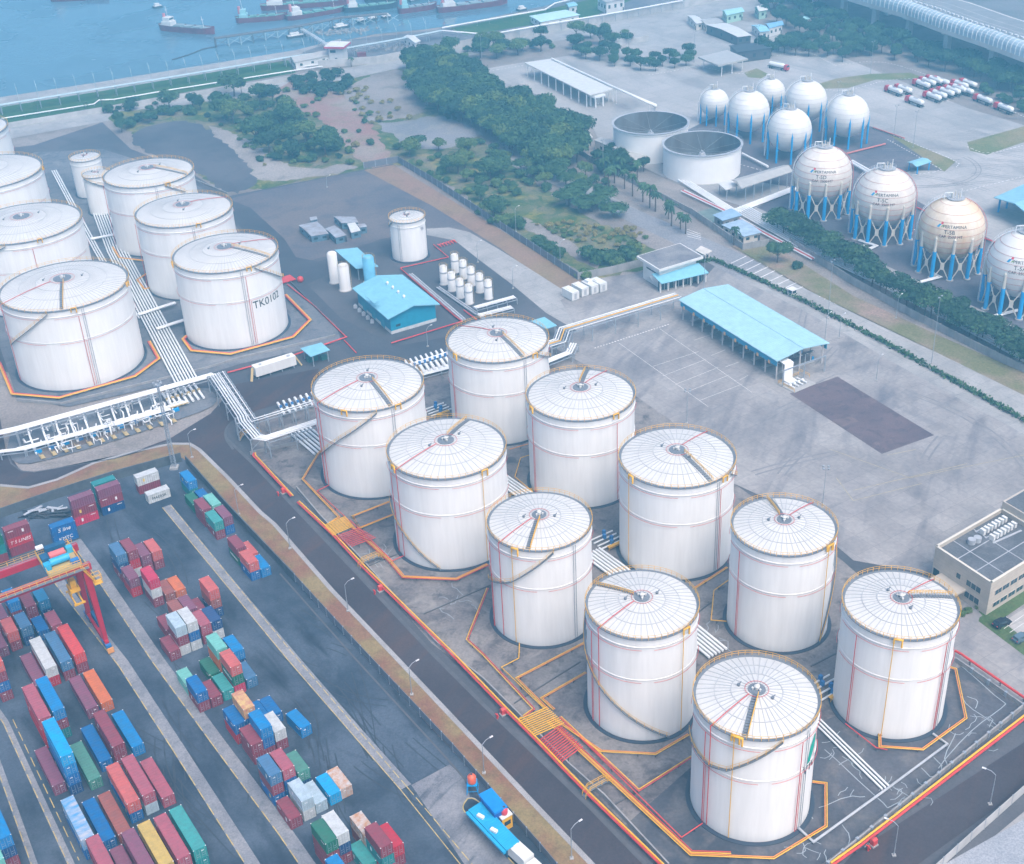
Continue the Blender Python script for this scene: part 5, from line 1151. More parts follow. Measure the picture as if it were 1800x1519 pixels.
# long white box tank on legs
p = G(484, 655, 0); t = thing('box_tank', 'long white rectangular tank on short legs beside the access road', 'tank', (p.x, p.y, .2), HEAD-.02); b = MB(); b.box((0, 0, 1.0), (13.6, 2.9, 3.1)); b.build('body', M_TANK, t)
for x in (-6, -2, 2, 6):
    b = MB(); b.box((x, -1, 0), (.3, .3, 1.0)); b.box((x, 1, 0), (.3, .3, 1.0)); b.bar((x, -1, .5), (x, 1, .5), .1); b.build('leg', M_STEEL, t)
b = MB(); b.bar((-7.0, .3, 3.6), (-8.6, -1.6, .1), .8, .14); b.bar((7.0, .3, 3.6), (8.6, -1.2, .1), .8, .14); b.build('steps', M_YELL2, t)
b = MB(); b.cone((-4.5, 0), .5, .5, 4.1, 4.3, 12); b.build('hatch', M_GREY, t); b = MB(); b.cone((5, 0), .6, .6, 4.1, 4.3, 12); b.build('hatch', M_GREY, t)
# control building
q = [G(1119, 449.5, 8), G(1159, 474, 8), G(1235.5, 449.5, 8), G(1195.5, 426.7, 8)]; q[2] = q[1]+(q[3]-q[0]); c = sum(q, Vector())/4
t = thing('control_building', 'white control building with dark flat roof slab and blue lean-to in front', 'building', (c.x, c.y, .15)); L = local(t, q); cc = Vector((0, 0, 0))
b = MB(); b.prism([(p.x, p.y) for p in L], 6.9, 7.75); b.build('roof_slab', M_WALLW, t)
b = MB(); b.prism([(p.x*.95, p.y*.95) for p in L], 7.76, 7.80); b.build('roof_surface', ground_mat('stained_roof', (.16, .16, .18), (.24, .235, .24), (.09, .09, .10), .08, .4, 2, .6, .2), t)
ax = (L[1]-L[0]).normalized(); ay = (L[3]-L[0]).normalized(); Wc = [L[0]+ax*2.5+ay*1.2, L[1]-ax*1.5+ay*1.2, L[2]-ax*1.5-ay*2, L[3]+ax*2.5-ay*2]
b = MB(); b.prism([(p.x, p.y) for p in Wc], 0, 6.9); b.build('wall', M_WALLW, t)
h_ = local(t, [G(1145.5, 481, 5.4), G(1163, 499, 3.9), G(1242, 474.5, 3.9), G(1228, 462, 5.4)]); h_[2] = h_[1]+(h_[3]-h_[0]); h_[0].z = h_[3].z = 5.2; h_[1].z = h_[2].z = 3.8
b = MB(); dz = Vector((0, 0, -.22)); b.add(h_+[p+dz for p in h_], [(0, 1, 2, 3), (7, 6, 5, 4), (0, 4, 5, 1), (1, 5, 6, 2), (2, 6, 7, 3), (3, 7, 4, 0)]); 
for i in range(4): pass
b.build('lean_to_roof', M_RBL2, t)
f0, f1 = h_[1]+(h_[0]-h_[1])*.2, h_[2]+(h_[3]-h_[2])*.2; f0.z = f1.z = 0; dd = (f1-f0); ang = atan2(dd.y, dd.x)
nrm_in = (Vector((h_[0].x, h_[0].y, 0))-Vector((h_[1].x, h_[1].y, 0))).normalized()
b = MB(); mid = (f0+f1)/2+nrm_in*1.6; b.box((mid.x, mid.y, 0), (dd.length-1, .3, 3.4), ang); b.build('glass_front', glass_mat(), t)
for i in range(7):
    p = f0.lerp(f1, .02+i*.16); b = MB(); b.box((p.x, p.y, 0), (.4, .4, 3.6), ang); b.build('column', M_WALLW, t)
for i in range(10):
    p = f0.lerp(f1, .05+i*.1)+nrm_in*1.4; b = MB(); b.box((p.x, p.y, 0), (.12, .16, 3.3), ang); b.build('mullion', M_WALLW, t)
b = MB(); b.box(((Wc[0]+Wc[1])/2*1.0)[:2]+(4.6,), (6, .1, .5), atan2(ax.y, ax.x)); b.build('window', glass_mat(), t)
b = MB(); mid = Wc[0].lerp(Wc[1], .55)-ay*1.1; mid.z = 0; b.add([mid-ax*2.6+Vector((0, 0, 1.6)), mid+Vector((0, 0, 2.9)), mid+ax*2.6+Vector((0, 0, 1.6)), mid+ay*1-ax*2.6+Vector((0, 0, 1.6)), mid+ay*1+Vector((0, 0, 2.9)), mid+ay*1+ax*2.6+Vector((0, 0, 1.6))], [(0, 1, 4, 3), (1, 2, 5, 4)]); b.build('porch', M_WALLW, t)
hut('annex', [(1222, 440), (1232, 432), (1252, 441), (1240, 449)], 3, M_WPINK, M_WPINK, 'low pale annex behind the control building beside the road', pitch=.05)
# truck loading gantry with the big blue roof
q = [G(1193, 527, 7.2), G(1366, 635, 7.2), G(1453, 604, 7.2), G(1280, 500, 7.2)]; q[2] = q[1]+(q[3]-q[0]); c = sum(q, Vector())/4
t = thing('loading_gantry', 'long truck loading gantry with pale blue ridged roof and bright blue front fascia', 'loading gantry', (c.x, c.y, .15)); L = local(t, q); ax = (L[1]-L[0]); LEN = ax.length; ax.normalize(); ay = (L[3]-L[0]); WID = ay.length; ay.normalize()
m1 = (L[0]+L[3])/2+Vector((0, 0, 1.3)); m2 = (L[1]+L[2])/2+Vector((0, 0, 1.3)); b = MB(); dz = Vector((0, 0, -.15))
b.add([L[0], L[1], m2, m1, L[2], L[3]], [(0, 1, 2, 3), (3, 2, 4, 5)]); b.add([L[0]+dz, L[1]+dz, m2+dz, m1+dz, L[2]+dz, L[3]+dz], [(3, 2, 1, 0), (5, 4, 2, 3)])
for e in ((L[0], L[1]), (L[2], L[3]), (L[1], m2), (m2, L[2]), (L[3], m1), (m1, L[0])): b.bar(e[0]+dz/2, e[1]+dz/2, .16, .25)
ribbed_roof(b, [L[0], L[1], m2, m1], 60, .05); ribbed_roof(b, [m1, m2, L[2], L[3]], 60, .05); b.bar(m1+Vector((0, 0, .05)), m2+Vector((0, 0, .05)), .5, .12); b.build('roof', sheet_roof('gantry_roof_sheet', (.36, .58, .66)), t)
for s_, nm in ((0, 'fascia'), (1, 'fascia')):
    p0 = (L[0] if s_ == 0 else L[3])+ay*(.5 if s_ == 0 else -.5); p1 = (L[1] if s_ == 0 else L[2])+ay*(.5 if s_ == 0 else -.5); mid = (p0+p1)/2; b = MB(); b.box((mid.x, mid.y, 4.9), (LEN-1, .14, 2.1), atan2(ax.y, ax.x)); b.build(nm, sheet_roof('fascia_blue', (.01, .28, .48)), t)
for k in range(9):
    p = (L[0]+ay*.4).lerp(L[1]+ay*.4, (k+.45)/9.2); o_ = MB(); o_.box((p.x, p.y, 4.45), (.9, .1, 1.1), atan2(ax.y, ax.x)); o_.build('bay_sign', mat('orange_sign', (.75, .42, .18)), t)
for k in range(10):
    for r_ in (.06, .5, .94):
        p = L[0].lerp(L[1], .02+k*.106)+ay*WID*r_; b = MB(); b.box((p.x, p.y, 0), (.42, .42, 7.0)); b.build('column', mat('pale_steel', (.46, .44, .44), var=.1), t)
for k in range(9):
    for r_ in (.28, .72):
        p = L[0].lerp(L[1], .075+k*.106)+ay*WID*r_; isl = MB(); isl.box((p.x, p.y, 0), (1.2, 6.5, .2), atan2(ax.y, ax.x)); isl.build('island', M_KERB, t)
        b = MB(); 
        for e in (-2.2, 0, 2.2): z = p+ay*e; b.tube([(z.x, z.y, .2), (z.x, z.y, 3.6), (z.x+ax.x*1.0, z.y+ax.y*1.0, 3.9)], .12, 6)
        b.build('loading_arm', M_WPIPE, t); b = MB(); z = p+ay*3.1; b.box((z.x, z.y, .2), (.5, .4, 1.3)); b.build('meter', M_LEGB, t)
        b = MB(); z = p; b.box((z.x, z.y, 3.6), (1.0, 6, .12), atan2(ax.y, ax.x)); b.build('platform', M_GRATE, t)
gz = MB(); e0 = L[1]+ay*2.2; 
for k in range(6):
    s = e0+ax*1.4+ay*(k*.55); gz.tube([s-ax*3+Vector((0, 0, -1.2)), s+Vector((0, 0, -1.2)), s+Vector((0, 0, -6.4)), s+ax*2.5+Vector((0, 0, -6.4))], .22, 8)
gz.build('product_pipe', M_WPIPE, t)
fr = MB()
for k in (0, .5, 1): s = L[1].lerp(L[2], k*.8)+ax*3.2; s.z = 0; fr.box((s.x, s.y, 0), (.35, .35, 5.2))
s0 = L[1]+ax*3.2; s1 = L[1].lerp(L[2], .8)+ax*3.2; fr.bar((s0.x, s0.y, 5.3), (s1.x, s1.y, 5.3), .3); fr.build('end_frame', M_STEEL, t)
sk = thing('meter_skid', 'metering skid with yellow handrails at the near end of the loading gantry', 'skid', G(1400, 676), HEAD+.02)
b = MB(); b.box((0, 0, 0), (9, 7, .3)); b.build('slab', M_KERB, sk); b = MB()
for k in range(4): b.tube([(-3+k*1.7, 2, .8), (-3+k*1.7, -2, .8)], .22, 7)
b.build('pipe', M_WPIPE, sk)
for k in range(4): b = MB(); b.sphere((-3+k*1.7, -.4, 1.0), .5, 10, 7); b.build('meter', M_WPIPE, sk)
b = MB(); handrail(b, [(-4.3, 3.3, .3), (4.3, 3.3, .3)], 1.1, 1, .06); handrail(b, [(-4.3, -3.3, .3), (-4.3, 3.3, .3)], 1.1, 1, .06); handrail(b, [(4.3, -1, 1.4), (4.3, 3.3, 1.4)], 1.1, 1, .06); b.build('handrail', M_YEL, sk)
# beige office
q = [G(1644.7, 960, 9.2), G(1743.2, 1025, 9.2), None, G(1760.6, 893, 9.2)]; q[2] = q[1]+(q[3]-q[0]); c = sum(q, Vector())/4
t = thing('office_building', 'beige tiled office block with dark flat roof and air conditioners, right edge', 'building', (c.x, c.y, .18)); L = local(t, q); ax = (L[1]-L[0]); LX = ax.length; ax.normalize(); ay = (L[3]-L[0]); LY = ay.length; ay.normalize(); an = atan2(ax.y, ax.x)
M_BEI = mat('beige_tile', (.50, .44, .37), rough=.6, var=.14, scale=.5, fine=.05); M_PAR = mat('parapet_cap', (.62, .57, .48))
inn = [L[0]+ax*.4+ay*.4, L[1]-ax*.4+ay*.4, L[2]-ax*.4-ay*.4, L[3]+ax*.4-ay*.4]
b = MB(); b.prism([(p.x, p.y) for p in L], 0, 7.9); 
for i in range(4):
    a_, b_ = L[i], L[(i+1) % 4]; d = (b_-a_).normalized(); nr = Vector((-d.y, d.x, 0)); 
    if nr.dot(-(a_+b_)/2) < 0: nr = -nr
    m_ = (a_+b_)/2+nr*.2; b.box((m_.x, m_.y, 7.9), ((b_-a_).length-(.0 if i % 2 else .8), .4, 1.1), atan2(d.y, d.x))
b.build('wall', M_BEI, t)
b = MB()
for i in range(4):
    a_, b_ = L[i], L[(i+1) % 4]; d = (b_-a_).normalized(); nr = Vector((-d.y, d.x, 0)); 
    if nr.dot(-(a_+b_)/2) < 0: nr = -nr
    m_ = (a_+b_)/2+nr*.18; b.box((m_.x, m_.y, 9.003), ((b_-a_).length+.1, .56, .12), atan2(d.y, d.x))
b.build('parapet_cap', M_PAR, t)
b = MB(); b.prism([(p.x, p.y) for p in inn], 7.92, 7.98); rf = b.build('roof_surface', ground_mat('black_roofing', (.085, .09, .10), (.13, .135, .15), (.20, .21, .22), .06, .4, 2.5, .35, .2), t)
b = MB(); 
for f in (.33, .66): p0 = L[0].lerp(L[1], f)+ay*.5; p1 = L[3].lerp(L[2], f)-ay*.5; b.bar((p0.x, p0.y, 8.0), (p1.x, p1.y, 8.0), .22, .05)
for f in (.25, .55): p0 = L[0].lerp(L[3], f)+ax*.5; p1 = L[1].lerp(L[2], f)-ax*.5; b.bar((p0.x, p0.y, 8.01), (p1.x, p1.y, 8.01), .22, .05)
b.build('roof_seam', M_GREY, t)
def face_windows(o, d, out, lst):
    for (s, z, w_, hh) in lst:
        p = o+d*s+out*.02; wf = MB(); wf.box((p.x, p.y, z), (w_+.2, .12, hh+.2), atan2(d.y, d.x)); wo = wf.build('window', M_BEI, t)
        g_ = MB(); k = max(1, int(w_/1.1))
        for i in range(k):
            qq = p+d*((i+.5)/k-.5)*w_+out*.05; g_.box((qq.x, qq.y, z+.1), (w_/k*.88, .1, hh), atan2(d.y, d.x))
        g_.build('pane', glass_mat(), wo)
face_windows(L[0], ax, -ay, [(LX*.46, 4.6, 1.3, 1.3), (LX*.73, 4.4, 4.2, 1.4), (LX*.73, 1.2, 4.2, 1.5), (LX*.08, 1.2, 2, 2)])
face_windows(L[1], ay, ax, [(LY*.13, 1.2, 2.4, 1.1), (LY*.13, 4.6, 2.4, 1.2), (LY*.24, 1.2, 2.4, 1.1), (LY*.24, 4.6, 2.4, 1.2), (LY*.36, 1.2, 2.4, 1.1), (LY*.36, 4.6, 2.4, 1.2), (LY*.48, 1.2, 2.4, 1.1), (LY*.48, 4.6, 2.4, 1.2), (LY*.6, 1.2, 2.4, 1.1), (LY*.6, 4.6, 2.4, 1.2)])
b = MB(); 
for k in range(1, 9): z = k; p0 = L[0]-ay*.012; p1 = L[1]-ay*.012+ax*.012; p2 = L[2]+ax*.012; b.bar((p0.x, p0.y, z), (p1.x, p1.y, z), .02, .04); b.bar((p1.x, p1.y, z), (p2.x, p2.y, z), .02, .04)
b.build('tile_joints', mat('joint', (.30, .27, .24)), t)
for i in range(14):
    f = .56+(i % 7)*.055; g = .18+(i//7)*.17; p = L[0].lerp(L[3], f)+ax*LX*g; a_ = MB(); a_.box((p.x, p.y, 8.1), (1.3, .7, 1.3), an+.1*(i % 3)); u = a_.build('air_conditioner', M_WALLW, t)
for f, g in ((.36, .22), (.43, .24)): p = L[0].lerp(L[3], f)+ax*LX*g; a_ = MB(); a_.cone((p.x, p.y), .9, .9, 8.0, 9.2, 16); a_.build('water_drum', M_GREY, t)
for g in (.12, .3, .44): p = L[0].lerp(L[3], .72)+ax*LX*g; a_ = MB(); a_.box((p.x, p.y, 8.0), (.5, LY*.38, .12), an); a_.build('cable_tray', M_GREY, t)
b = MB(); pq = [L[3]-ay*0+ay*.003, L[3].lerp(L[2], 1)+ay*.003, L[2]+ay*9, L[3]+ay*9]; b.prism([(p.x, p.y) for p in pq], 0, 11); b.build('stair_tower', M_BEI, t)
b = MB(); cn = sum(pq, Vector())/4; b.prism([(cn.x+(p.x-cn.x)*.93, cn.y+(p.y-cn.y)*.93) for p in pq], 11.0, 11.05); b.build('tower_roof', _mc['black_roofing'], t)
b = MB(); p = L[0].lerp(L[1], .38)-ay*2; b.box((p.x, p.y, 2.6), (7.5, 4, .5), an); b.build('porch_slab', M_BEI, t)
# cars
def make_car(label, c, rz, col):
    t = thing('parked_car', label, 'car', (c.x, c.y, .19), rz, None); n_ = 'car_paint_'+label.split()[0]; m = mat(n_, col, rough=.25, metal=.2)
    b = MB(); W_ = .88; prof = [(-2.2, .35), (-2.22, .8), (-2.05, 1.0), (-1.9, 1.55), (-1.5, 1.68), (.35, 1.68), (1.1, 1.1), (2.0, .98), (2.22, .75), (2.22, .35)]
    n = len(prof); vs = []
    for s_, in ((-1,), (1,)):
        for x, z in prof: vs.append((x, s_*(W_ if z < 1.05 else W_*.84), z))
    fs = [(i, (i+1) % n, n+(i+1) % n, n+i) for i in range(n)]+[tuple(range(n))[::-1], tuple(range(n, 2*n))]; b.add(vs, fs); b.build('body', m, t)
    g_ = MB(); g_.add([(.42, -.70, 1.66), (.42, .70, 1.66), (1.06, .74, 1.13), (1.06, -.74, 1.13)], [(0, 1, 2, 3)]); g_.v = [(x+.02, y, z+.02) for x, y, z in g_.v]; g_.build('windscreen', glass_mat(), t)
    g_ = MB(); g_.add([(-2.0, -.72, 1.08), (-2.0, .72, 1.08), (-1.9, .68, 1.5), (-1.9, -.68, 1.5)], [(0, 3, 2, 1)]); g_.v = [(x-.035, y, z) for x, y, z in g_.v]; g_.build('rear_window', glass_mat(), t)
    for s_ in (-1, 1):
        g_ = MB(); g_.add([(-1.75, s_*.80, 1.12), (.85, s_*.82, 1.12), (.3, s_*.755, 1.58), (-1.6, s_*.755, 1.58)], [(0, 1, 2, 3) if s_ < 0 else (3, 2, 1, 0)]); g_.build('side_window', glass_mat(), t)
        for x in (-1.4, 1.4):
            wv = MB(); nn = 18; vs = [(x+.34*cos(2*pi*i/nn), s_*(.80+e), .34+.34*sin(2*pi*i/nn)) for e in (-.1, .12) for i in range(nn)]; wv.add(vs, [(i, (i+1) % nn, nn+(i+1) % nn, nn+i) for i in range(nn)]+[tuple(range(nn)), tuple(range(nn, 2*nn))]); wv.build('wheel', M_TYRE, t)
        l_ = MB(); l_.box((-2.21, s_*.65, .8), (.06, .3, .25)); l_.build('tail_light', M_RED, t)
        l_ = MB(); l_.box((2.2, s_*.62, .68), (.08, .35, .18)); l_.build('headlight', M_WPIPE, t)
    return t
d = G(1773, 1092)-G(1748, 1104); make_car('black car parked nearest the office lawn', G(1760, 1100), atan2(d.y, d.x), (.015, .02, .03))
make_car('grey blue car cut by the right edge of the picture', G(1795, 1126), atan2(d.y, d.x), (.12, .18, .22))
# white boxes and guard booth near the control building
for i, (a, b_, s_, l_) in enumerate(((1003, 524, (3.0, 6, 2.9), 'first from the left'), (1020, 517, (3.0, 6, 2.9), 'second from the left'), (1037, 513, (3.0, 6, 3.0), 'third, with roof unit'), (1052, 509, (3.0, 6, 3.0), 'rightmost'))):
    t = thing('equipment_cabin', 'white equipment cabin by the grey fence, '+l_, 'cabin', (G(a, b_).x, G(a, b_).y, .16), HEAD, 'white equipment cabins')
    b = MB(); b.box((0, 0, .25), s_); b.build('body', M_WALLW, t); b = MB(); b.box((0, 0, 0), (s_[0]-.3, s_[1]-.3, .25)); b.build('skid', M_STEEL, t); b = MB(); b.box((0, -s_[1]/2-.02, .6), (1.0, .06, 2)); b.build('door', M_GREY, t)
    b = MB(); b.box((0, .8, s_[2]+.25), (1.8, 2.2, .9 if i == 2 else .25)); b.build('roof_unit', M_WPIPE, t)
t = thing('guard_booth', 'tiny white guard booth beside the hedge along the outer road', 'booth', (G(1392, 520).x, G(1392, 520).y, .16), HEAD); b = MB(); b.box((0, 0, 0), (2.2, 2.2, 1)); b.box((-1, -1, 1), (.2, .2, 1.3)); b.box((1, -1, 1), (.2, .2, 1.3)); b.box((-1, 1, 1), (.2, .2, 1.3)); b.box((1, 1, 1), (.2, .2, 1.3)); b.build('wall', M_WALLW, t); b = MB(); b.box((0, 0, 2.3), (2.8, 2.8, .2)); b.build('roof', M_WALLW, t); b = MB(); b.box((0, 0, 1.02), (1.8, 1.8, 1.2)); b.build('window', glass_mat(), t)
# yard office by the fence, lower centre
M_CYR = sheet_roof('cyan_sheet', (.02, .36, .62)); M_BBR = sheet_roof('vivid_blue_sheet', (.005, .24, .66))
q = [G(823, 1425, 3.6), G(890, 1496, 3.6), None, G(846, 1410, 3.6)]; q[2] = q[1]+(q[3]-q[0]); c = sum(q, Vector())/4
t = thing('yard_office', 'long cyan roofed yard office on the oval kerbed island by the fence', 'building', (c.x, c.y, .2)); L = local(t, q); ax = (L[1]-L[0]).normalized(); ay = (L[3]-L[0]).normalized()
LX, LY = (L[1]-L[0]).length, (L[3]-L[0]).length; an = atan2(ax.y, ax.x)
b = MB(); b.prism([(p.x, p.y) for p in L], 3.35, 3.6); o = L[0]; 
for i in range(1, 24): p0 = L[0].lerp(L[1], i/24); p1 = L[3].lerp(L[2], i/24); b.bar((p0.x, p0.y, 3.62), (p1.x, p1.y, 3.62), .07, .05)
b.build('roof', M_CYR, t); b = MB(); p = L[0].lerp(L[1], .5)-ay*.35; b.box((p.x, p.y, 2.9), (LX, .6, .5), an); b.build('gutter', M_CYR, t)
W = [L[0]+ax*1.3+ay*.8, L[1]-ax*1+ay*.8, L[2]-ax*1-ay*.5, L[3]+ax*1.3-ay*.5]; b = MB(); b.prism([(p.x, p.y) for p in W], 0, 3.35); b.build('wall', mat('office_wall_blue', (.03, .12, .22), var=.3, scale=.5), t)
for f in (.25, .6): p = L[0].lerp(L[1], f)+ay*LY*.25; b = MB(); b.box((p.x, p.y, 3.7), (1.4, .7, .45), an+.3); b.build('roof_box', M_WPIPE, t)
for k in range(5): p = W[0].lerp(W[1], .1+k*.19)-ay*.03; b = MB(); b.box((p.x, p.y, 1.2), (1.5, .1, 1.1), an); b.build('window', glass_mat(), t)
q = [G(841.3, 1397.5, 5.2), G(869.6, 1431, 5.2), None, G(863.7, 1386, 5.2)]; q[2] = q[1]+(q[3]-q[0]); c = sum(q, Vector())/4
t = thing('site_cabin', 'cabin with vivid blue flat roof behind the long cyan roofed yard office', 'cabin', (c.x, c.y, .2)); L = local(t, q); b = MB(); b.prism([(p.x, p.y) for p in L], 4.7, 5.2); b.build('roof', M_BBR, t); b = MB(); b.prism([(p.x*.9, p.y*.9) for p in L], 0, 4.7); b.build('wall', mat('deep_blue_wall', (.01, .10, .40)), t)
b = MB(); p = (L[0]*.9+L[1]*.9)/2; d = L[1]-L[0]; b.box((p.x, p.y, 2.6), (4, .1, 1.1), atan2(d.y, d.x)); b.build('window', glass_mat(), t)
q = [G(872, 1431, 3.4), G(882.5, 1443, 3.4), None, G(890.8, 1420, 3.4)]; q[2] = q[1]+(q[3]-q[0]); c = sum(q, Vector())/4
t = thing('site_cabin', 'small cabin with white flat roof and yellow walls carrying a red drum', 'cabin', (c.x, c.y, .2)); L = local(t, q); b = MB(); b.prism([(p.x, p.y) for p in L], 3.2, 3.4); b.build('roof', M_WALLW, t); b = MB(); b.prism([(p.x*.93, p.y*.93) for p in L], 0, 3.2); b.build('wall', M_YEL, t)
b = MB(); p = (L[1]+L[2])*.47; d = L[2]-L[1]; b.box((p.x, p.y, 1.3), (1.4, .1, 1.0), atan2(d.y, d.x)); b.build('window', glass_mat(), t)
t = thing('water_drum', 'small red water drum on the white cabin roof', 'water tank', (c.x, c.y, 3.62)); b = MB(); b.lathe((0, 0, 0), [(.01, 0), (.6, 0), (.65, .3), (.65, 1.3), (.5, 1.5), (.25, 1.6), (.25, 1.75), (.01, 1.75)], 20); b.build('drum', mat('red_plastic', (.60, .05, .08), rough=.4), t); b = MB(); b.cone((0, 0), .26, .26, 1.7, 1.8, 12); b.build('lid', M_DARK, t)
p = G(831, 1391); t = thing('water_tower', 'orange plastic water tank on a blue steel stand beside the fence', 'water tank', (p.x, p.y, .2)); b = MB(); b.lathe((0, 0, 2.2), [(.01, 0), (.8, 0), (.85, .3), (.85, 1.5), (.65, 1.85), (.3, 2.0), (.3, 2.1), (.01, 2.1)], 22); b.build('drum', mat('orange_plastic', (.72, .13, .06), rough=.4, var=.1), t)
for x in (-.9, .9):
    for y in (-.9, .9): b = MB(); b.bar((x*1.25, y*1.25, 0), (x*.85, y*.85, 2.15), .14); b.build('leg', M_LEGB, t)
b = MB(); b.box((0, 0, 2.08), (2, 2, .12)); 
for s_ in (-1, 1): b.bar((-1.1, s_*1.1, .8), (1.1, s_*1.1, .8), .08); b.bar((s_*1.1, -1.1, .8), (s_*1.1, 1.1, .8), .08)
b.build('stand_frame', M_LEGB, t); b = MB(); b.cone((0, 0), .22, .22, 4.28, 4.4, 12); b.build('lid', M_DARK, t)
isl = [(816, 1412), (813, 1420), (820, 1432), (860, 1473), (905, 1520), (950, 1570), (985, 1560), (930, 1500), (880, 1448), (845, 1412), (832, 1403), (822, 1404)]
o = sheet('pavement', smooth_path(isl, 1), M_YARD, .30); strip_sheet('kerb', smooth_path(isl, 1), .22, M_YELP, .31, closed=True, dash=None)
b = MB(); pts = [G(x, y, 0) for x, y in smooth_path(isl, 1)]; b.prism([(p.x, p.y) for p in pts], .19, .298); kb = b.build('kerb', M_KERB); kb['kind'] = 'structure'
t = thing('truck', 'white topped lorry parked beside the cyan roofed yard office', 'truck', G(912, 1512), HEAD-pi/2+.1); b = MB(); b.box((0, 0, 1.0), (6, 2.4, 2.3)); b.build('body', M_WALLW, t); b = MB(); b.box((4.2, 0, .6), (2, 2.3, 2.0)); b.build('cab', M_WALLW, t)
b = MB(); b.box((0, 0, .5), (7.6, 1, .4)); b.build('chassis', M_DARK, t); b = MB(); b.box((5.22, 0, 1.5), (.06, 2.0, .9)); b.build('windscreen', glass_mat(), t); b = MB(); b.cone((-1, 0), .7, .7, 3.3, 3.7, 16); b.build('roof_vent', M_WPIPE, t)
for x in (-2, -.8, 4.2):
    for s_ in (-1, 1):
        wv = MB(); nn = 16; vs = [(x+.5*cos(2*pi*i/nn), s_*(1.0+e), .5+.5*sin(2*pi*i/nn)) for e in (-.15, .15) for i in range(nn)]; wv.add(vs, [(i, (i+1) % nn, nn+(i+1) % nn, nn+i) for i in range(nn)]+[tuple(range(nn)), tuple(range(nn, 2*nn))]); wv.build('wheel', M_TYRE, t)
# ================================================================ rubber tyred gantry crane
M_CR = mat('crane_maroon', (.42, .008, .03), rough=.45, var=.15, scale=.5)
o0 = UU*-251+VV*45.6; t = thing('gantry_crane', 'maroon rubber tyred gantry crane straddling the container rows, yellow walkways and spreader', 'gantry crane', (o0.x, o0.y, .2), HEAD)
# local x = across the span (VV), local y = -UU (away from the camera)
HG = 21.0; SP = -23.5
for side in (0, SP):
    for sy, nm in ((-6, 'leg'), (6, 'leg')):
        b = MB(); yt = sy*.74; s = 1 if side == 0 else -1
        top = Vector((side-.2*s, yt, HG)); bot = Vector((side+.1*s, sy, 1.8)); vs = []
        for p, wx, wy in ((bot, .45, .40), (top, .75, 1.25)): vs += [p+Vector((-wx, -wy, 0)), p+Vector((wx, -wy, 0)), p+Vector((wx, wy, 0)), p+Vector((-wx, wy, 0))]
        b.add(vs, [(3, 2, 1, 0), (4, 5, 6, 7), (0, 1, 5, 4), (1, 2, 6, 5), (2, 3, 7, 6), (3, 0, 4, 7)]); b.build('leg', M_CR, t)
    b = MB(); b.box((side, 0, 1.5), (.9, 14.5, .9)); b.build('sill_beam', M_CR, t); b = MB(); b.bar((side, -4.4, HG-1.6), (side, 4.4, HG-1.6), .8, 1.0); b.build('cross_beam', M_CR, t)
    for sy in (-7.4, -5.2, 5.2, 7.4):
        wv = MB(); nn = 18; vs = [(side+e, sy+.75*cos(2*pi*i/nn), .75+.75*sin(2*pi*i/nn)) for e in (-.35, .35) for i in range(nn)]; wv.add(vs, [(i, (i+1) % nn, nn+(i+1) % nn, nn+i) for i in range(nn)]+[tuple(range(nn)), tuple(range(nn, 2*nn))]); w_ = wv.build('wheel', M_TYRE, t)
        wb = MB(); wb.box((side, sy, 1.2), (1.2, 1.2, .7)); wb.build('bogie', M_BLUEV, t)
    b = MB(); b.box((side, -9.0, .5), (1.4, .3, 1.3)); b.build('bumper', mat('orange_stripes', (.65, .28, .08)), t)
    b = MB(); b.box((side+(.9 if side == 0 else -.9), 1.5, 1.9), (1.5, 5, 2.0)); b.build('power_pack', mat('machine_blue', (.01, .10, .22), var=.3), t)
for sy in (-4.45, 4.45):
    b = MB(); b.box((SP/2, sy, HG-.2), (-SP+2.4, 1.1, 1.6)); b.build('girder', M_CR, t)
    b = MB(); y2 = sy+(-1.15 if sy < 0 else 1.15); b.box((SP/2, y2, HG+1.0), (-SP+1, .9, .08)); b.build('walkway', M_GRATE, t)
    b = MB(); handrail(b, [(SP+i*1.6, y2+(-.42 if sy < 0 else .42), HG+1.08) for i in range(16)], 1.1, 1, .03); handrail(b, [(SP+i*1.6, y2-(-.42 if sy < 0 else .42), HG+1.08) for i in range(16)], 1.1, 2, .03); b.build('handrail', M_YEL, t)
    b = MB(); b.bar((SP-.5, sy, HG+1.45), (1, sy, HG+1.45), .12, .1); b.build('rail', M_STEEL, t)
letter(t, 'CTU 01', .9, M_LETW, (-6, -5.02, HG+.65), (pi/2, 0, 0)); letter(t, 'RTG 7', .9, M_LETW, (-16, -5.02, HG+.65), (pi/2, 0, 0)) if False else None
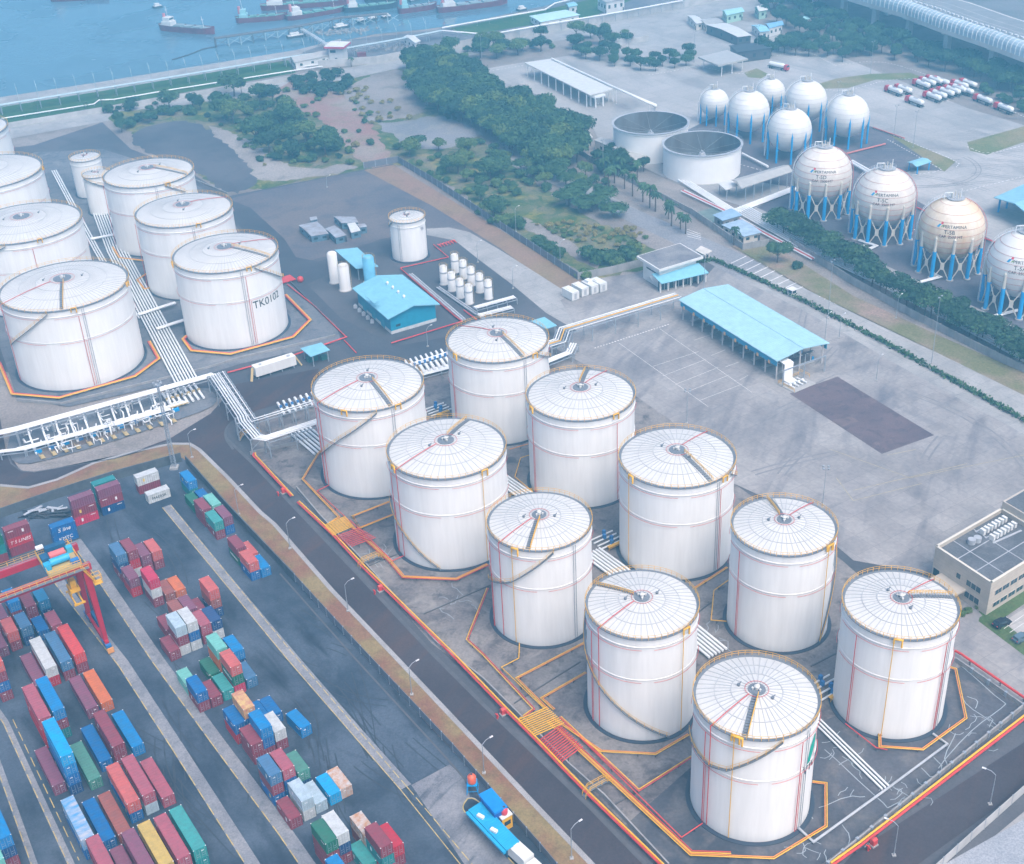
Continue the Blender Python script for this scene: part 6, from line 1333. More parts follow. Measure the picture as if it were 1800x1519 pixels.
# trolley with machinery
tx = -4.2
b = MB(); b.box((tx, 0, HG+1.5), (7.2, 9.6, .35)); tr_ = b.build('trolley_frame', M_YELL2, t)
b = MB(); handrail(b, [(tx-3.6, -4.8, HG+1.85), (tx+3.6, -4.8, HG+1.85), (tx+3.6, 4.8, HG+1.85), (tx-3.6, 4.8, HG+1.85), (tx-3.6, -4.8, HG+1.85)], 1.2, 1, .06)
for i in range(12): b.bar((tx-3.6+i*.65, -4.8, HG+1.85), (tx-3.6+i*.65, -4.8, HG+3.05), .05); b.bar((tx-3.6+i*.65, 4.8, HG+1.85), (tx-3.6+i*.65, 4.8, HG+3.05), .05)
b.build('trolley_rail', M_YEL, tr_)
def drum(x0, x1, y, z, r, m, nm):
    b = MB(); nn = 20; vs = [(x, y+r*cos(2*pi*i/nn), z+r*sin(2*pi*i/nn)) for x in (x0, x1) for i in range(nn)]; b.add(vs, [(i, (i+1) % nn, nn+(i+1) % nn, nn+i) for i in range(nn)], 0, True); b.add(vs, [tuple(range(nn)), tuple(range(nn, 2*nn))]); b.build(nm, m, tr_)
drum(tx-2.2, tx+2.0, -1.6, HG+2.9, .85, sheet_roof('hoist_blue', (.03, .36, .60)), 'hoist_drum'); drum(tx-1.6, tx+1.8, 1.0, HG+2.9, .85, mat('hoist_red', (.60, .14, .14)), 'hoist_drum')
for x, y, sx, sy_, sz, m in ((tx-3.0, -2.3, 1.4, 1.6, 1.6, sheet_roof('hoist_blue', (.03, .36, .60))), (tx+3.0, 1.6, 1.4, 1.4, 1.4, sheet_roof('cabinet_blue', (.05, .40, .55))), (tx-2.5, 1.5, 1.6, 2.4, 1.2, mat('machine_blue', (.01, .10, .22))), (tx+.5, 3.6, 4.5, 1.4, 1.8, mat('machine_blue', (.01, .10, .22))), (tx+2.6, -3.4, 1.8, 1.2, 1.0, M_BLUEV)):
    b = MB(); b.box((x, y, HG+1.86), (sx, sy_, sz)); b.build('motor_housing', m, tr_)
b = MB(); b.box((tx-2.6, 4.0, HG+3.8), (1.6, 1, .5)); b.build('beacon', M_WPIPE, tr_)
b = MB(); b.box((tx+5.6, -6.4, HG-3.0), (1.8, 1.8, .1)); handrail(b, [(tx+4.7, -7.3, HG-2.9), (tx+6.5, -7.3, HG-2.9), (tx+6.5, -5.5, HG-2.9), (tx+4.7, -5.5, HG-2.9), (tx+4.7, -7.3, HG-2.9)], 2.1, 1, .07); b.bar((tx+3.4, -5.6, HG+1), (tx+5.2, -6.2, HG-2.8), .7, .1); handrail(b, [(tx+3.4, -5.9, HG+1), (tx+5.2, -6.5, HG-2.8)], 1, 1, .05); b.build('stair_platform', M_YEL, t)
# spreader hanging under the trolley
zs = 13.0; b = MB(); sx0 = tx+1.2
b.box((sx0, -1.5, zs+2.2), (2.2, 3.2, .8)); b.box((sx0, -1.5, zs+3.2), (1.4, 1.6, 1.6)); sp = b.build('head_block', M_YEL, t)
b = MB()
for s_ in (-1, 1): b.bar((sx0+s_*.8, -1.5-3.0, zs), (sx0+s_*.8, -1.5+3.0, zs), .3, .35); 
for s_ in (-1, 1): b.bar((sx0-1.25, -1.5+s_*3.0, zs), (sx0+1.25, -1.5+s_*3.0, zs), .35, .4)
b.bar((sx0-.8, -1.5, zs+.1), (sx0-.8, -1.5, zs+2.3), .25); b.bar((sx0+.8, -1.5, zs+.1), (sx0+.8, -1.5, zs+2.3), .25); b.build('spreader', M_YEL, sp)
for x in (-.7, .7):
    for y in (-.9, .9): b = MB(); b.bar((sx0+x, -1.5+y, zs+3), (sx0+x, -1.5+y*1.4, HG+1.5), .07); b.build('hoist_rope', M_DARK, sp)
# rubble and scrap behind the blue containers
t = thing('scrap_heap', 'heap of dark scrap and torn sheets against the back wall', 'scrap heap', G(85, 905)); rnd = random.Random(3); b = MB()
for i in range(60): b.bar((rnd.gauss(0, 3.5), rnd.gauss(0, 1.2), rnd.random()*1.4), (rnd.gauss(0, 3.5), rnd.gauss(0, 1.2), rnd.random()*1.6), .15+.5*rnd.random(), .1+.2*rnd.random())
b.build('scrap', M_DARK, t); b = MB()
for i in range(9): b.bar((rnd.gauss(0, 3), rnd.gauss(0, 1), 1.2+rnd.random()*.7), (rnd.gauss(0, 3), rnd.gauss(0, 1), 1.3+rnd.random()*.9), .5+.5*rnd.random(), .08)
b.build('torn_sheet', M_GREY, t)
# ================================================================ pipework
def runs(label, name, px, cols, z=1.1, gap=.36, r=.115, sup=7, group='fire and foam pipes round the tanks'):
    return pipe_run(name, px, r, cols, label, 'pipe', sup, M_DARK, group, 7, rows=len(cols), gap=gap, z=z)
M_ORG = mat('orange_pipe', (.70, .25, .04), rough=.45)
Y, R_ = M_YEL, M_RED
runs('yellow pipe looping in front of the farthest roadside tank', 'foam_pipe', [(562, 793), (532, 842), (554, 865), (596, 909), (575, 922)], [Y, M_ORG])
runs('red branch pipe from the farthest roadside tank down to the yellow rack', 'fire_water_pipe', [(578, 853), (557, 863), (604, 906), (618, 920)], [R_])
runs('yellow and orange pipe pair bending around behind the widest roadside tank', 'foam_pipe', [(684, 882), (620, 907), (632, 928), (692, 904)], [Y, M_ORG])
runs('yellow and red pipes bending round the foot of the widest roadside tank', 'foam_pipe', [(611, 919), (686, 987), (709, 1014), (802, 1018), (857, 992)], [R_, Y, M_ORG])
runs('short red branch pipe to the foot of the widest roadside tank', 'fire_water_pipe', [(616, 915), (690, 986), (709, 977)], [R_])
runs('yellow and red pipes looping left of the middle roadside tank', 'foam_pipe', [(857, 1034), (821, 1124), (850, 1151), (938, 1246), (912, 1265)], [Y, R_])
runs('yellow pipe dropping from the middle roadside tank into the bundle', 'foam_pipe', [(913, 1130), (912, 1157), (881, 1173), (957, 1246), (922, 1268)], [Y])
runs('long yellow and red pipe pair from between the tanks into the bundle', 'foam_pipe', [(1027, 1130), (908, 1192), (962, 1246)], [Y, M_ORG])
runs('second yellow and red pipe pair parallel to the long one', 'foam_pipe', [(1030, 1182), (952, 1227), (974, 1247)], [Y, M_ORG])
runs('yellow and orange pipes running round the foot of the second nearest tank', 'foam_pipe', [(971, 1261), (1057, 1320), (1152, 1325), (1210, 1291)], [Y, M_ORG])
runs('four pipes of yellow and red running down to the nearest tank', 'foam_pipe', [(968, 1266), (1216, 1497), (1285, 1499)], [Y, R_])
runs('outer yellow and orange pipes sweeping round the nearest tank', 'foam_pipe', [(963, 1268), (1214, 1502), (1360, 1508), (1452, 1452), (1452, 1377), (1428, 1374)], [Y, M_ORG])
runs('red branch pipe bending in to the foot of the nearest tank', 'fire_water_pipe', [(985, 1262), (1198, 1472), (1235, 1447)], [R_])
runs('yellow and red pipes bending beyond the nearest tank foot', 'foam_pipe', [(1216, 1330), (1123, 1389), (985, 1260)], [Y, R_])
runs('yellow and red pipe loop around the near back row tank', 'foam_pipe', [(1546, 1270), (1547, 1312), (1622, 1317), (1698, 1262), (1680, 1176), (1668, 1172)], [Y, M_ORG])
runs('red pipe hugging the left foot of the near back row tank', 'fire_water_pipe', [(1486, 1272), (1540, 1314), (1560, 1318)], [R_])
runs('yellow pipe bracket behind the second nearest back row tank', 'foam_pipe', [(1280, 1020), (1255, 1038), (1250, 1090), (1277, 1092)], [Y])
runs('orange pipes between the two middle back row tanks', 'foam_pipe', [(1222, 1033), (1278, 997)], [Y, M_ORG])
runs('yellow pipe zigzag behind the second roadside tank', 'foam_pipe', [(930, 800), (915, 805), (905, 838), (937, 865)], [Y])
runs('orange pipe beside the foot of the farthest back row tank', 'foam_pipe', [(895, 790), (930, 780)], [M_ORG])
# racks where the pipes gather
def comb(label, p0, p1, p2, n, m, name='pipe_rack', z=1.5):
    A, B, C_ = G(*p0, z), G(*p1, z), G(*p2, z); t = thing(name, label, 'pipe rack', (A.x, A.y, 0), 0, 'comb shaped pipe racks'); L = local(t, [A, B, C_])
    for k in range(n):
        s = L[0].lerp(L[1], k/(n-1)); e = s+(L[2]-L[0]); b = MB(); b.tube([e, s, s-Vector((0, 0, .7))], .12, 6); b.build('pipe', m, t)
    for f in (.3, .75):
        b = MB(); a_ = L[0]+(L[2]-L[0])*f-Vector((0, 0, .2)); b.bar(a_, a_+(L[1]-L[0]), .15); 
        for q in (a_, a_+(L[1]-L[0])): b.bar((q.x, q.y, 0), q, .15)
        b.build('support', M_DARK, t)
comb('yellow comb of branch pipes above the road, upper one', (571, 923), (585, 940), (607, 908), 10, M_YEL)
comb('red comb of branch pipes below the upper yellow comb', (590, 943), (618, 960), (632, 928), 9, M_RED)
comb('yellow comb of branch pipes above the road, lower one', (911, 1265), (940, 1293), (962, 1243), 11, M_YEL)
comb('red comb of branch pipes below the lower yellow comb', (950, 1300), (988, 1338), (986, 1275), 13, M_RED)
pipe_run('fire_main', [(446, 797), (445, 801), (511, 871)], .3, M_RED, 'thick red fire main along the road, first stretch', 'pipe', 10, M_DARK, 'fire mains along the road', z=1.2)
pipe_run('foam_main', [(449, 796), (449, 800), (515, 871)], .2, M_YEL, 'yellow foam main beside the red one, first stretch', 'pipe', None, None, 'fire mains along the road', z=1.25)
pipe_run('fire_main', [(523, 883), (586, 942), (638, 998), (794, 1151), (882, 1242), (943, 1303), (990, 1352), (1037, 1400), (1165, 1524)], .24, M_RED, 'long thick red fire main beside the main road trench', 'pipe', 12, M_DARK, 'fire mains along the road', z=1.2)
pipe_run('foam_main', [(526, 881), (589, 940), (642, 996), (798, 1149), (886, 1240), (947, 1301), (994, 1350), (1041, 1398), (1169, 1522)], .2, M_YEL, 'long yellow foam main on the inner side of the red one', 'pipe', None, None, 'fire mains along the road', z=1.3)
pipe_run('fire_main', [(1463, 1521), (1513, 1486), (1800, 1264), (1830, 1240)], .26, M_RED, 'thick red fire main along the lower right bund wall', 'pipe', 12, M_DARK, 'fire mains along the road', z=1.2)
pipe_run('foam_main', [(1460, 1517), (1512, 1480), (1800, 1258), (1830, 1234)], .22, M_YEL, 'yellow foam main along the lower right bund wall', 'pipe', None, None, 'fire mains along the road', z=1.3)
pipe_run('fire_main', [(1679, 1144), (1690, 1150), (1800, 1226), (1850, 1260)], .3, M_RED, 'red fire main along the upper right bund wall', 'pipe', 8, M_DARK, 'fire mains along the road', z=1.4)
# grey pipes on the wet floor
pipe_run('drain_pipe', [(1436, 1267), (1800-243, 1385)], .22, M_WPIPE, 'white pipes crossing the wet floor between nearest tank and next', 'pipe', 9, M_DARK, rows=3, gap=.8, z=.6)
pipe_run('drain_pipe', [(1400, 1452), (1430, 1480), (1557, 1388), (1665, 1308), (1640, 1290)], .26, M_GREY, 'long grey pipe bent round the wet bund floor', 'pipe', 9, M_DARK, z=.6)
for pl in ([(1450, 1318), (1530, 1390), (1560, 1420)], [(1480, 1330), (1600, 1400)], [(1600, 1400), (1560, 1430), (1520, 1490)], [(1690, 1172), (1768, 1238)], [(1768, 1238), (1735, 1263), (1700, 1290), (1650, 1350)], [(1740, 1268), (1700, 1240), (1690, 1225)], [(1735, 1262), (1757, 1278)], [(1470, 1300), (1500, 1330), (1475, 1345)], [(1440, 1420), (1490, 1400), (1520, 1400)], [(1680, 1290), (1660, 1330), (1665, 1345)], [(1700, 1225), (1720, 1230), (1715, 1245)], [(1640, 1330), (1660, 1350), (1640, 1370), (1620, 1350)], [(1560, 1420), (1590, 1405), (1600, 1415), (1570, 1430)], [(1480, 1450), (1495, 1470), (1490, 1490)], [(1410, 1420), (1430, 1440)]):
    strip_sheet('sealed_crack', [(x+random.uniform(-1, 1), y+random.uniform(-1, 1)) for x, y in smooth_path(pl, 1)], .16, M_SEAL, .222)
rc = random.Random(11)
for k in range(70):
    zone = rc.choice([(1440, 1290, 130, 100), (1560, 1380, 60, 40), (1690, 1250, 60, 70), (1400, 1480, 60, 25), (1050, 1180, 60, 60), (1240, 1080, 25, 60), (780, 1040, 60, 30), (640, 960, 60, 30)]); x, y = zone[0]+rc.random()*zone[2], zone[1]+rc.random()*zone[3]; pl = [(x, y)]; a = rc.random()*6.3
    for j in range(rc.randint(2, 5)): a += rc.gauss(0, .7); x += cos(a)*9; y += sin(a)*7; pl.append((x, y))
    strip_sheet('sealed_crack', pl, .13, M_SEAL, .2225+k*.0004)
for pl in ([(560, 740), (610, 700)], [(640, 1000), (700, 975)], [(745, 1081), (862, 1030)], [(904, 1238), (1020, 1165)], [(1080, 1416), (1120, 1395)], [(1200, 1100), (1250, 1060)], [(1425, 1173), (1470, 1150)]):
    wall('bund_kerb', pl, .35, .3, M_DKERB, 'low dark concrete divider kerb on the bund floor near pixel row of tanks' if False else 'low dark divider kerb crossing the bund floor', 'kerb', group='divider kerbs on the bund floor')
# left tanks' orange loops
G2 = 'orange pipe loops round the left tanks'
runs('orange pipe loop round the foot of the largest left tank', 'foam_pipe', [(-60, 560), (0, 640), (22, 692), (104, 699), (237, 661), (279, 630), (262, 600)], [M_YEL, M_ORG, M_RED], r=.2, group=G2)
runs('orange pipe loop round the foot of the tank lettered TK0102', 'foam_pipe', [(328, 590), (322, 596), (337, 616), (405, 622), (515, 592), (545, 562), (502, 518)], [M_YEL, M_ORG, M_RED], r=.2, group=G2)
runs('orange pipe loop left of the tank behind TK0102', 'foam_pipe', [(262, 478), (241, 492), (254, 508), (268, 505)], [M_YEL, M_ORG], r=.18, group=G2)
runs('orange pipe loop at the foot of the rearmost large tank', 'foam_pipe', [(198, 434), (210, 453), (252, 458)], [M_YEL, M_ORG], r=.18, group=G2)
# white pipe racks
def rack(name, label, px, z, n, gap, r, bay=7.5, group=None, w=None, truss=True, m=None):
    W = [G(p[0], p[1], z) for p in px]; t = thing(name, label, 'pipe rack', (W[0].x, W[0].y, 0), 0, group); L = local(t, W); wid = w or n*gap+.8
    for k in range(n):
        b = MB(); q = offset_path(L, (k-(n-1)/2)*gap); b.tube([p+Vector((0, 0, r+.1)) for p in q], r*(1 if k % 3 else .75), 8); b.build('pipe', (m or [M_WPIPE])[k % len(m or [1])], t)
    for a, b_ in zip(L, L[1:]):
        d = b_-a; ln = d.length; 
        if ln < 3: continue
        k = max(1, round(ln/bay)); u = d.normalized(); nr = Vector((-u.y, u.x, 0))
        for i in range(k+1):
            p = a+d*(i/k); s = MB()
            for e in (-1, 1): q = p+nr*e*wid/2; s.bar((q.x, q.y, 0), (q.x, q.y, z+(.2 if truss else 0)), .28)
            s.bar(p-nr*wid/2, p+nr*wid/2, .25); 
            if z > 4: s.bar(p-nr*wid/2-Vector((0, 0, z*.55)), p+nr*wid/2-Vector((0, 0, .3)), .14)
            s.build('support_frame', M_STEEL, t)
        s = MB()
        for e in (-1, 1): s.bar(a+nr*e*wid/2-Vector((0, 0, .25)), b_+nr*e*wid/2-Vector((0, 0, .25)), .22)
        s.build('stringer', M_STEEL, t)
    return t
rack('pipe_rack', 'long white pipe rack above the pump manifold at left', [(-60, 775), (28, 756), (372, 661), (376, 659)], 4.6, 4, .78, .24, 9)
rack('pipe_bridge', 'white pipe bridge crossing over the dark road', [(376, 660), (425, 733), (428, 742), (452, 770), (468, 772), (560, 742)], 5.6, 4, .78, .25, 9)
rack('pipe_rack', 'openwork grey walkway frame alongside the white pipe bridge', [(388, 655), (445, 740), (560, 705)], 5.6, 2, 1.2, .16, 4, w=2.6)
rack('pipe_rack', 'row of thin pipes in front of the manifold', [(-40, 800), (45, 790), (300, 720)], 2.0, 3, .6, .17, 8)
pipe_run('header_pipes', [(170, 350), (205, 440), (258, 540), (327, 668)], .3, M_WPIPE, 'eight white pipes side by side running between the left tanks', 'pipe', 16, M_DARK, rows=8, gap=.95, z=.9)
pipe_run('header_pipes', [(95, 300), (170, 440), (240, 560)], .3, M_WPIPE, 'thin white pipe pair behind the left tanks', 'pipe', 16, M_DARK, rows=3, gap=.9, z=.9)
pipe_run('header_pipes', [(522, 752), (570, 792)], .34, M_WPIPE, 'five thick white pipes ending at the farthest roadside tank', 'pipe', None, M_DARK, rows=6, gap=1.2, z=.9)
pipe_run('header_pipes', [(1040, 970), (1085, 1003), (1228, 1120), (1262, 1148)], .32, M_WPIPE, 'white pipes running between the two tank rows', 'pipe', 14, M_DARK, rows=6, gap=.95, z=.9)
pipe_run('header_pipes', [(880, 840), (920, 868), (955, 890)], .3, M_WPIPE, 'white pipes between the second roadside tank and back row', 'pipe', 14, M_DARK, rows=5, gap=.95, z=.9)
pipe_run('link_pipes', [(243, 553), (308, 532)], .35, M_WPIPE, 'white pipe pair crossing above the eight pipes, upper one', 'pipe', None, None, 'crossing pipes', rows=2, gap=.8, z=1.8)
pipe_run('link_pipes', [(275, 578), (325, 562)], .35, M_WPIPE, 'white pipe pair crossing above the eight pipes, lower one', 'pipe', None, None, 'crossing pipes', rows=2, gap=.8, z=1.8)
pipe_run('link_pipes', [(160, 420), (203, 412)], .35, M_WPIPE, 'white pipe pair crossing behind the left tanks', 'pipe', None, None, 'crossing pipes', rows=2, gap=.8, z=1.8)
# branch pipes and pumps of the manifold
for k in range(11):
    a = (48+k*24.2, 760-k*7.3); t = thing('pump_set', 'white branch pipe with blue pump in the left manifold', 'pump', G(a[0]-6, a[1]+18), 0, 'pump sets of the left manifold')
    W = local(t, [G(a[0], a[1]-10, 4.6), G(a[0]+4, a[1]+6, 2.4), G(a[0]+13, a[1]+30, 1.0), G(a[0]+16, a[1]+38, .6)]); b = MB(); b.tube(W, .3, 8); b.build('pipe', M_WPIPE, t)
    W = local(t, [G(a[0]+13, a[1]+22, 1.6), G(a[0]+24, a[1]+19, 1.6), G(a[0]+24, a[1]+14, 1.6)]); b = MB(); b.tube(W, .2, 7); b.build('pipe', M_WPIPE, t)
    p = local(t, [G(a[0]+20, a[1]+37, 0)])[0]; b = MB(); b.box((p.x, p.y, .2), (1.9, .9, .9), HEAD); b.build('pump', M_BLUEV if k % 2 else M_LEGB, t)
    p2 = local(t, [G(a[0]+14, a[1]+33, 0)])[0]; b = MB(); b.sphere((p2.x, p2.y, 1.2), .6, 10, 7); b.build('valve', M_WPIPE, t)
for k in range(7):
    t = thing('valve_spool', 'white stub pipe with flange at the right end of the left manifold', 'pipe', G(292+k*9, 706-k*2.6), 0, 'stub pipes of the left manifold')
    W = local(t, [G(286+k*9.2, 692-k*2.8, 1.0), G(303+k*9.2, 716-k*2.8, 1.0)]); b = MB(); b.tube(W, .42, 8); b.build('pipe', M_WPIPE, t); b = MB(); m_ = (W[0]+W[1])/2; b.box((m_.x, m_.y, .8), (.9, .5, 1.0), HEAD); b.build('valve', M_YELL2, t)
    t = thing('valve_spool', 'white stub pipe with blue valve by the farthest roadside tank', 'pipe', G(490+k*10, 728-k*2.9), 0, 'stub pipes beside the farthest roadside tank')
    W = local(t, [G(488+k*10, 708-k*3, 1.6), G(500+k*10, 728-k*3, 1.6)]); b = MB(); b.tube(W, .4, 8); b.build('pipe', M_WPIPE, t); b = MB(); m_ = (W[0]+W[1])/2; b.box((m_.x, m_.y, 1.6), (.6, .6, 1.0), HEAD); b.build('valve', M_BLUEV, t)
for k in range(8):
    t = thing('valve_spool', 'white riser pipe between the two farthest tanks', 'pipe', G(722+k*9, 652-k*2.9), 0, 'riser pipes between the two farthest tanks')
    W = local(t, [G(712+k*9, 634-k*2.8, 2.0), G(728+k*9, 660-k*2.8, 2.0), G(728+k*9, 660-k*2.8, .4)]); b = MB(); b.tube(W, .34, 7); b.build('pipe', M_WPIPE, t); m_ = (W[0]+W[1])/2; b = MB(); b.box((m_.x, m_.y, 2.0), (.6, .6, 1.2), HEAD); b.build('valve', M_BLUEV, t)
rack('pipe_rack', 'white pipe rack between the two farthest tanks', [(700, 650), (800, 618)], 2.2, 3, .7, .22, 5); rack('pipe_rack', 'lower white pipe rack between the two farthest tanks', [(690, 672), (812, 640)], 1.2, 4, .8, .3, 8)
rack('pipe_bridge', 'long overhead pipe bridge to the loading gantry with yellow and white pipes', [(962, 607), (985, 600), (992, 580), (1192, 520)], 5.6, 5, .85, .2, 9, m=[M_WPIPE, M_STEEL, M_YEL, M_WPIPE, M_WPIPE])
rack('pipe_bridge', 'short low pipe stretch joining the farthest back row tank', [(955, 640), (1000, 622), (1008, 606)], 2.6, 3, .8, .32, 9)
# process area pipes
pipe_run('red_pipe', [(688, 603), (812, 565), (800, 556), (704, 472), (707, 470)], .22, M_RED, 'red pipe bending round two sides of the blue workshop', 'pipe', 10, M_DARK, z=.8)
pipe_run('red_pipe', [(704, 471), (788, 452), (762, 430)], .18, M_RED, 'red pipe from the slim tank to the red valves', 'pipe', 10, M_DARK, z=.8)
pipe_run('silver_pipes', [(722, 482), (815, 562)], .38, M_GREY, 'silver pipe pair running past the workshop', 'pipe', 12, M_DARK, rows=2, gap=.9, z=.9)
pipe_run('silver_pipes', [(770, 505), (850, 560)], .3, M_GREY, 'silver pipe pair in front of the slim vessels', 'pipe', 12, M_DARK, rows=2, gap=.9, z=.7)
pipe_run('red_pipe', [(815, 545), (838, 562)], .22, M_RED, 'short red pipe beside the silver pipes', 'pipe', 10, M_DARK, z=.8)
rack('pipe_rack', 'white framed valve rack in front of the slim vessels', [(835, 542), (905, 523)], 2.0, 3, .8, .2, 4); rack('pipe_rack', 'second white valve rack nearer the farthest tank', [(842, 556), (900, 541)], 1.4, 3, .9, .2, 4)
pipe_run('red_pipe', [(400, 655), (520, 623), (610, 592)], .26, M_RED, 'red pipe behind the long white box tank', 'pipe', 10, M_DARK, z=.9); pipe_run('red_pipe', [(605, 598), (626, 620)], .2, M_RED, 'short red pipe stub on the access road', 'pipe', 10, M_DARK, z=.5)
pipe_run('red_pipe', [(505, 500), (550, 535), (608, 592)], .22, M_RED, 'red pipe along the trench right of TK0102', 'pipe', 12, M_DARK, z=.7)
for k in range(9):
    x, y = 40+k*32, 762-k*9.2; W0 = [G(x, y-2, 3.6), G(x+2, y+4, 1.6), G(x+14, y, 1.6), G(x+15, y-5, 3.4)]; t = thing('loop_pipe', 'white looped pipe hanging under the long pipe rack of the left manifold', 'pipe', (W0[0].x, W0[0].y, 0), 0, 'looped pipes of the left manifold'); b = MB(); b.tube(local(t, W0), .2, 7); b.build('pipe', M_WPIPE, t)
pipe_run('manifold_header', [(30, 790), (90, 775), (330, 706)], .2, [M_YELL2, M_WPIPE, M_WPIPE], 'low yellow and white pipes along the middle of the manifold', 'pipe', 8, M_STEEL, rows=3, gap=.7, z=1.4)
sheet('concrete_floor', [(70, 790), (130, 772), (270, 728), (310, 712), (318, 722), (240, 752), (120, 790), (78, 808)], ground_mat('brown_floor', (.13, .10, .09), (.20, .17, .15), (.06, .055, .06), .1, .5, 3), .235)
rq = random.Random(21)
for k in range(46):
    x = rq.uniform(60, 330); y = 801-(x-60)*.275+rq.uniform(-26, 16); z = rq.uniform(.8, 3.0); o_ = G(x, y, 0); t = thing('pipe_branch', 'short bent white pipe among the pumps of the left manifold', 'pipe', (o_.x, o_.y, 0), HEAD+rq.choice((0, 0, pi/2)), 'short bent pipes of the left manifold')
    l1, l2 = rq.uniform(1, 4), rq.uniform(.8, 3); b = MB(); b.tube([(0, 0, .3), (0, 0, z), (0, l1, z), (l2, l1, z), (l2, l1, .3)][rq.choice((0, 0, 1)):], rq.choice((.12, .16, .22)), 7); b.build('pipe', M_WPIPE, t)
for k in range(12):
    x = 75+k*21; y = 806-k*5.8; o_ = G(x, y, 0); t = thing('grating_step', 'low yellow brown access grating beside a manifold pump', 'platform', (o_.x, o_.y, .25), HEAD, 'access gratings of the left manifold'); b = MB(); b.box((0, 0, .3), (1.2, 2.4, .1)); b.build('grating', M_YELL2, t); b = MB(); handrail(b, [(-.6, -1.2, .35), (-.6, 1.2, .35)], .9, 1, .05); b.build('handrail', M_YELL2, t)
# LPG pipes
pipe_run('lpg_pipes', [(1300, 365), (1420, 432), (1560, 497), (1760, 600), (1860, 655)], .28, M_WPIPE, 'bundle of white pipes along the front of the gas spheres', 'pipe', 18, M_STEEL, rows=7, gap=1.15, z=1.2)
pipe_run('lpg_pipes', [(1200, 335), (1270, 368), (1330, 402), (1430, 455)], .26, [M_WPIPE, M_RED, M_WPIPE], 'white and red pipes beside the black and white kerb', 'pipe', 18, M_STEEL, rows=3, gap=.8, z=1.0)
pipe_run('lpg_pipes', [(1190, 310), (1290, 372), (1400, 330)], .3, M_WPIPE, 'white pipes bending towards the farthest large sphere', 'pipe', 18, M_STEEL, rows=4, gap=1.0, z=1.0)
pipe_run('lpg_pipes', [(1495, 283), (1560, 320), (1600, 345)], .5, M_WPIPE, 'thick white pipes behind the two farthest large spheres', 'pipe', 14, M_STEEL, rows=2, gap=1.6, z=2)
pipe_run('lpg_pipes', [(1305, 270), (1350, 293)], .5, M_WPIPE, 'white duct beside the nearer open tank', 'pipe', 10, M_STEEL, z=1.5)
pipe_run('red_pipe', [(1488, 270), (1556, 253)], .4, M_PINKR, 'faded red pipe on the dark floor behind the spheres', 'pipe', 10, M_DARK, z=.8); pipe_run('red_pipe', [(1535, 224), (1590, 243)], .3, M_PINKR, 'faded red pipe along the kerbed green strip', 'pipe', 10, M_DARK, z=.8)
pipe_run('red_pipe', [(1612, 365), (1630, 373)], .3, M_RED, 'short red pipe between two large spheres', 'pipe', None, None, z=.8); pipe_run('red_pipe', [(1720, 415), (1760, 430)], .3, M_RED, 'red pipe between the two nearest large spheres', 'pipe', None, None, z=.8)
pipe_run('lpg_pipes', [(1470, 442), (1520, 432)], .3, M_WPIPE, 'white branch pipe under the farthest large sphere', 'pipe', None, None, z=.8, rows=2, gap=.8); pipe_run('lpg_pipes', [(1500, 452), (1540, 432), (1510, 422)], .3, M_WPIPE, 'white branch pipe loop under sphere T-5C', 'pipe', None, None, z=.8, rows=2, gap=.8)
pipe_run('lpg_pipes', [(1600, 500), (1652, 487), (1635, 478)], .3, M_WPIPE, 'white branch pipe loop under sphere T-5B', 'pipe', None, None, z=.8, rows=2, gap=.8); pipe_run('lpg_pipes', [(1730, 560), (1790, 545)], .3, M_WPIPE, 'white branch pipe loop under the nearest sphere', 'pipe', None, None, z=.8, rows=2, gap=.8)
# hose boxes, platforms along the road
for (x, y, l_) in ((499, 868, 'topmost along the road'), (669, 1040, 'second along the road'), (885, 1257, 'third along the road'), (1535, 1487, 'beside the lower right fire main')):
    p = G(x, y); t = thing('hose_box', 'red fire hose box '+l_, 'hose box', (p.x, p.y, .2), HEAD, 'red hose boxes'); b = MB(); b.box((0, 0, .3), (1.1, .9, 1.2)); b.add([(-.55, -.45, 1.5), (.55, -.45, 1.5), (.55, .45, 1.5), (-.55, .45, 1.5), (-.55, 0, 1.75), (.55, 0, 1.75)], [(0, 1, 5, 4), (2, 3, 4, 5), (1, 2, 5), (3, 0, 4)]); b.build('cabinet', M_RED, t)
    b = MB(); b.cone((-1.7, -.3), .22, .22, 0, 1.2, 10); b.tube([(-1.7, -.8, .9), (-1.7, .3, .9)], .16, 7); b.build('hydrant', M_RED, t); b = MB(); b.box((0, 0, 0), (1.4, 1.2, .3)); b.build('base', M_KERB, t)
for (x, y, l_) in ((652, 992, 'upper one, by the widest roadside tank'), (1050, 1390, 'lower one, by the nearest tank'), (440, 768, 'small one at the road bend')):
    p = G(x, y); t = thing('crossover_platform', 'yellow railed steps over the bund wall, '+l_, 'steps', (p.x, p.y, 0), HEAD, 'yellow crossover steps'); b = MB(); b.box((0, 0, 1.5), (4, 1.1, .12)); b.bar((-3.2, 0, .2), (-2, 0, 1.5), 1.0, .12); b.bar((3.2, 0, .2), (2, 0, 1.5), 1.0, .12); b.build('deck', M_GRATE, t)
    b = MB(); 
    for s_ in (-.55, .55): handrail(b, [(-3.2, s_, .2), (-2, s_, 1.55), (-.7, s_, 1.55), (.7, s_, 1.55), (2, s_, 1.55), (3.2, s_, .2)], 1.1, 1, .055)
    b.build('handrail', M_YEL, t)
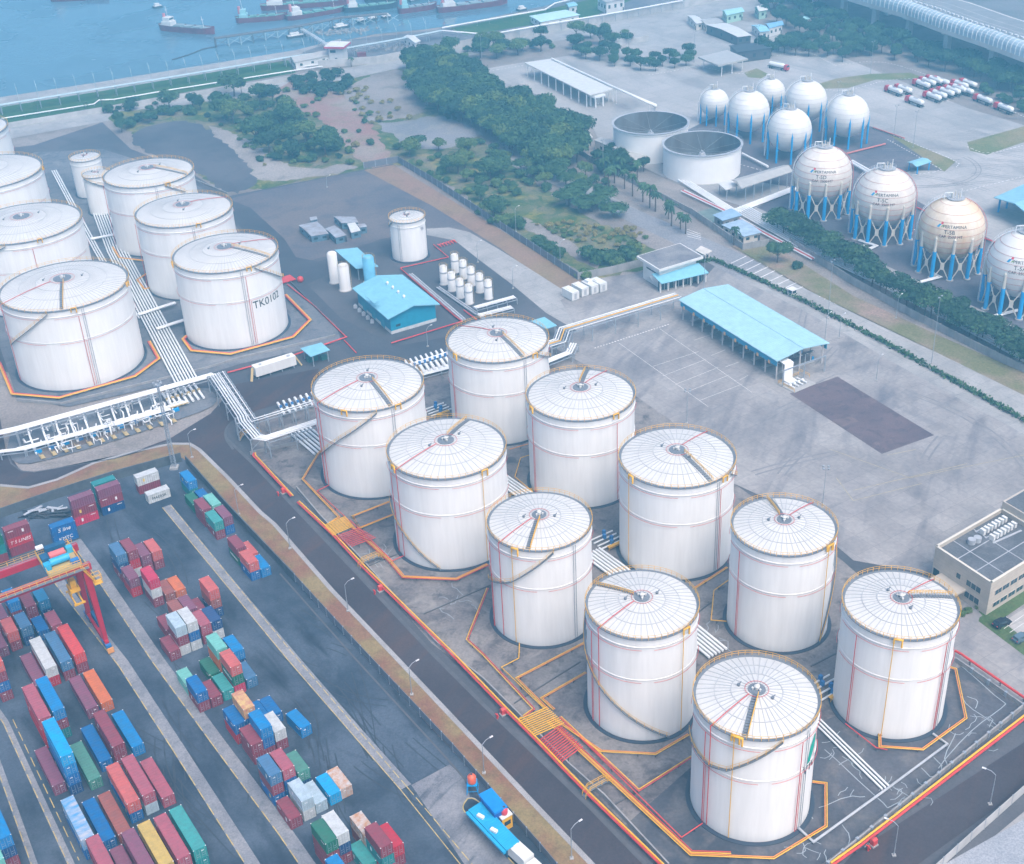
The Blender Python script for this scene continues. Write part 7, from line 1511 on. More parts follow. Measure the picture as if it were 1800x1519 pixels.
b_ = G(500, 496); t = thing('valve_station', 'red valve station with yellow cover beside TK0102', 'valve station', (b_.x, b_.y, 0), HEAD); b = MB(); b.box((0, 0, .8), (7, 5, .3)); b.build('deck', M_RED, t); b = MB(); b.box((-3, 5, 0), (5, 4, 2.5)); b.build('cover', M_YEL, t); b = MB(); b.sphere((4.5, -4, 1.2), 1.2, 12, 8); b.build('valve', M_RED, t)
p = G(785, 432); t = thing('valve_station', 'group of red valves beside the slim standing tank', 'valve station', (p.x, p.y, .1), HEAD); 
for k in range(6): b = MB(); b.tube([(k*1.3-3, -1.5, .8), (k*1.3-3, 1.5, .8)], .2, 6); b.sphere((k*1.3-3, 0, 1.0), .45, 8, 6); b.build('valve', M_RED, t)
# foot valves and platforms between the near tanks
for (x, y, l_) in ((1452, 1215, 'between the two nearest tanks'), (1068, 955, 'between the middle tanks'), (770, 725, 'behind the second roadside tank')):
    p = G(x, y); t = thing('valve_station', 'blue valves and white stub pipes '+l_, 'valve station', (p.x, p.y, 0), HEAD, 'blue valve groups')
    for k in range(4): b = MB(); b.tube([(-3.5, k*1.5-2, .9), (3.5, k*1.5-2, .9)], .22, 7); b.build('pipe', M_WPIPE, t); b = MB(); b.box((-.2+k % 2, k*1.5-2, 1.0), (.7, .7, 1.2)); b.build('valve', M_BLUEV, t)
    b = MB(); handrail(b, [(-2, -3.2, 0), (2, -3.2, 0)], 1.6, 1, .06); b.box((0, -2.8, 1.2), (4, .9, .1)); b.build('platform', M_YEL, t)
# ================================================================ vegetation
def leaf_mat(name, c1, c2):
    m = mat(name, c1, rough=.7, col2=c2, var=.4, scale=.6, coord='object'); return m
M_TRUNK = mat('bark', (.12, .09, .07), var=.3, scale=2)
LEAVES = {'dark': leaf_mat('dark_foliage', (.008, .038, .018), (.022, .075, .026)), 'mid': leaf_mat('green_foliage', (.016, .062, .018), (.048, .11, .03)), 'light': leaf_mat('light_foliage', (.05, .11, .02), (.11, .16, .035)), 'dry': leaf_mat('dry_foliage', (.20, .17, .05), (.28, .24, .08))}
def crown_mesh(seed, R, H, n, lobes, s0, flat=.75, z0=0.0):
    rd = random.Random(seed); b = MB(); cs = []
    for i in range(lobes):
        a = rd.random()*2*pi; q = R*.62*sqrt(rd.random()); cs.append((q*cos(a), q*sin(a), z0+H*(.35+.45*rd.random()*(1-q/R*.5)), R*(.30+.26*rd.random())))
    cs.append((0, 0, z0+H*.6, R*.5))
    for i in range(n):
        c = rd.choice(cs); th = rd.random()*2*pi; u = rd.uniform(-.55, 1); q = sqrt(1-u*u); rr = c[3]*(.72+.36*rd.random())
        p = Vector((c[0]+rr*q*cos(th), c[1]+rr*q*sin(th), c[2]+rr*u*flat)); 
        if p.z < z0*.6+.1: continue
        nr = Vector((q*cos(th)+rd.gauss(0, .5), q*sin(th)+rd.gauss(0, .5), u+.35+rd.gauss(0, .45))).normalized(); x = nr.orthogonal().normalized(); ang = rd.random()*pi
        y = nr.cross(x); x, y = x*cos(ang)+y*sin(ang), y*cos(ang)-x*sin(ang); s = s0*(.6+.8*rd.random())
        b.add([p-x*s-y*s*.6, p+x*s-y*s*.7, p+x*s*.9+y*s*.7, p-x*s*.8+y*s*.8], [(0, 1, 2, 3)])
    me = bpy.data.meshes.new('crown'); me.from_pydata(b.v, [], b.f); me.materials.append(LEAVES['mid']); me.update(); return me
def trunk_mesh(seed, h, r, R, limbs=5):
    rd = random.Random(seed); b = MB(); b.tube([(0, 0, 0), (rd.gauss(0, .1), rd.gauss(0, .1), h*.5), (rd.gauss(0, .2), rd.gauss(0, .2), h)], r, 7, r1=r*.5)
    for i in range(limbs):
        a = i*2*pi/limbs+rd.random(); b.tube([(0, 0, h*.6), (R*.3*cos(a), R*.3*sin(a), h*.95), (R*.6*cos(a), R*.6*sin(a), h*1.25)], r*.45, 5, r1=r*.12)
    me = bpy.data.meshes.new('trunk'); me.from_pydata(b.v, [], b.f); me.materials.append(M_TRUNK); return me
TREE = [(crown_mesh(i, 4.6, 6.0, 2600, 11, .25, z0=2.2), trunk_mesh(i, 4.2, .28, 4.6)) for i in range(4)]
BUSH = [(crown_mesh(20+i, 2.6, 2.6, 1100, 8, .19, .8, .1), trunk_mesh(20+i, 1.4, .12, 2.6)) for i in range(4)]
FINE = [(crown_mesh(40+i, 5.0, 5.2, 2300, 13, .25, .6, 3.0), trunk_mesh(40+i, 4.6, .22, 5.0, 7)) for i in range(3)]
rv = random.Random(5)
def plant(kind, px, py, s, leaf, label, cat='tree', name='tree', group=None, z=0.0, sz=None):
    me = rv.choice(kind); p = G(px, py, 0); t = thing(name, label, cat, (p.x, p.y, z), rv.random()*6.28, group)
    t.scale = (s*rv.uniform(.9, 1.1), s*rv.uniform(.9, 1.1), (sz or s)*rv.uniform(.88, 1.12))
    inst('crown', me[0], [LEAVES[leaf]], t); o = bpy.data.objects.new('trunk', me[1]); COL.objects.link(o); o.parent = t; return t
def inpoly(x, y, pl):
    c = False; n = len(pl)
    for i in range(n):
        x1, y1 = pl[i]; x2, y2 = pl[(i+1) % n]
        if (y1 > y) != (y2 > y) and x < (x2-x1)*(y-y1)/(y2-y1)+x1: c = not c
    return c
def scatter(pl, dist, n, fn):
    xs = [p[0] for p in pl]; ys = [p[1] for p in pl]; got = []; tries = 0
    while len(got) < n and tries < n*60:
        tries += 1; x, y = rv.uniform(min(xs), max(xs)), rv.uniform(min(ys), max(ys))
        if not inpoly(x, y, pl): continue
        w = G(x, y)
        if any((w-g).length < dist for g in got): continue
        got.append(w); fn(x, y)
GW = 'trees of the dense wood'
scatter([(735, 122), (790, 114), (845, 148), (880, 176), (930, 204), (985, 226), (1025, 244), (1018, 285), (985, 318), (900, 275), (860, 240), (800, 215), (750, 190), (724, 155)], 4.9, 165, lambda x, y: plant(TREE, x, y, rv.uniform(1.05, 1.65), rv.choice(['dark', 'dark', 'mid', 'mid', 'light']), 'green tree in the dense wood between the vacant lot and loading canopy', group=GW))
scatter([(715, 102), (748, 98), (752, 122), (722, 128)], 7, 2, lambda x, y: plant(TREE, x, y, 1.7, 'dark', 'big round dark tree at the left end of the dense wood', group=GW))
scatter([(758, 98), (860, 82), (960, 70), (1040, 62), (1100, 52), (1135, 70), (1100, 80), (1010, 90), (930, 92), (880, 108), (800, 108)], 8, 34, lambda x, y: plant(rv.choice([TREE, BUSH]), x, y, rv.uniform(.8, 1.3), rv.choice(['mid', 'dark', 'light']), 'low green tree in the scrub belt behind the loading canopy', group='scrub belt behind the loading canopy'))
scatter([(1015, 92), (1060, 92), (1130, 112), (1200, 100), (1225, 98), (1225, 112), (1140, 130), (1080, 118), (1020, 104)], 6.5, 26, lambda x, y: plant(TREE, x, y, rv.uniform(.7, 1.0), rv.choice(['mid', 'dark']), 'tree in the row lining the square canopy yard', group='trees lining the far yard'))
scatter([(1330, 95), (1400, 75), (1500, 88), (1535, 95), (1480, 112), (1470, 100), (1390, 100), (1340, 103)], 6.5, 24, lambda x, y: plant(TREE, x, y, rv.uniform(.8, 1.15), rv.choice(['mid', 'dark']), 'tree behind the far yard below the blue roofed houses', group='trees below the far houses'))
scatter([(1335, 0), (1410, 0), (1460, 40), (1530, 62), (1600, 85), (1700, 115), (1800, 160), (1800, 186), (1740, 152), (1640, 120), (1560, 104), (1500, 92), (1400, 60), (1340, 30)], 7.5, 72, lambda x, y: plant(TREE, x, y, rv.uniform(.8, 1.3), rv.choice(['mid', 'dark', 'dark']), 'tree in the belt under the elevated motorway', group='trees along the motorway'))
scatter([(1725, 158), (1800, 190), (1800, 198), (1740, 168)], 5, 6, lambda x, y: plant(BUSH, x, y, 1.3, 'mid', 'bush by the kerb next to the parked tankers', 'bush', 'bush', 'bushes beside the tankers'))
scatter([(185, 192), (330, 172), (440, 165), (500, 180), (560, 240), (620, 265), (600, 285), (450, 285), (440, 250), (400, 215), (330, 205), (250, 225), (205, 235)], 4.2, 95, lambda x, y: plant(rv.choice([BUSH, BUSH, BUSH, TREE]), x, y, rv.uniform(1.0, 1.6) if rv.random() < .7 else .8, rv.choice(['mid', 'mid', 'light', 'dark']), 'bushy green shrub in the left part of the vacant lot', 'bush', 'bush', 'shrubs in the left vacant lot'))
scatter([(505, 145), (590, 132), (625, 145), (610, 170), (540, 172)], 6, 16, lambda x, y: plant(BUSH, x, y, 1.6, 'dark', 'dark shrub near the wall in front of the white house', 'bush', 'bush', 'shrubs by the white house'))
scatter([(690, 262), (760, 262), (850, 250), (900, 262), (985, 300), (1050, 305), (1095, 340), (1010, 330), (900, 345), (870, 400), (800, 345), (720, 285)], 4.0, 75, lambda x, y: plant(rv.choice([BUSH, BUSH, BUSH, TREE]), x, y, rv.uniform(.7, 1.25), rv.choice(['mid', 'mid', 'light']), 'green shrub on the slope between fence and dense wood', 'bush', 'bush', 'shrubs beside the grey fence'))
scatter([(340, 190), (470, 165), (620, 150), (680, 280), (560, 300), (470, 300)], 4.5, 60, lambda x, y: plant(BUSH, x, y, rv.uniform(.4, 1.0), rv.choice(['light', 'mid', 'dry', 'light']), 'small weedy bush scattered over the vacant lot', 'bush', 'bush', 'weedy bushes on the vacant lot'))
for (x, y, s, l) in ((1000, 362, 1.5, 'mid'), (1040, 372, 1.6, 'mid'), (1060, 360, 1.4, 'mid'), (1020, 350, 1.5, 'mid'), (1078, 382, 1.3, 'mid')): plant(TREE, x, y, s*.95, l, 'spreading tree of the clump in the yellow grass', group='clump in the yellow grass', sz=.9)
for (x, y, s, l) in ((945, 432, 1.5, 'mid'), (965, 440, 1.4, 'mid'), (985, 452, 1.2, 'mid'), (1035, 455, 1.9, 'mid'), (1055, 465, 1.9, 'mid'), (1075, 460, 1.6, 'mid'), (1100, 458, 1.8, 'mid'), (1115, 445, 1.6, 'light'), (1025, 488, 1.3, 'light'), (890, 396, 1.8, 'light'), (910, 402, 1.5, 'mid'), (1085, 470, 1.3, 'light')): plant(BUSH, x, y, s, l, 'round bush beside the grey fence near the control building', 'bush', 'bush', 'bushes near the control building')
scatter([(935, 395), (1000, 392), (1120, 405), (1150, 425), (1090, 435), (1020, 430)], 2.6, 46, lambda x, y: plant(BUSH, x, y, rv.uniform(.35, .7), rv.choice(['dry', 'dry', 'light']), 'low yellow grass tuft on the lot before the control building', 'grass tuft', 'grass_tuft', 'yellow grass tufts'))
scatter([(600, 150), (650, 148), (730, 210), (640, 222)], 4, 24, lambda x, y: plant(BUSH, x, y, rv.uniform(.5, .9), rv.choice(['dry', 'light', 'dry']), 'yellowish tuft on the bare lot left of the dense wood', 'grass tuft', 'grass_tuft', 'tufts on the bare lot'))
# airy trees in front of the gas spheres
k = 0
for i in range(30):
    t_ = i/29; x = 1362+t_*445; y = 408+t_*242-(6*sin(t_*9)); plant(FINE, x+rv.uniform(-5, 5), y+rv.uniform(-4, 4), rv.uniform(.95, 1.3), 'dark' if i % 3 else 'mid', 'airy dark tree of the row in front of the large spheres', group='airy trees before the spheres')
plant(TREE, 1366, 462, 1.0, 'mid', 'round solitary green tree between hut wall and outer road'); plant(BUSH, 1399, 472, .9, 'dark', 'small dark bush right of the round solitary tree', 'bush', 'bush')
# palms
def palm_mesh(seed):
    rd = random.Random(seed); b = MB()
    for i in range(26):
        a = rd.random()*2*pi; e = rd.uniform(-.1, 1.1); L_ = rd.uniform(2.6, 3.4); pts = []
        for j in range(6):
            f = j/5; r_ = L_*f*cos(e*.8)*(1-.15*f); z = L_*(sin(e)*f-.75*f*f); pts.append(Vector((r_*cos(a), r_*sin(a), 7+z)))
        s = Vector((-sin(a), cos(a), 0))
        for j in range(5):
            w0, w1 = .5*(1-abs(j/5-.4)), .5*(1-abs((j+1)/5-.4)); dz = Vector((0, 0, -.3)); p, q = pts[j], pts[j+1]
            b.add([p, q, q+s*w1+dz, p+s*w0+dz], [(0, 1, 2, 3)]); b.add([p, q, q-s*w1+dz, p-s*w0+dz], [(0, 3, 2, 1)])
    me = bpy.data.meshes.new('palm_crown'); me.from_pydata(b.v, [], b.f); me.materials.append(LEAVES['mid']); tb = MB(); tb.tube([(0, 0, 0), (.1, 0, 3.5), (0, .1, 7)], .26, 8, r1=.18); tm = bpy.data.meshes.new('palm_trunk'); tm.from_pydata(tb.v, [], tb.f); tm.materials.append(M_TRUNK); return me, tm
PALM = [palm_mesh(i) for i in range(3)]
for (x, y) in ((1062, 312), (1080, 322), (1098, 332), (1112, 345), (1130, 355), (1142, 366), (1152, 372), (1180, 398), (1196, 404), (1175, 385), (1205, 412), (1290, 432), (1056, 300), (1120, 318), (1070, 330), (1090, 310)):
    plant(PALM, x, y, rv.uniform(.95, 1.2), rv.choice(['dark', 'mid']), 'palm tree in the row along the outer road before the water tanks' if x < 1250 else 'lone palm tree in front of the walled blue roofed huts', 'palm tree', 'palm_tree', 'palms along the outer road' if x < 1250 else None)
scatter([(1035, 280), (1085, 275), (1135, 300), (1125, 318), (1050, 310)], 5, 12, lambda x, y: plant(TREE, x, y, rv.uniform(.7, .9), 'dark', 'dark tree beside the beige shed at the open tanks', group='trees at the open tanks'))
for (x, y) in ((68, 198), (180, 186), (152, 196), (618, 118), (425, 165)): plant(PALM, x, y, .7, 'mid', 'small palm on the grass strip by the harbour wall', 'palm tree', 'palm_tree', 'small palms by the harbour')
for (x, y, l_) in ((1692, 1082, 'leftmost shrub at the foot of the office block'), (1700, 1077, 'bright shrub at the office corner'), (1722, 1069, 'third shrub under the office windows'), (1745, 1058, 'fourth shrub under the office windows')): plant(BUSH, x, y, .45, 'light', l_, 'bush', 'bush')
# hedge along the outer road
h_ = wall('hedge', [(1150, 478), (1236, 462), (1252, 458), (1330, 492), (1420, 535), (1560, 607), (1700, 685), (1830, 758)], .01, .01, LEAVES['dark'], 'clipped dark hedge with fence running between loading yard and outer road', 'hedge')
for c_ in list(h_.children): bpy.data.objects.remove(c_)
pts = [G(x, y) for x, y in [(1150, 478), (1236, 462), (1252, 458), (1330, 492), (1420, 535), (1560, 607), (1700, 685), (1830, 758)]]; L = local(h_, pts); b = MB()
for a_, c_ in zip(L, L[1:]):
    for i in range(int((c_-a_).length*16)):
        p = a_.lerp(c_, rv.random())+Vector((rv.gauss(0, .5), rv.gauss(0, .5), .1+1.2*rv.random()**.6)); nr = Vector((rv.gauss(0, 1), rv.gauss(0, 1), .9)).normalized(); x = nr.orthogonal().normalized(); y = nr.cross(x); s = .22+.14*rv.random(); b.add([p-x*s-y*s, p+x*s-y*s, p+x*s+y*s, p-x*s+y*s], [(0, 1, 2, 3)])
b.build('foliage', LEAVES['mid'], h_)
# ================================================================ walls and fences
M_WC = mat('weathered_concrete_wall', (.34, .33, .33), var=.35, scale=.35, stretch=(1, 1, .4)); M_WCL = mat('pale_concrete_wall', (.50, .49, .48), var=.25, scale=.2); M_FEN = mat('grey_mesh_fence', (.16, .17, .20), var=.2, scale=.5); M_YW = mat('dark_yard_wall', (.10, .115, .13), var=.4, scale=.4)
wall('yard_wall', [(-120, 950), (0, 912), (100, 877), (200, 845), (320, 812)], 3.0, .3, M_YW, 'dark concrete wall behind the back row of containers'); wall('yard_wall', [(328, 815), (400, 897), (520, 1024)], 2.6, .3, M_YW, 'dark concrete wall behind the containers beside the verge')
wall('yard_fence', [(520, 1024), (635, 1150), (797, 1323), (950, 1498), (1010, 1570)], 2.0, .1, M_FEN, 'grey panel fence between container yard and brown verge', 'fence', .5, posts=4.0, mpost=M_STEEL)
b = strip_sheet('kerb', [(500, 1005), (632, 1153), (793, 1327), (945, 1502)], .4, M_DKERB, .22, side=-1.2); dashes([(500, 1005), (632, 1153), (793, 1327), (945, 1502)], -1.2, (.7, .7), .3)
wall('harbour_wall', [(-100, 249), (0, 228), (100, 211), (300, 177), (500, 144), (560, 133)], 2.6, .3, M_WCL, 'long low concrete wall below the grass strip by the harbour'); wall('harbour_wall', [(560, 120), (662, 112), (770, 92), (877, 72), (1040, 44), (1180, 18), (1320, -10)], 4.2, .35, M_WCL, 'pale high concrete wall between harbour yard and scrub belt')
wall('field_fence', [(640, 297), (700, 286), (760, 322), (880, 402), (1015, 492)], 3.0, .12, M_FEN, 'tall grey panel fence between reddish strip and shrubs', 'fence', posts=5, mpost=M_STEEL); wall('field_fence', [(1016, 493), (1075, 482), (1131, 468)], 3.0, .12, M_WC, 'grey fence behind the white equipment cabins', 'fence', posts=5)
wall('compound_wall', [(1215, 377), (1306, 440), (1352, 432)], 2.6, .25, M_WC, 'concrete wall round the two blue roofed huts', posts=3); wall('compound_wall', [(1388, 430), (1490, 495), (1600, 556), (1733, 624), (1850, 680)], 2.6, .25, M_WC, 'long concrete wall in front of the sphere terminal trees', posts=3)
wall('compound_wall', [(1000, 258), (1040, 285), (1215, 377)], 2.4, .25, M_WC, 'concrete wall beside the palms', posts=3)
wall('compound_wall', [(1060, 90), (1100, 78), (1140, 72)], 3, .3, M_WCL, 'short pale wall at the corner of the far concrete yard')
hut('hut', [(1252, 378), (1285, 366), (1305, 378), (1270, 388)], 4, mat('slate_blue_roof', (.28, .42, .56), var=.2), M_WC, 'blue roofed hut farther inside the walled compound', pitch=.2); hut('hut', [(1268, 395), (1303, 385), (1340, 408), (1308, 416)], 3.4, mat('pale_slate_roof', (.36, .48, .60), var=.3), M_WPINK, 'blue roofed hut at the front of the walled compound', pitch=.2)
sheet('concrete_floor', [(1222, 374), (1262, 362), (1296, 376), (1254, 392)], mat('moss_floor', (.16, .22, .20), var=.4, scale=.3), .2)
wall('bund_wall', [(522, 862), (565, 913), (632, 984), (767, 1134), (850, 1199), (1000, 1349), (1063, 1405), (1175, 1526)], 1.3, .3, M_WC, 'low concrete bund wall along the roadside tanks'); wall('bund_wall', [(1455, 1524), (1798, 1246), (1679, 1164)], 1.3, .3, M_WC, 'low concrete bund wall around the nearest corner of the tank farm', posts=4, mpost=M_STEEL)
wall('bund_wall', [(440, 800), (522, 782), (545, 776)], 1.2, .3, M_WC, 'low bund wall under the white pipe bridge')
wall('bund_wall', [(30, 705), (108, 712), (360, 650), (420, 632), (590, 592)], .9, .3, M_WC, 'low bund wall below the left tanks'); wall('bund_wall', [(505, 492), (560, 548), (604, 590)], .9, .3, M_YW, 'dark trench wall right of TK0102'); wall('bund_wall', [(300, 300), (400, 342)], .9, .3, M_WC, 'low bund wall behind the rear left tanks')
wall('outer_fence', [(1630, 1548), (1705, 1480), (1800, 1395), (1900, 1310)], 2.4, .08, M_WCL, 'thin pale fence along the lower right road', 'fence', .2, posts=4, mpost=M_STEEL)
strip_sheet('kerb', [(395, 770), (443, 816), (553, 932), (623, 1006), (760, 1152), (850, 1242), (1037, 1422), (1133, 1521)], .9, M_DKERB, .226, side=.3)
strip_sheet('kerb', [(10, 790), (20, 815), (38, 828), (60, 830), (200, 806), (300, 775)], .5, M_DKERB, .226)
strip_sheet('kerb', smooth_path([(452, 742), (425, 730), (398, 748), (395, 770), (410, 790)], 2), .7, M_DKERB, .23)
for pl in ([(1420, 152), (1470, 160), (1500, 157), (1560, 140), (1622, 137)], [(1340, 103), (1400, 90), (1420, 90), (1468, 115)], [(1468, 115), (1540, 106), (1600, 120), (1700, 160), (1800, 205)], [(1140, 132), (1200, 122), (1225, 115)], [(1540, 225), (1600, 250), (1688, 285), (1680, 295)], [(1560, 245), (1640, 290), (1660, 300), (1590, 310)], [(1700, 258), (1735, 272), (1800, 255)], [(1330, 365), (1290, 372), (1250, 345), (1220, 335)], [(1300, 362), (1340, 395), (1420, 430)], [(1270, 280), (1340, 300)], [(1600, 400), (1700, 450), (1760, 440)], [(1685, 338), (1800, 310)], [(1225, 115), (1290, 130), (1320, 128)], [(860, 125), (920, 115)]): strip_sheet('kerb', smooth_path(pl, 1), .45, M_WHITEP, .30, dash=(1, 1))
# ================================================================ lamp posts and masts
def lamp(x, y, h, label, arm=2.2, a=0.6, name='street_lamp', group='street lamps along the main road', heads=1, base=None):
    p = G(x, y); t = thing(name, label, 'lamp post', (p.x, p.y, .15), 0, group); b = MB(); b.cone((0, 0), .11, .06, 0, h, 8, cap=True); 
    if heads == 1: b.tube([(0, 0, h), (arm*.4*cos(a), arm*.4*sin(a), h+.7), (arm*cos(a), arm*sin(a), h+.9)], .07, 5)
    b.build('pole', M_STEEL, t)
    for i in range(heads):
        aa = a+i*2*pi/heads; l_ = MB(); q = arm if heads == 1 else .9; l_.box((q*cos(aa), q*sin(aa), h+.75 if heads == 1 else h), (.75, .3, .15) if heads == 1 else (.5, .4, .3), aa); l_.build('lamp_head', M_WPIPE if heads == 1 else M_STEEL, t)
    b = MB(); b.box((0, 0, 0), (.7, .7, .25)); b.build('base', M_KERB, t)
for i, (x, y) in enumerate(((338, 805), (420, 905), (510, 965), (612, 1075), (724, 1222), (851, 1360), (1005, 1510))): lamp(x, y, 7.5, 'white street lamp on the brown verge, %s from the far end' % ORD[i])
for i, (x, y) in enumerate(((1571, 1505), (1740, 1415))): lamp(x, y, 7.5, 'street lamp beside the lower right fence, '+('left one' if i == 0 else 'right one'), a=2.6)
for i, (x, y) in enumerate(((886, 455), (940, 483), (978, 370+130), (568, 428))): pass
for i, (x, y, h) in enumerate(((1207, 745, 10.5), (1446, 888, 11))): lamp(x, y, h, ('slim lamp mast behind the second back row tank', 'slim lamp mast behind the back row, near the office')[i], heads=4, name='lamp_mast', group=None)
for i, (x, y, h) in enumerate(((1236, 543, 19), (1637, 640, 22), (1455, 560, 20), (1060, 283+20, 14), (907, 408, 9), (985, 470, 9), (840, 462, 7), (902, 508, 7), (752, 610, 6), (1450, 598, 8), (1475, 595, 7), (1575, 560, 7), (1540, 700-30, 7), (575, 320+10, 4))): 
    lamp(x, y, h, 'grey lamp mast standing '+['before the blue gantry roof', 'at the hedge on the right', 'on the outer road verge', 'by the palms', 'behind the grey fence, left', 'behind the grey fence, right', 'by the concrete road bend', 'by the concrete road, lower', 'at the workshop corner', 'at the hedge near the booth', 'beside the zebra hatching', 'between road and sphere trees', 'at the hedge, right of the gantry', 'on the gravel lot'][i], heads=1 if h < 12 else 2, name='lamp_mast', group=None, a=.8)
for i, (x, y) in enumerate(((1220, 110), (1105, 100), (1330, 100), (847, 115), (1570, 250), (1605, 260), (1470, 205), (1530, 130))): lamp(x, y, 16, 'thin mast on the far terminal, '+['beside the square canopy', 'behind the loading canopy', 'right of the square canopy', 'at the edge of the wood', 'on the tanker yard, left', 'on the tanker yard, right', 'behind the far spheres', 'near the oval island'][i], heads=2, name='lamp_mast', group=None)
p = G(307, 824); t = thing('lattice_mast', 'tall blue grey lattice mast in the corner of the container yard', 'mast', (p.x, p.y, .2)); b = MB(); HM = 26
cr = lambda z: [Vector((sx*(.55-.35*z/HM), sy*(.55-.35*z/HM), z)) for sx, sy in ((-1, -1), (1, -1), (1, 1), (-1, 1))]
for i in range(4): b.bar(cr(0)[i], cr(HM)[i], .12)
for k in range(22):
    a_, c_ = cr(k*HM/22), cr((k+1)*HM/22)
    for i in range(4): b.bar(a_[i], c_[(i+1) % 4], .06); b.bar(c_[i], c_[(i+1) % 4], .06)
b.build('mast_frame', M_STEEL, t); b = MB(); b.box((0, 0, HM), (1.8, 1.8, .12)); handrail(b, [(-.9, -.9, HM), (.9, -.9, HM), (.9, .9, HM), (-.9, .9, HM), (-.9, -.9, HM)], 1, 1, .05); b.build('platform', M_STEEL, t)
for i in range(4): b = MB(); b.box((1.0*cos(i*pi/2), 1.0*sin(i*pi/2), HM+.6), (.5, .5, .4)); b.build('floodlight', M_GREY, t)
b = MB(); b.box((0, 0, 0), (2.2, 2.2, .6)); b.build('base', M_KERB, t)
# ================================================================ harbour
M_TREST = mat('harbour_steel', (.40, .52, .56), rough=.5, var=.2, scale=.3); M_JET = mat('jetty_timber', (.16, .15, .15), var=.3, scale=.4)
tp = [(-60, 198), (0, 186), (170, 158), (330, 132), (500, 103), (575, 92), (620, 84), (700, 70), (777, 55), (860, 62), (960, 44), (1080, 24), (1200, 2)]
rack('pipe_trestle', 'long pale pipe trestle with raking arms along the harbour edge', tp[:9], 4.2, 3, .9, .28, 9, m=[M_TREST]); rack('pipe_trestle', 'pale pipe trestle beside the blue flat roof', tp[8:], 4.5, 2, 1.0, .3, 9, m=[M_WPIPE])
t = thing('raking_arms', 'row of thin raking masts above the harbour pipe trestle', 'mast row', G(0, 186)); ar = MB(); acc = 0
W = local(t, [G(x, y) for x, y in tp[:9]]); nn = 0
for a_, c_ in zip(W, W[1:]):
    d = c_-a_; ln = d.length; k = int(ln/9); nr = Vector((-d.y, d.x, 0)).normalized()
    for i in range(k): p = a_+d*(i/k)+nr*1.5; b = MB(); b.bar((p.x, p.y, 0), (p.x, p.y, 8.0), .16); b.bar((p.x, p.y, 5), (p.x+nr.x*3, p.y+nr.y*3, 9.0), .12); b.build('arm', M_TREST, t)
pipe_run('shore_pipe', [(-60, 222), (0, 209), (165, 183), (174, 176), (200, 175), (300, 158), (510, 125), (597, 112)], .35, M_WPIPE, 'white pipe running along the lower edge of the grass strip', 'pipe', 12, M_STEEL, z=.9); pipe_run('shore_pipe', [(520, 119), (560, 113), (590, 109)], .3, M_WPIPE, 'second white pipe in front of the white house', 'pipe', 12, M_STEEL, z=.9)
pipe_run('shore_pipe', [(777, 49), (860, 34), (958, 17), (975, 6), (1000, 0), (1060, -12)], .5, M_WPIPE, 'thick pale pipe along the far shoreline', 'pipe', 16, M_STEEL, z=2.5)
# jetty
t = thing('jetty', 'dark timber jetty on braced piles crossing the harbour', 'jetty', G(380, 84)); W = local(t, [G(380, 84), G(530, 62), G(600, 47), G(682, 40)]); b = MB()
for a_, c_ in zip(W, W[1:]): d = c_-a_; m_ = (a_+c_)/2; b.box((m_.x, m_.y, 5.2), (d.length, 4, .6), atan2(d.y, d.x))
b.build('deck', M_JET, t)
for a_, c_ in zip(W, W[1:]):
    d = c_-a_; k = max(2, int(d.length/7)); u = d.normalized(); nr = Vector((-u.y, u.x, 0))
    for i in range(k+1):
        p = a_+d*(i/k); b = MB()
        for e in (-1.6, 1.6): q = p+nr*e; b.bar((q.x, q.y, -.5), (q.x, q.y, 5.2), .4); q2 = p+nr*e+u*(d.length/k); 
        b.bar(p-nr*1.6+Vector((0, 0, 1)), p+u*(d.length/k)*.95-nr*1.6+Vector((0, 0, 4.8)), .22); b.bar(p-nr*1.6+Vector((0, 0, 4.8)), p+u*(d.length/k)*.95-nr*1.6+Vector((0, 0, 1)), .22); b.build('pile', M_TREST if i % 3 else M_JET, t)
rack('gangway', 'sloping walkway from the jetty to the white control tower', [(530, 52), (545, 60), (583, 84)], 3.5, 3, .9, .2, 6, w=3)
t = thing('boom', 'thin dark floating boom trailing from the jetty end', 'boom', G(303, 105)); b = MB(); b.tube(local(t, [G(303, 105, .2), G(330, 97, .2), G(358, 86, .2), G(380, 82, .2)]), .35, 6); b.build('float', M_DARK, t); 
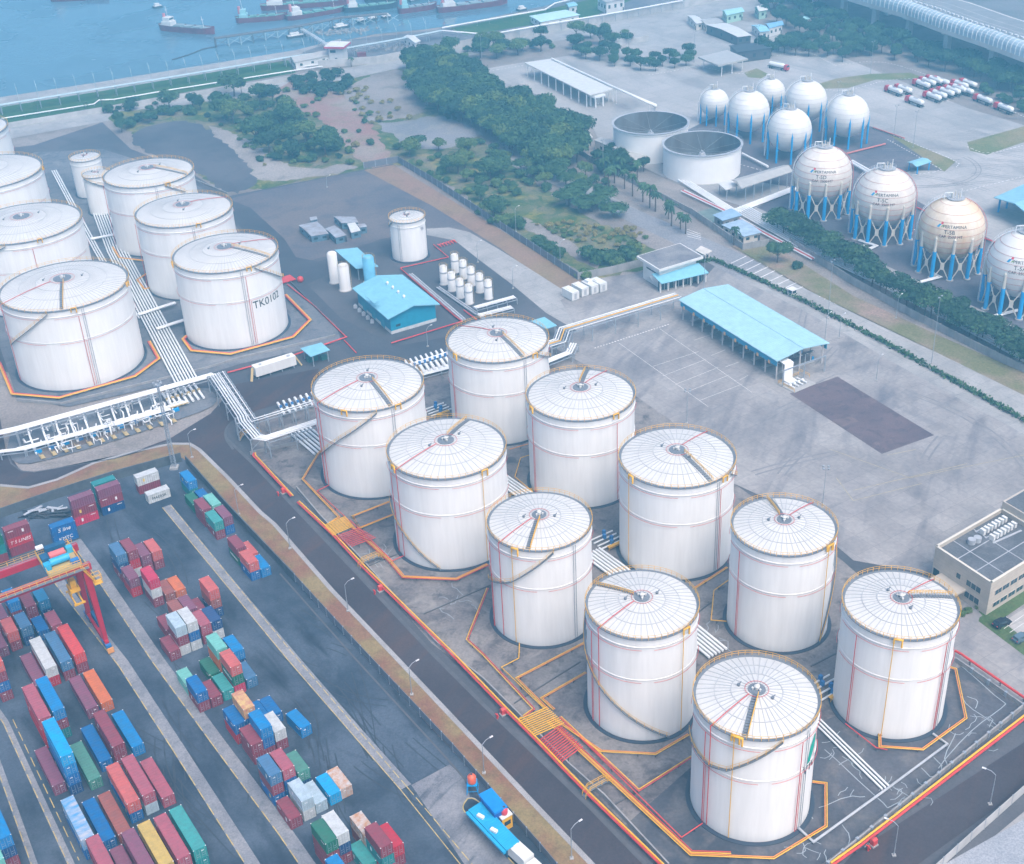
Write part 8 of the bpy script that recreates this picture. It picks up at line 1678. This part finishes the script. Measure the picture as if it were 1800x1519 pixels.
def ship(a, b_, bw, hull, label, deck, house, stern=0, hh=3.2, L2=None):
    "ship hull between two waterline pixels; superstructure near the stern"
    A, B = G(*a), G(*b_); d = B-A; ln = d.length; c = (A+B)/2; t = thing('ship', label, 'ship', (c.x, c.y, 0), atan2(d.y, d.x), 'ships moored in the harbour'); h = ln/2
    st = [(-h, .55, .4), (-h*.9, .85, .2), (-h*.5, 1, 0), (h*.5, 1, 0), (h*.8, .75, .3), (h*.94, .35, .8), (h*1.02, .02, 1.3)]; b = MB(); vs = []
    for x, wf, sh in st: vs += [(x*.97, -bw*wf*.42, -.5), (x, -bw*wf*.5, hh+sh), (x, bw*wf*.5, hh+sh), (x*.97, bw*wf*.42, -.5)]
    n = len(st); fs = []
    for i in range(n-1):
        for k in (0, 2): fs.append((i*4+k, (i+1)*4+k, (i+1)*4+k+1, i*4+k+1))
    fs += [(0, 1, 2, 3), tuple((n-1)*4+k for k in (3, 2, 1, 0))]; b.add(vs, fs); b.build('hull', hull, t)
    b = MB(); vs = []
    for x, wf, sh in st: vs += [(x, -bw*wf*.47, hh+sh-.5), (x, bw*wf*.47, hh+sh-.5)]
    b.add(vs, [(2*i, 2*i+2, 2*i+3, 2*i+1) for i in range(n-1)]); b.build('deck', deck, t)
    s = -1; x0 = -h*.68; b = MB(); b.box((x0, 0, hh-.4), (ln*.17, bw*.7, 2.6)); b.box((x0, 0, hh+2.2), (ln*.12, bw*.6, 2.4)); hs = b.build('superstructure', house, t)
    b = MB(); b.box((x0+ln*.062, 0, hh+3.2), (.1, bw*.5, .9)); b.build('window', glass_mat(), hs)
    b = MB(); b.cone((x0-ln*.07, 0), 1.0, .9, hh+2.0, hh+6.5, 12); b.build('funnel', mat('funnel_pink', (.55, .20, .22)), t)
    for x, q in ((x0, hh+4.5), (h*.62, hh)): b = MB(); b.bar((x, 0, q), (x-.8, 0, q+6.5), .22); b.bar((x-.5, -1.5, q+4.5), (x-.5, 1.5, q+4.5), .12); b.build('mast', M_WALLW, t)
    for k in range(3): b = MB(); b.box((-h*.3+k*h*.36, 0, hh-.45), (h*.26, bw*.55, .9)); b.build('hatch_cover', deck, t)
    return t
M_HR = mat('hull_red_brown', (.22, .06, .08), var=.3, scale=.3); M_HB = mat('hull_dark', (.06, .08, .10), var=.3, scale=.3); M_DKG = mat('deck_green', (.16, .34, .30), var=.3, scale=.3); M_DKT = mat('deck_grey_teal', (.28, .36, .38), var=.3, scale=.3)
ship((284, 52), (378, 60), 8, M_HR, 'rusty red coaster lying alone in the open water', M_DKT, M_WALLW, hh=3.6); ship((415, 40), (505, 33), 8, M_HR, 'dark green decked vessel at the left end of the moored group', M_DKG, sheet_roof('cabin_cyan', (.3, .55, .58)), hh=3.2)
ship((503, 36), (608, 18), 9, M_HR, 'red hulled vessel with white stripes moored next to the jetty', M_DKG, M_WALLW, hh=2.8); ship((458, 18), (620, 6), 9, M_HR, 'red vessel with white wheelhouse behind the front moored row', M_DKG, M_WALLW); ship((605, 22), (700, 12), 8, M_HB, 'dark hulled vessel in the middle of the moored group', M_DKG, M_WALLW)
ship((700, 24), (768, 14), 7, M_HR, 'small red vessel left of the white bridged ship', M_DKT, sheet_roof('cabin_cyan', (.3, .55, .58))); ship((768, 22), (892, 6), 9, M_HR, 'red ship with tall white bridge, rightmost of the moored row', M_DKT, M_WALLW, hh=3.4); ship((470, 2), (600, -10), 9, M_HR, 'rearmost vessel at the top edge, left', M_DKG, M_WALLW); ship((640, 4), (760, -8), 9, M_HB, 'rearmost vessel at the top edge, right', M_DKG, M_WALLW)
ship((90, 2), (190, -3), 9, M_HR, 'vessel cut by the top edge at the far left', M_DKT, M_WALLW, hh=2.5)
def boat(a, b_, label):
    A, B = G(*a), G(*b_); d = B-A; c = (A+B)/2; h = d.length/2; t = thing('barge', label, 'boat', (c.x, c.y, 0), atan2(d.y, d.x), 'small white craft'); b = MB(); b.prism([(-h, -2), (h*.7, -2), (h, 0), (h*.7, 2), (-h, 2)], -.3, 1.3); b.build('hull', M_HB, t); b = MB(); b.prism([(-h*.9, -1.8), (h*.6, -1.8), (h*.8, 0), (h*.6, 1.8), (-h*.9, 1.8)], 1.31, 1.5); b.box((-h*.2, 0, 1.5), (h*.9, 2.6, 1.4)); b.build('cabin', M_WALLW, t)
boat((505, 68), (538, 63), 'white craft moored left of the walkway to the jetty'); boat((585, 52), (615, 47), 'white craft moored right of the walkway to the jetty'); boat((270, 15), (286, 12), 'tiny pale boat alone in the open water')
for i, (x, y, d_) in enumerate(((628, 40, 'behind the jetty, left'), (648, 36, 'behind the jetty, middle'), (672, 33, 'behind the jetty, right'), (720, 4, 'between the moored ships, left'), (560, 4, 'between the moored ships, right'), (910, 20, 'off the far shoreline'))): boat((x, y), (x+16, y-3), 'small pale craft '+d_)
# harbour buildings
hut('white_house', [(508, 101), (576, 88), (581, 97), (517, 110)], 4.2, M_RGRY, M_WALLW, 'long white house with grey roof and red eaves on the grass', pitch=1.6); 
p = G(596, 108); t = thing('control_tower', 'white square control tower with overhanging flat roof edged in red', 'tower', (p.x, p.y, 0), -.25); b = MB(); b.box((0, 0, 0), (8, 8, 8.5)); b.build('wall', M_WALLW, t); b = MB(); b.box((0, 0, 9.4), (11.5, 11.5, .25)); b.build('roof', M_WALLW, t); b = MB(); b.box((0, 0, 8.5), (11.7, 11.7, .9)); b.build('roof_edge', mat('eaves_red', (.50, .06, .14)), t)
b = MB(); b.box((0, -4.03, .1), (1.4, .1, 3)); b.build('door', M_GRATE, t); b = MB(); b.box((-1.5, -4.03, 5.8), (3.2, .1, 1.4)); b.build('window', glass_mat(), t)
hut('pavilion', [(707, 66), (716, 61), (740, 72), (730, 76)], 4, M_RWHT, M_WALLW, 'small white open sided house among rocks by the pipe trestle', pitch=1.4); hut('flat_hall', [(930, 28), (994, 17), (1020, 26), (950, 39)], 4, sheet_roof('pale_cyan_roof', (.50, .72, .76)), M_WALLW, 'pale cyan flat roofed hall on the far quay', pitch=.3)
hut('office', [(1048, -4), (1090, -10), (1100, -2), (1065, 4)], 7, M_RGRY, M_WALLW, 'white banded building cut by the top edge', pitch=.2); hut('cyan_cabin', [(994, 6), (1008, 3), (1016, 9), (1000, 12)], 5, sheet_roof('cyan_roof', (.28, .55, .66)), M_WALLW, 'cyan roofed cabin behind the pale cyan hall', pitch=.6)
t = thing('container_box', 'small red box on the quay beside the control tower', 'container', G(636, 100), .2); b = MB(); b.box((0, 0, 0), (5, 2.4, 2.5)); b.build('body', M_HR, t)
rr = random.Random(9)
def rocks(px, py, n, sx, sy):
    b = MB(); o = G(px, py)
    for i in range(n):
        c = Vector((rr.gauss(0, sx), rr.gauss(0, sy), 0)); s = .5+rr.random()*1.1; b.box((c.x, c.y, -.1), (s, s*.8, s*.6), rr.random()*3)
    q = b.build('rocks', M_WC, None, o); q['kind'] = 'stuff'
rocks(690, 84, 140, 9, 4); rocks(600, 56, 160, 10, 4)
# ---------------------------------------------------------------- haze
hz = MB(); hz.prism([(-620, -60), (620, -60), (1100, 1600), (-1100, 1600)], -1.0, CAM_H+3.0)
ho = hz.build('haze', None) if False else None
me = bpy.data.meshes.new('haze'); me.from_pydata(hz.v, [], hz.f); me.update()
hm = bpy.data.materials.new('haze'); hm.use_nodes = True; hn = hm.node_tree.nodes
for x in list(hn):
    if x.type == 'BSDF_PRINCIPLED': hn.remove(x)
pv = hn.new('ShaderNodeVolumePrincipled'); pv.inputs['Color'].default_value = (.24, .70, 1.0, 1); pv.inputs['Density'].default_value = HAZE_D = .00060; pv.inputs['Anisotropy'].default_value = .2
hm.node_tree.links.new(pv.outputs[0], [x for x in hn if x.type == 'OUTPUT_MATERIAL'][0].inputs['Volume'])
me.materials.append(hm)
ho = bpy.data.objects.new('haze', me); COL.objects.link(ho); ho['kind'] = 'stuff'
for o_ in bpy.data.objects:
    if o_.get('label') and len(o_['label'].replace('-', ' ').split()) > 14: print('LONG', o_.name, o_['label'])
print('objects', len(bpy.data.objects), 'meshes', len(bpy.data.meshes))
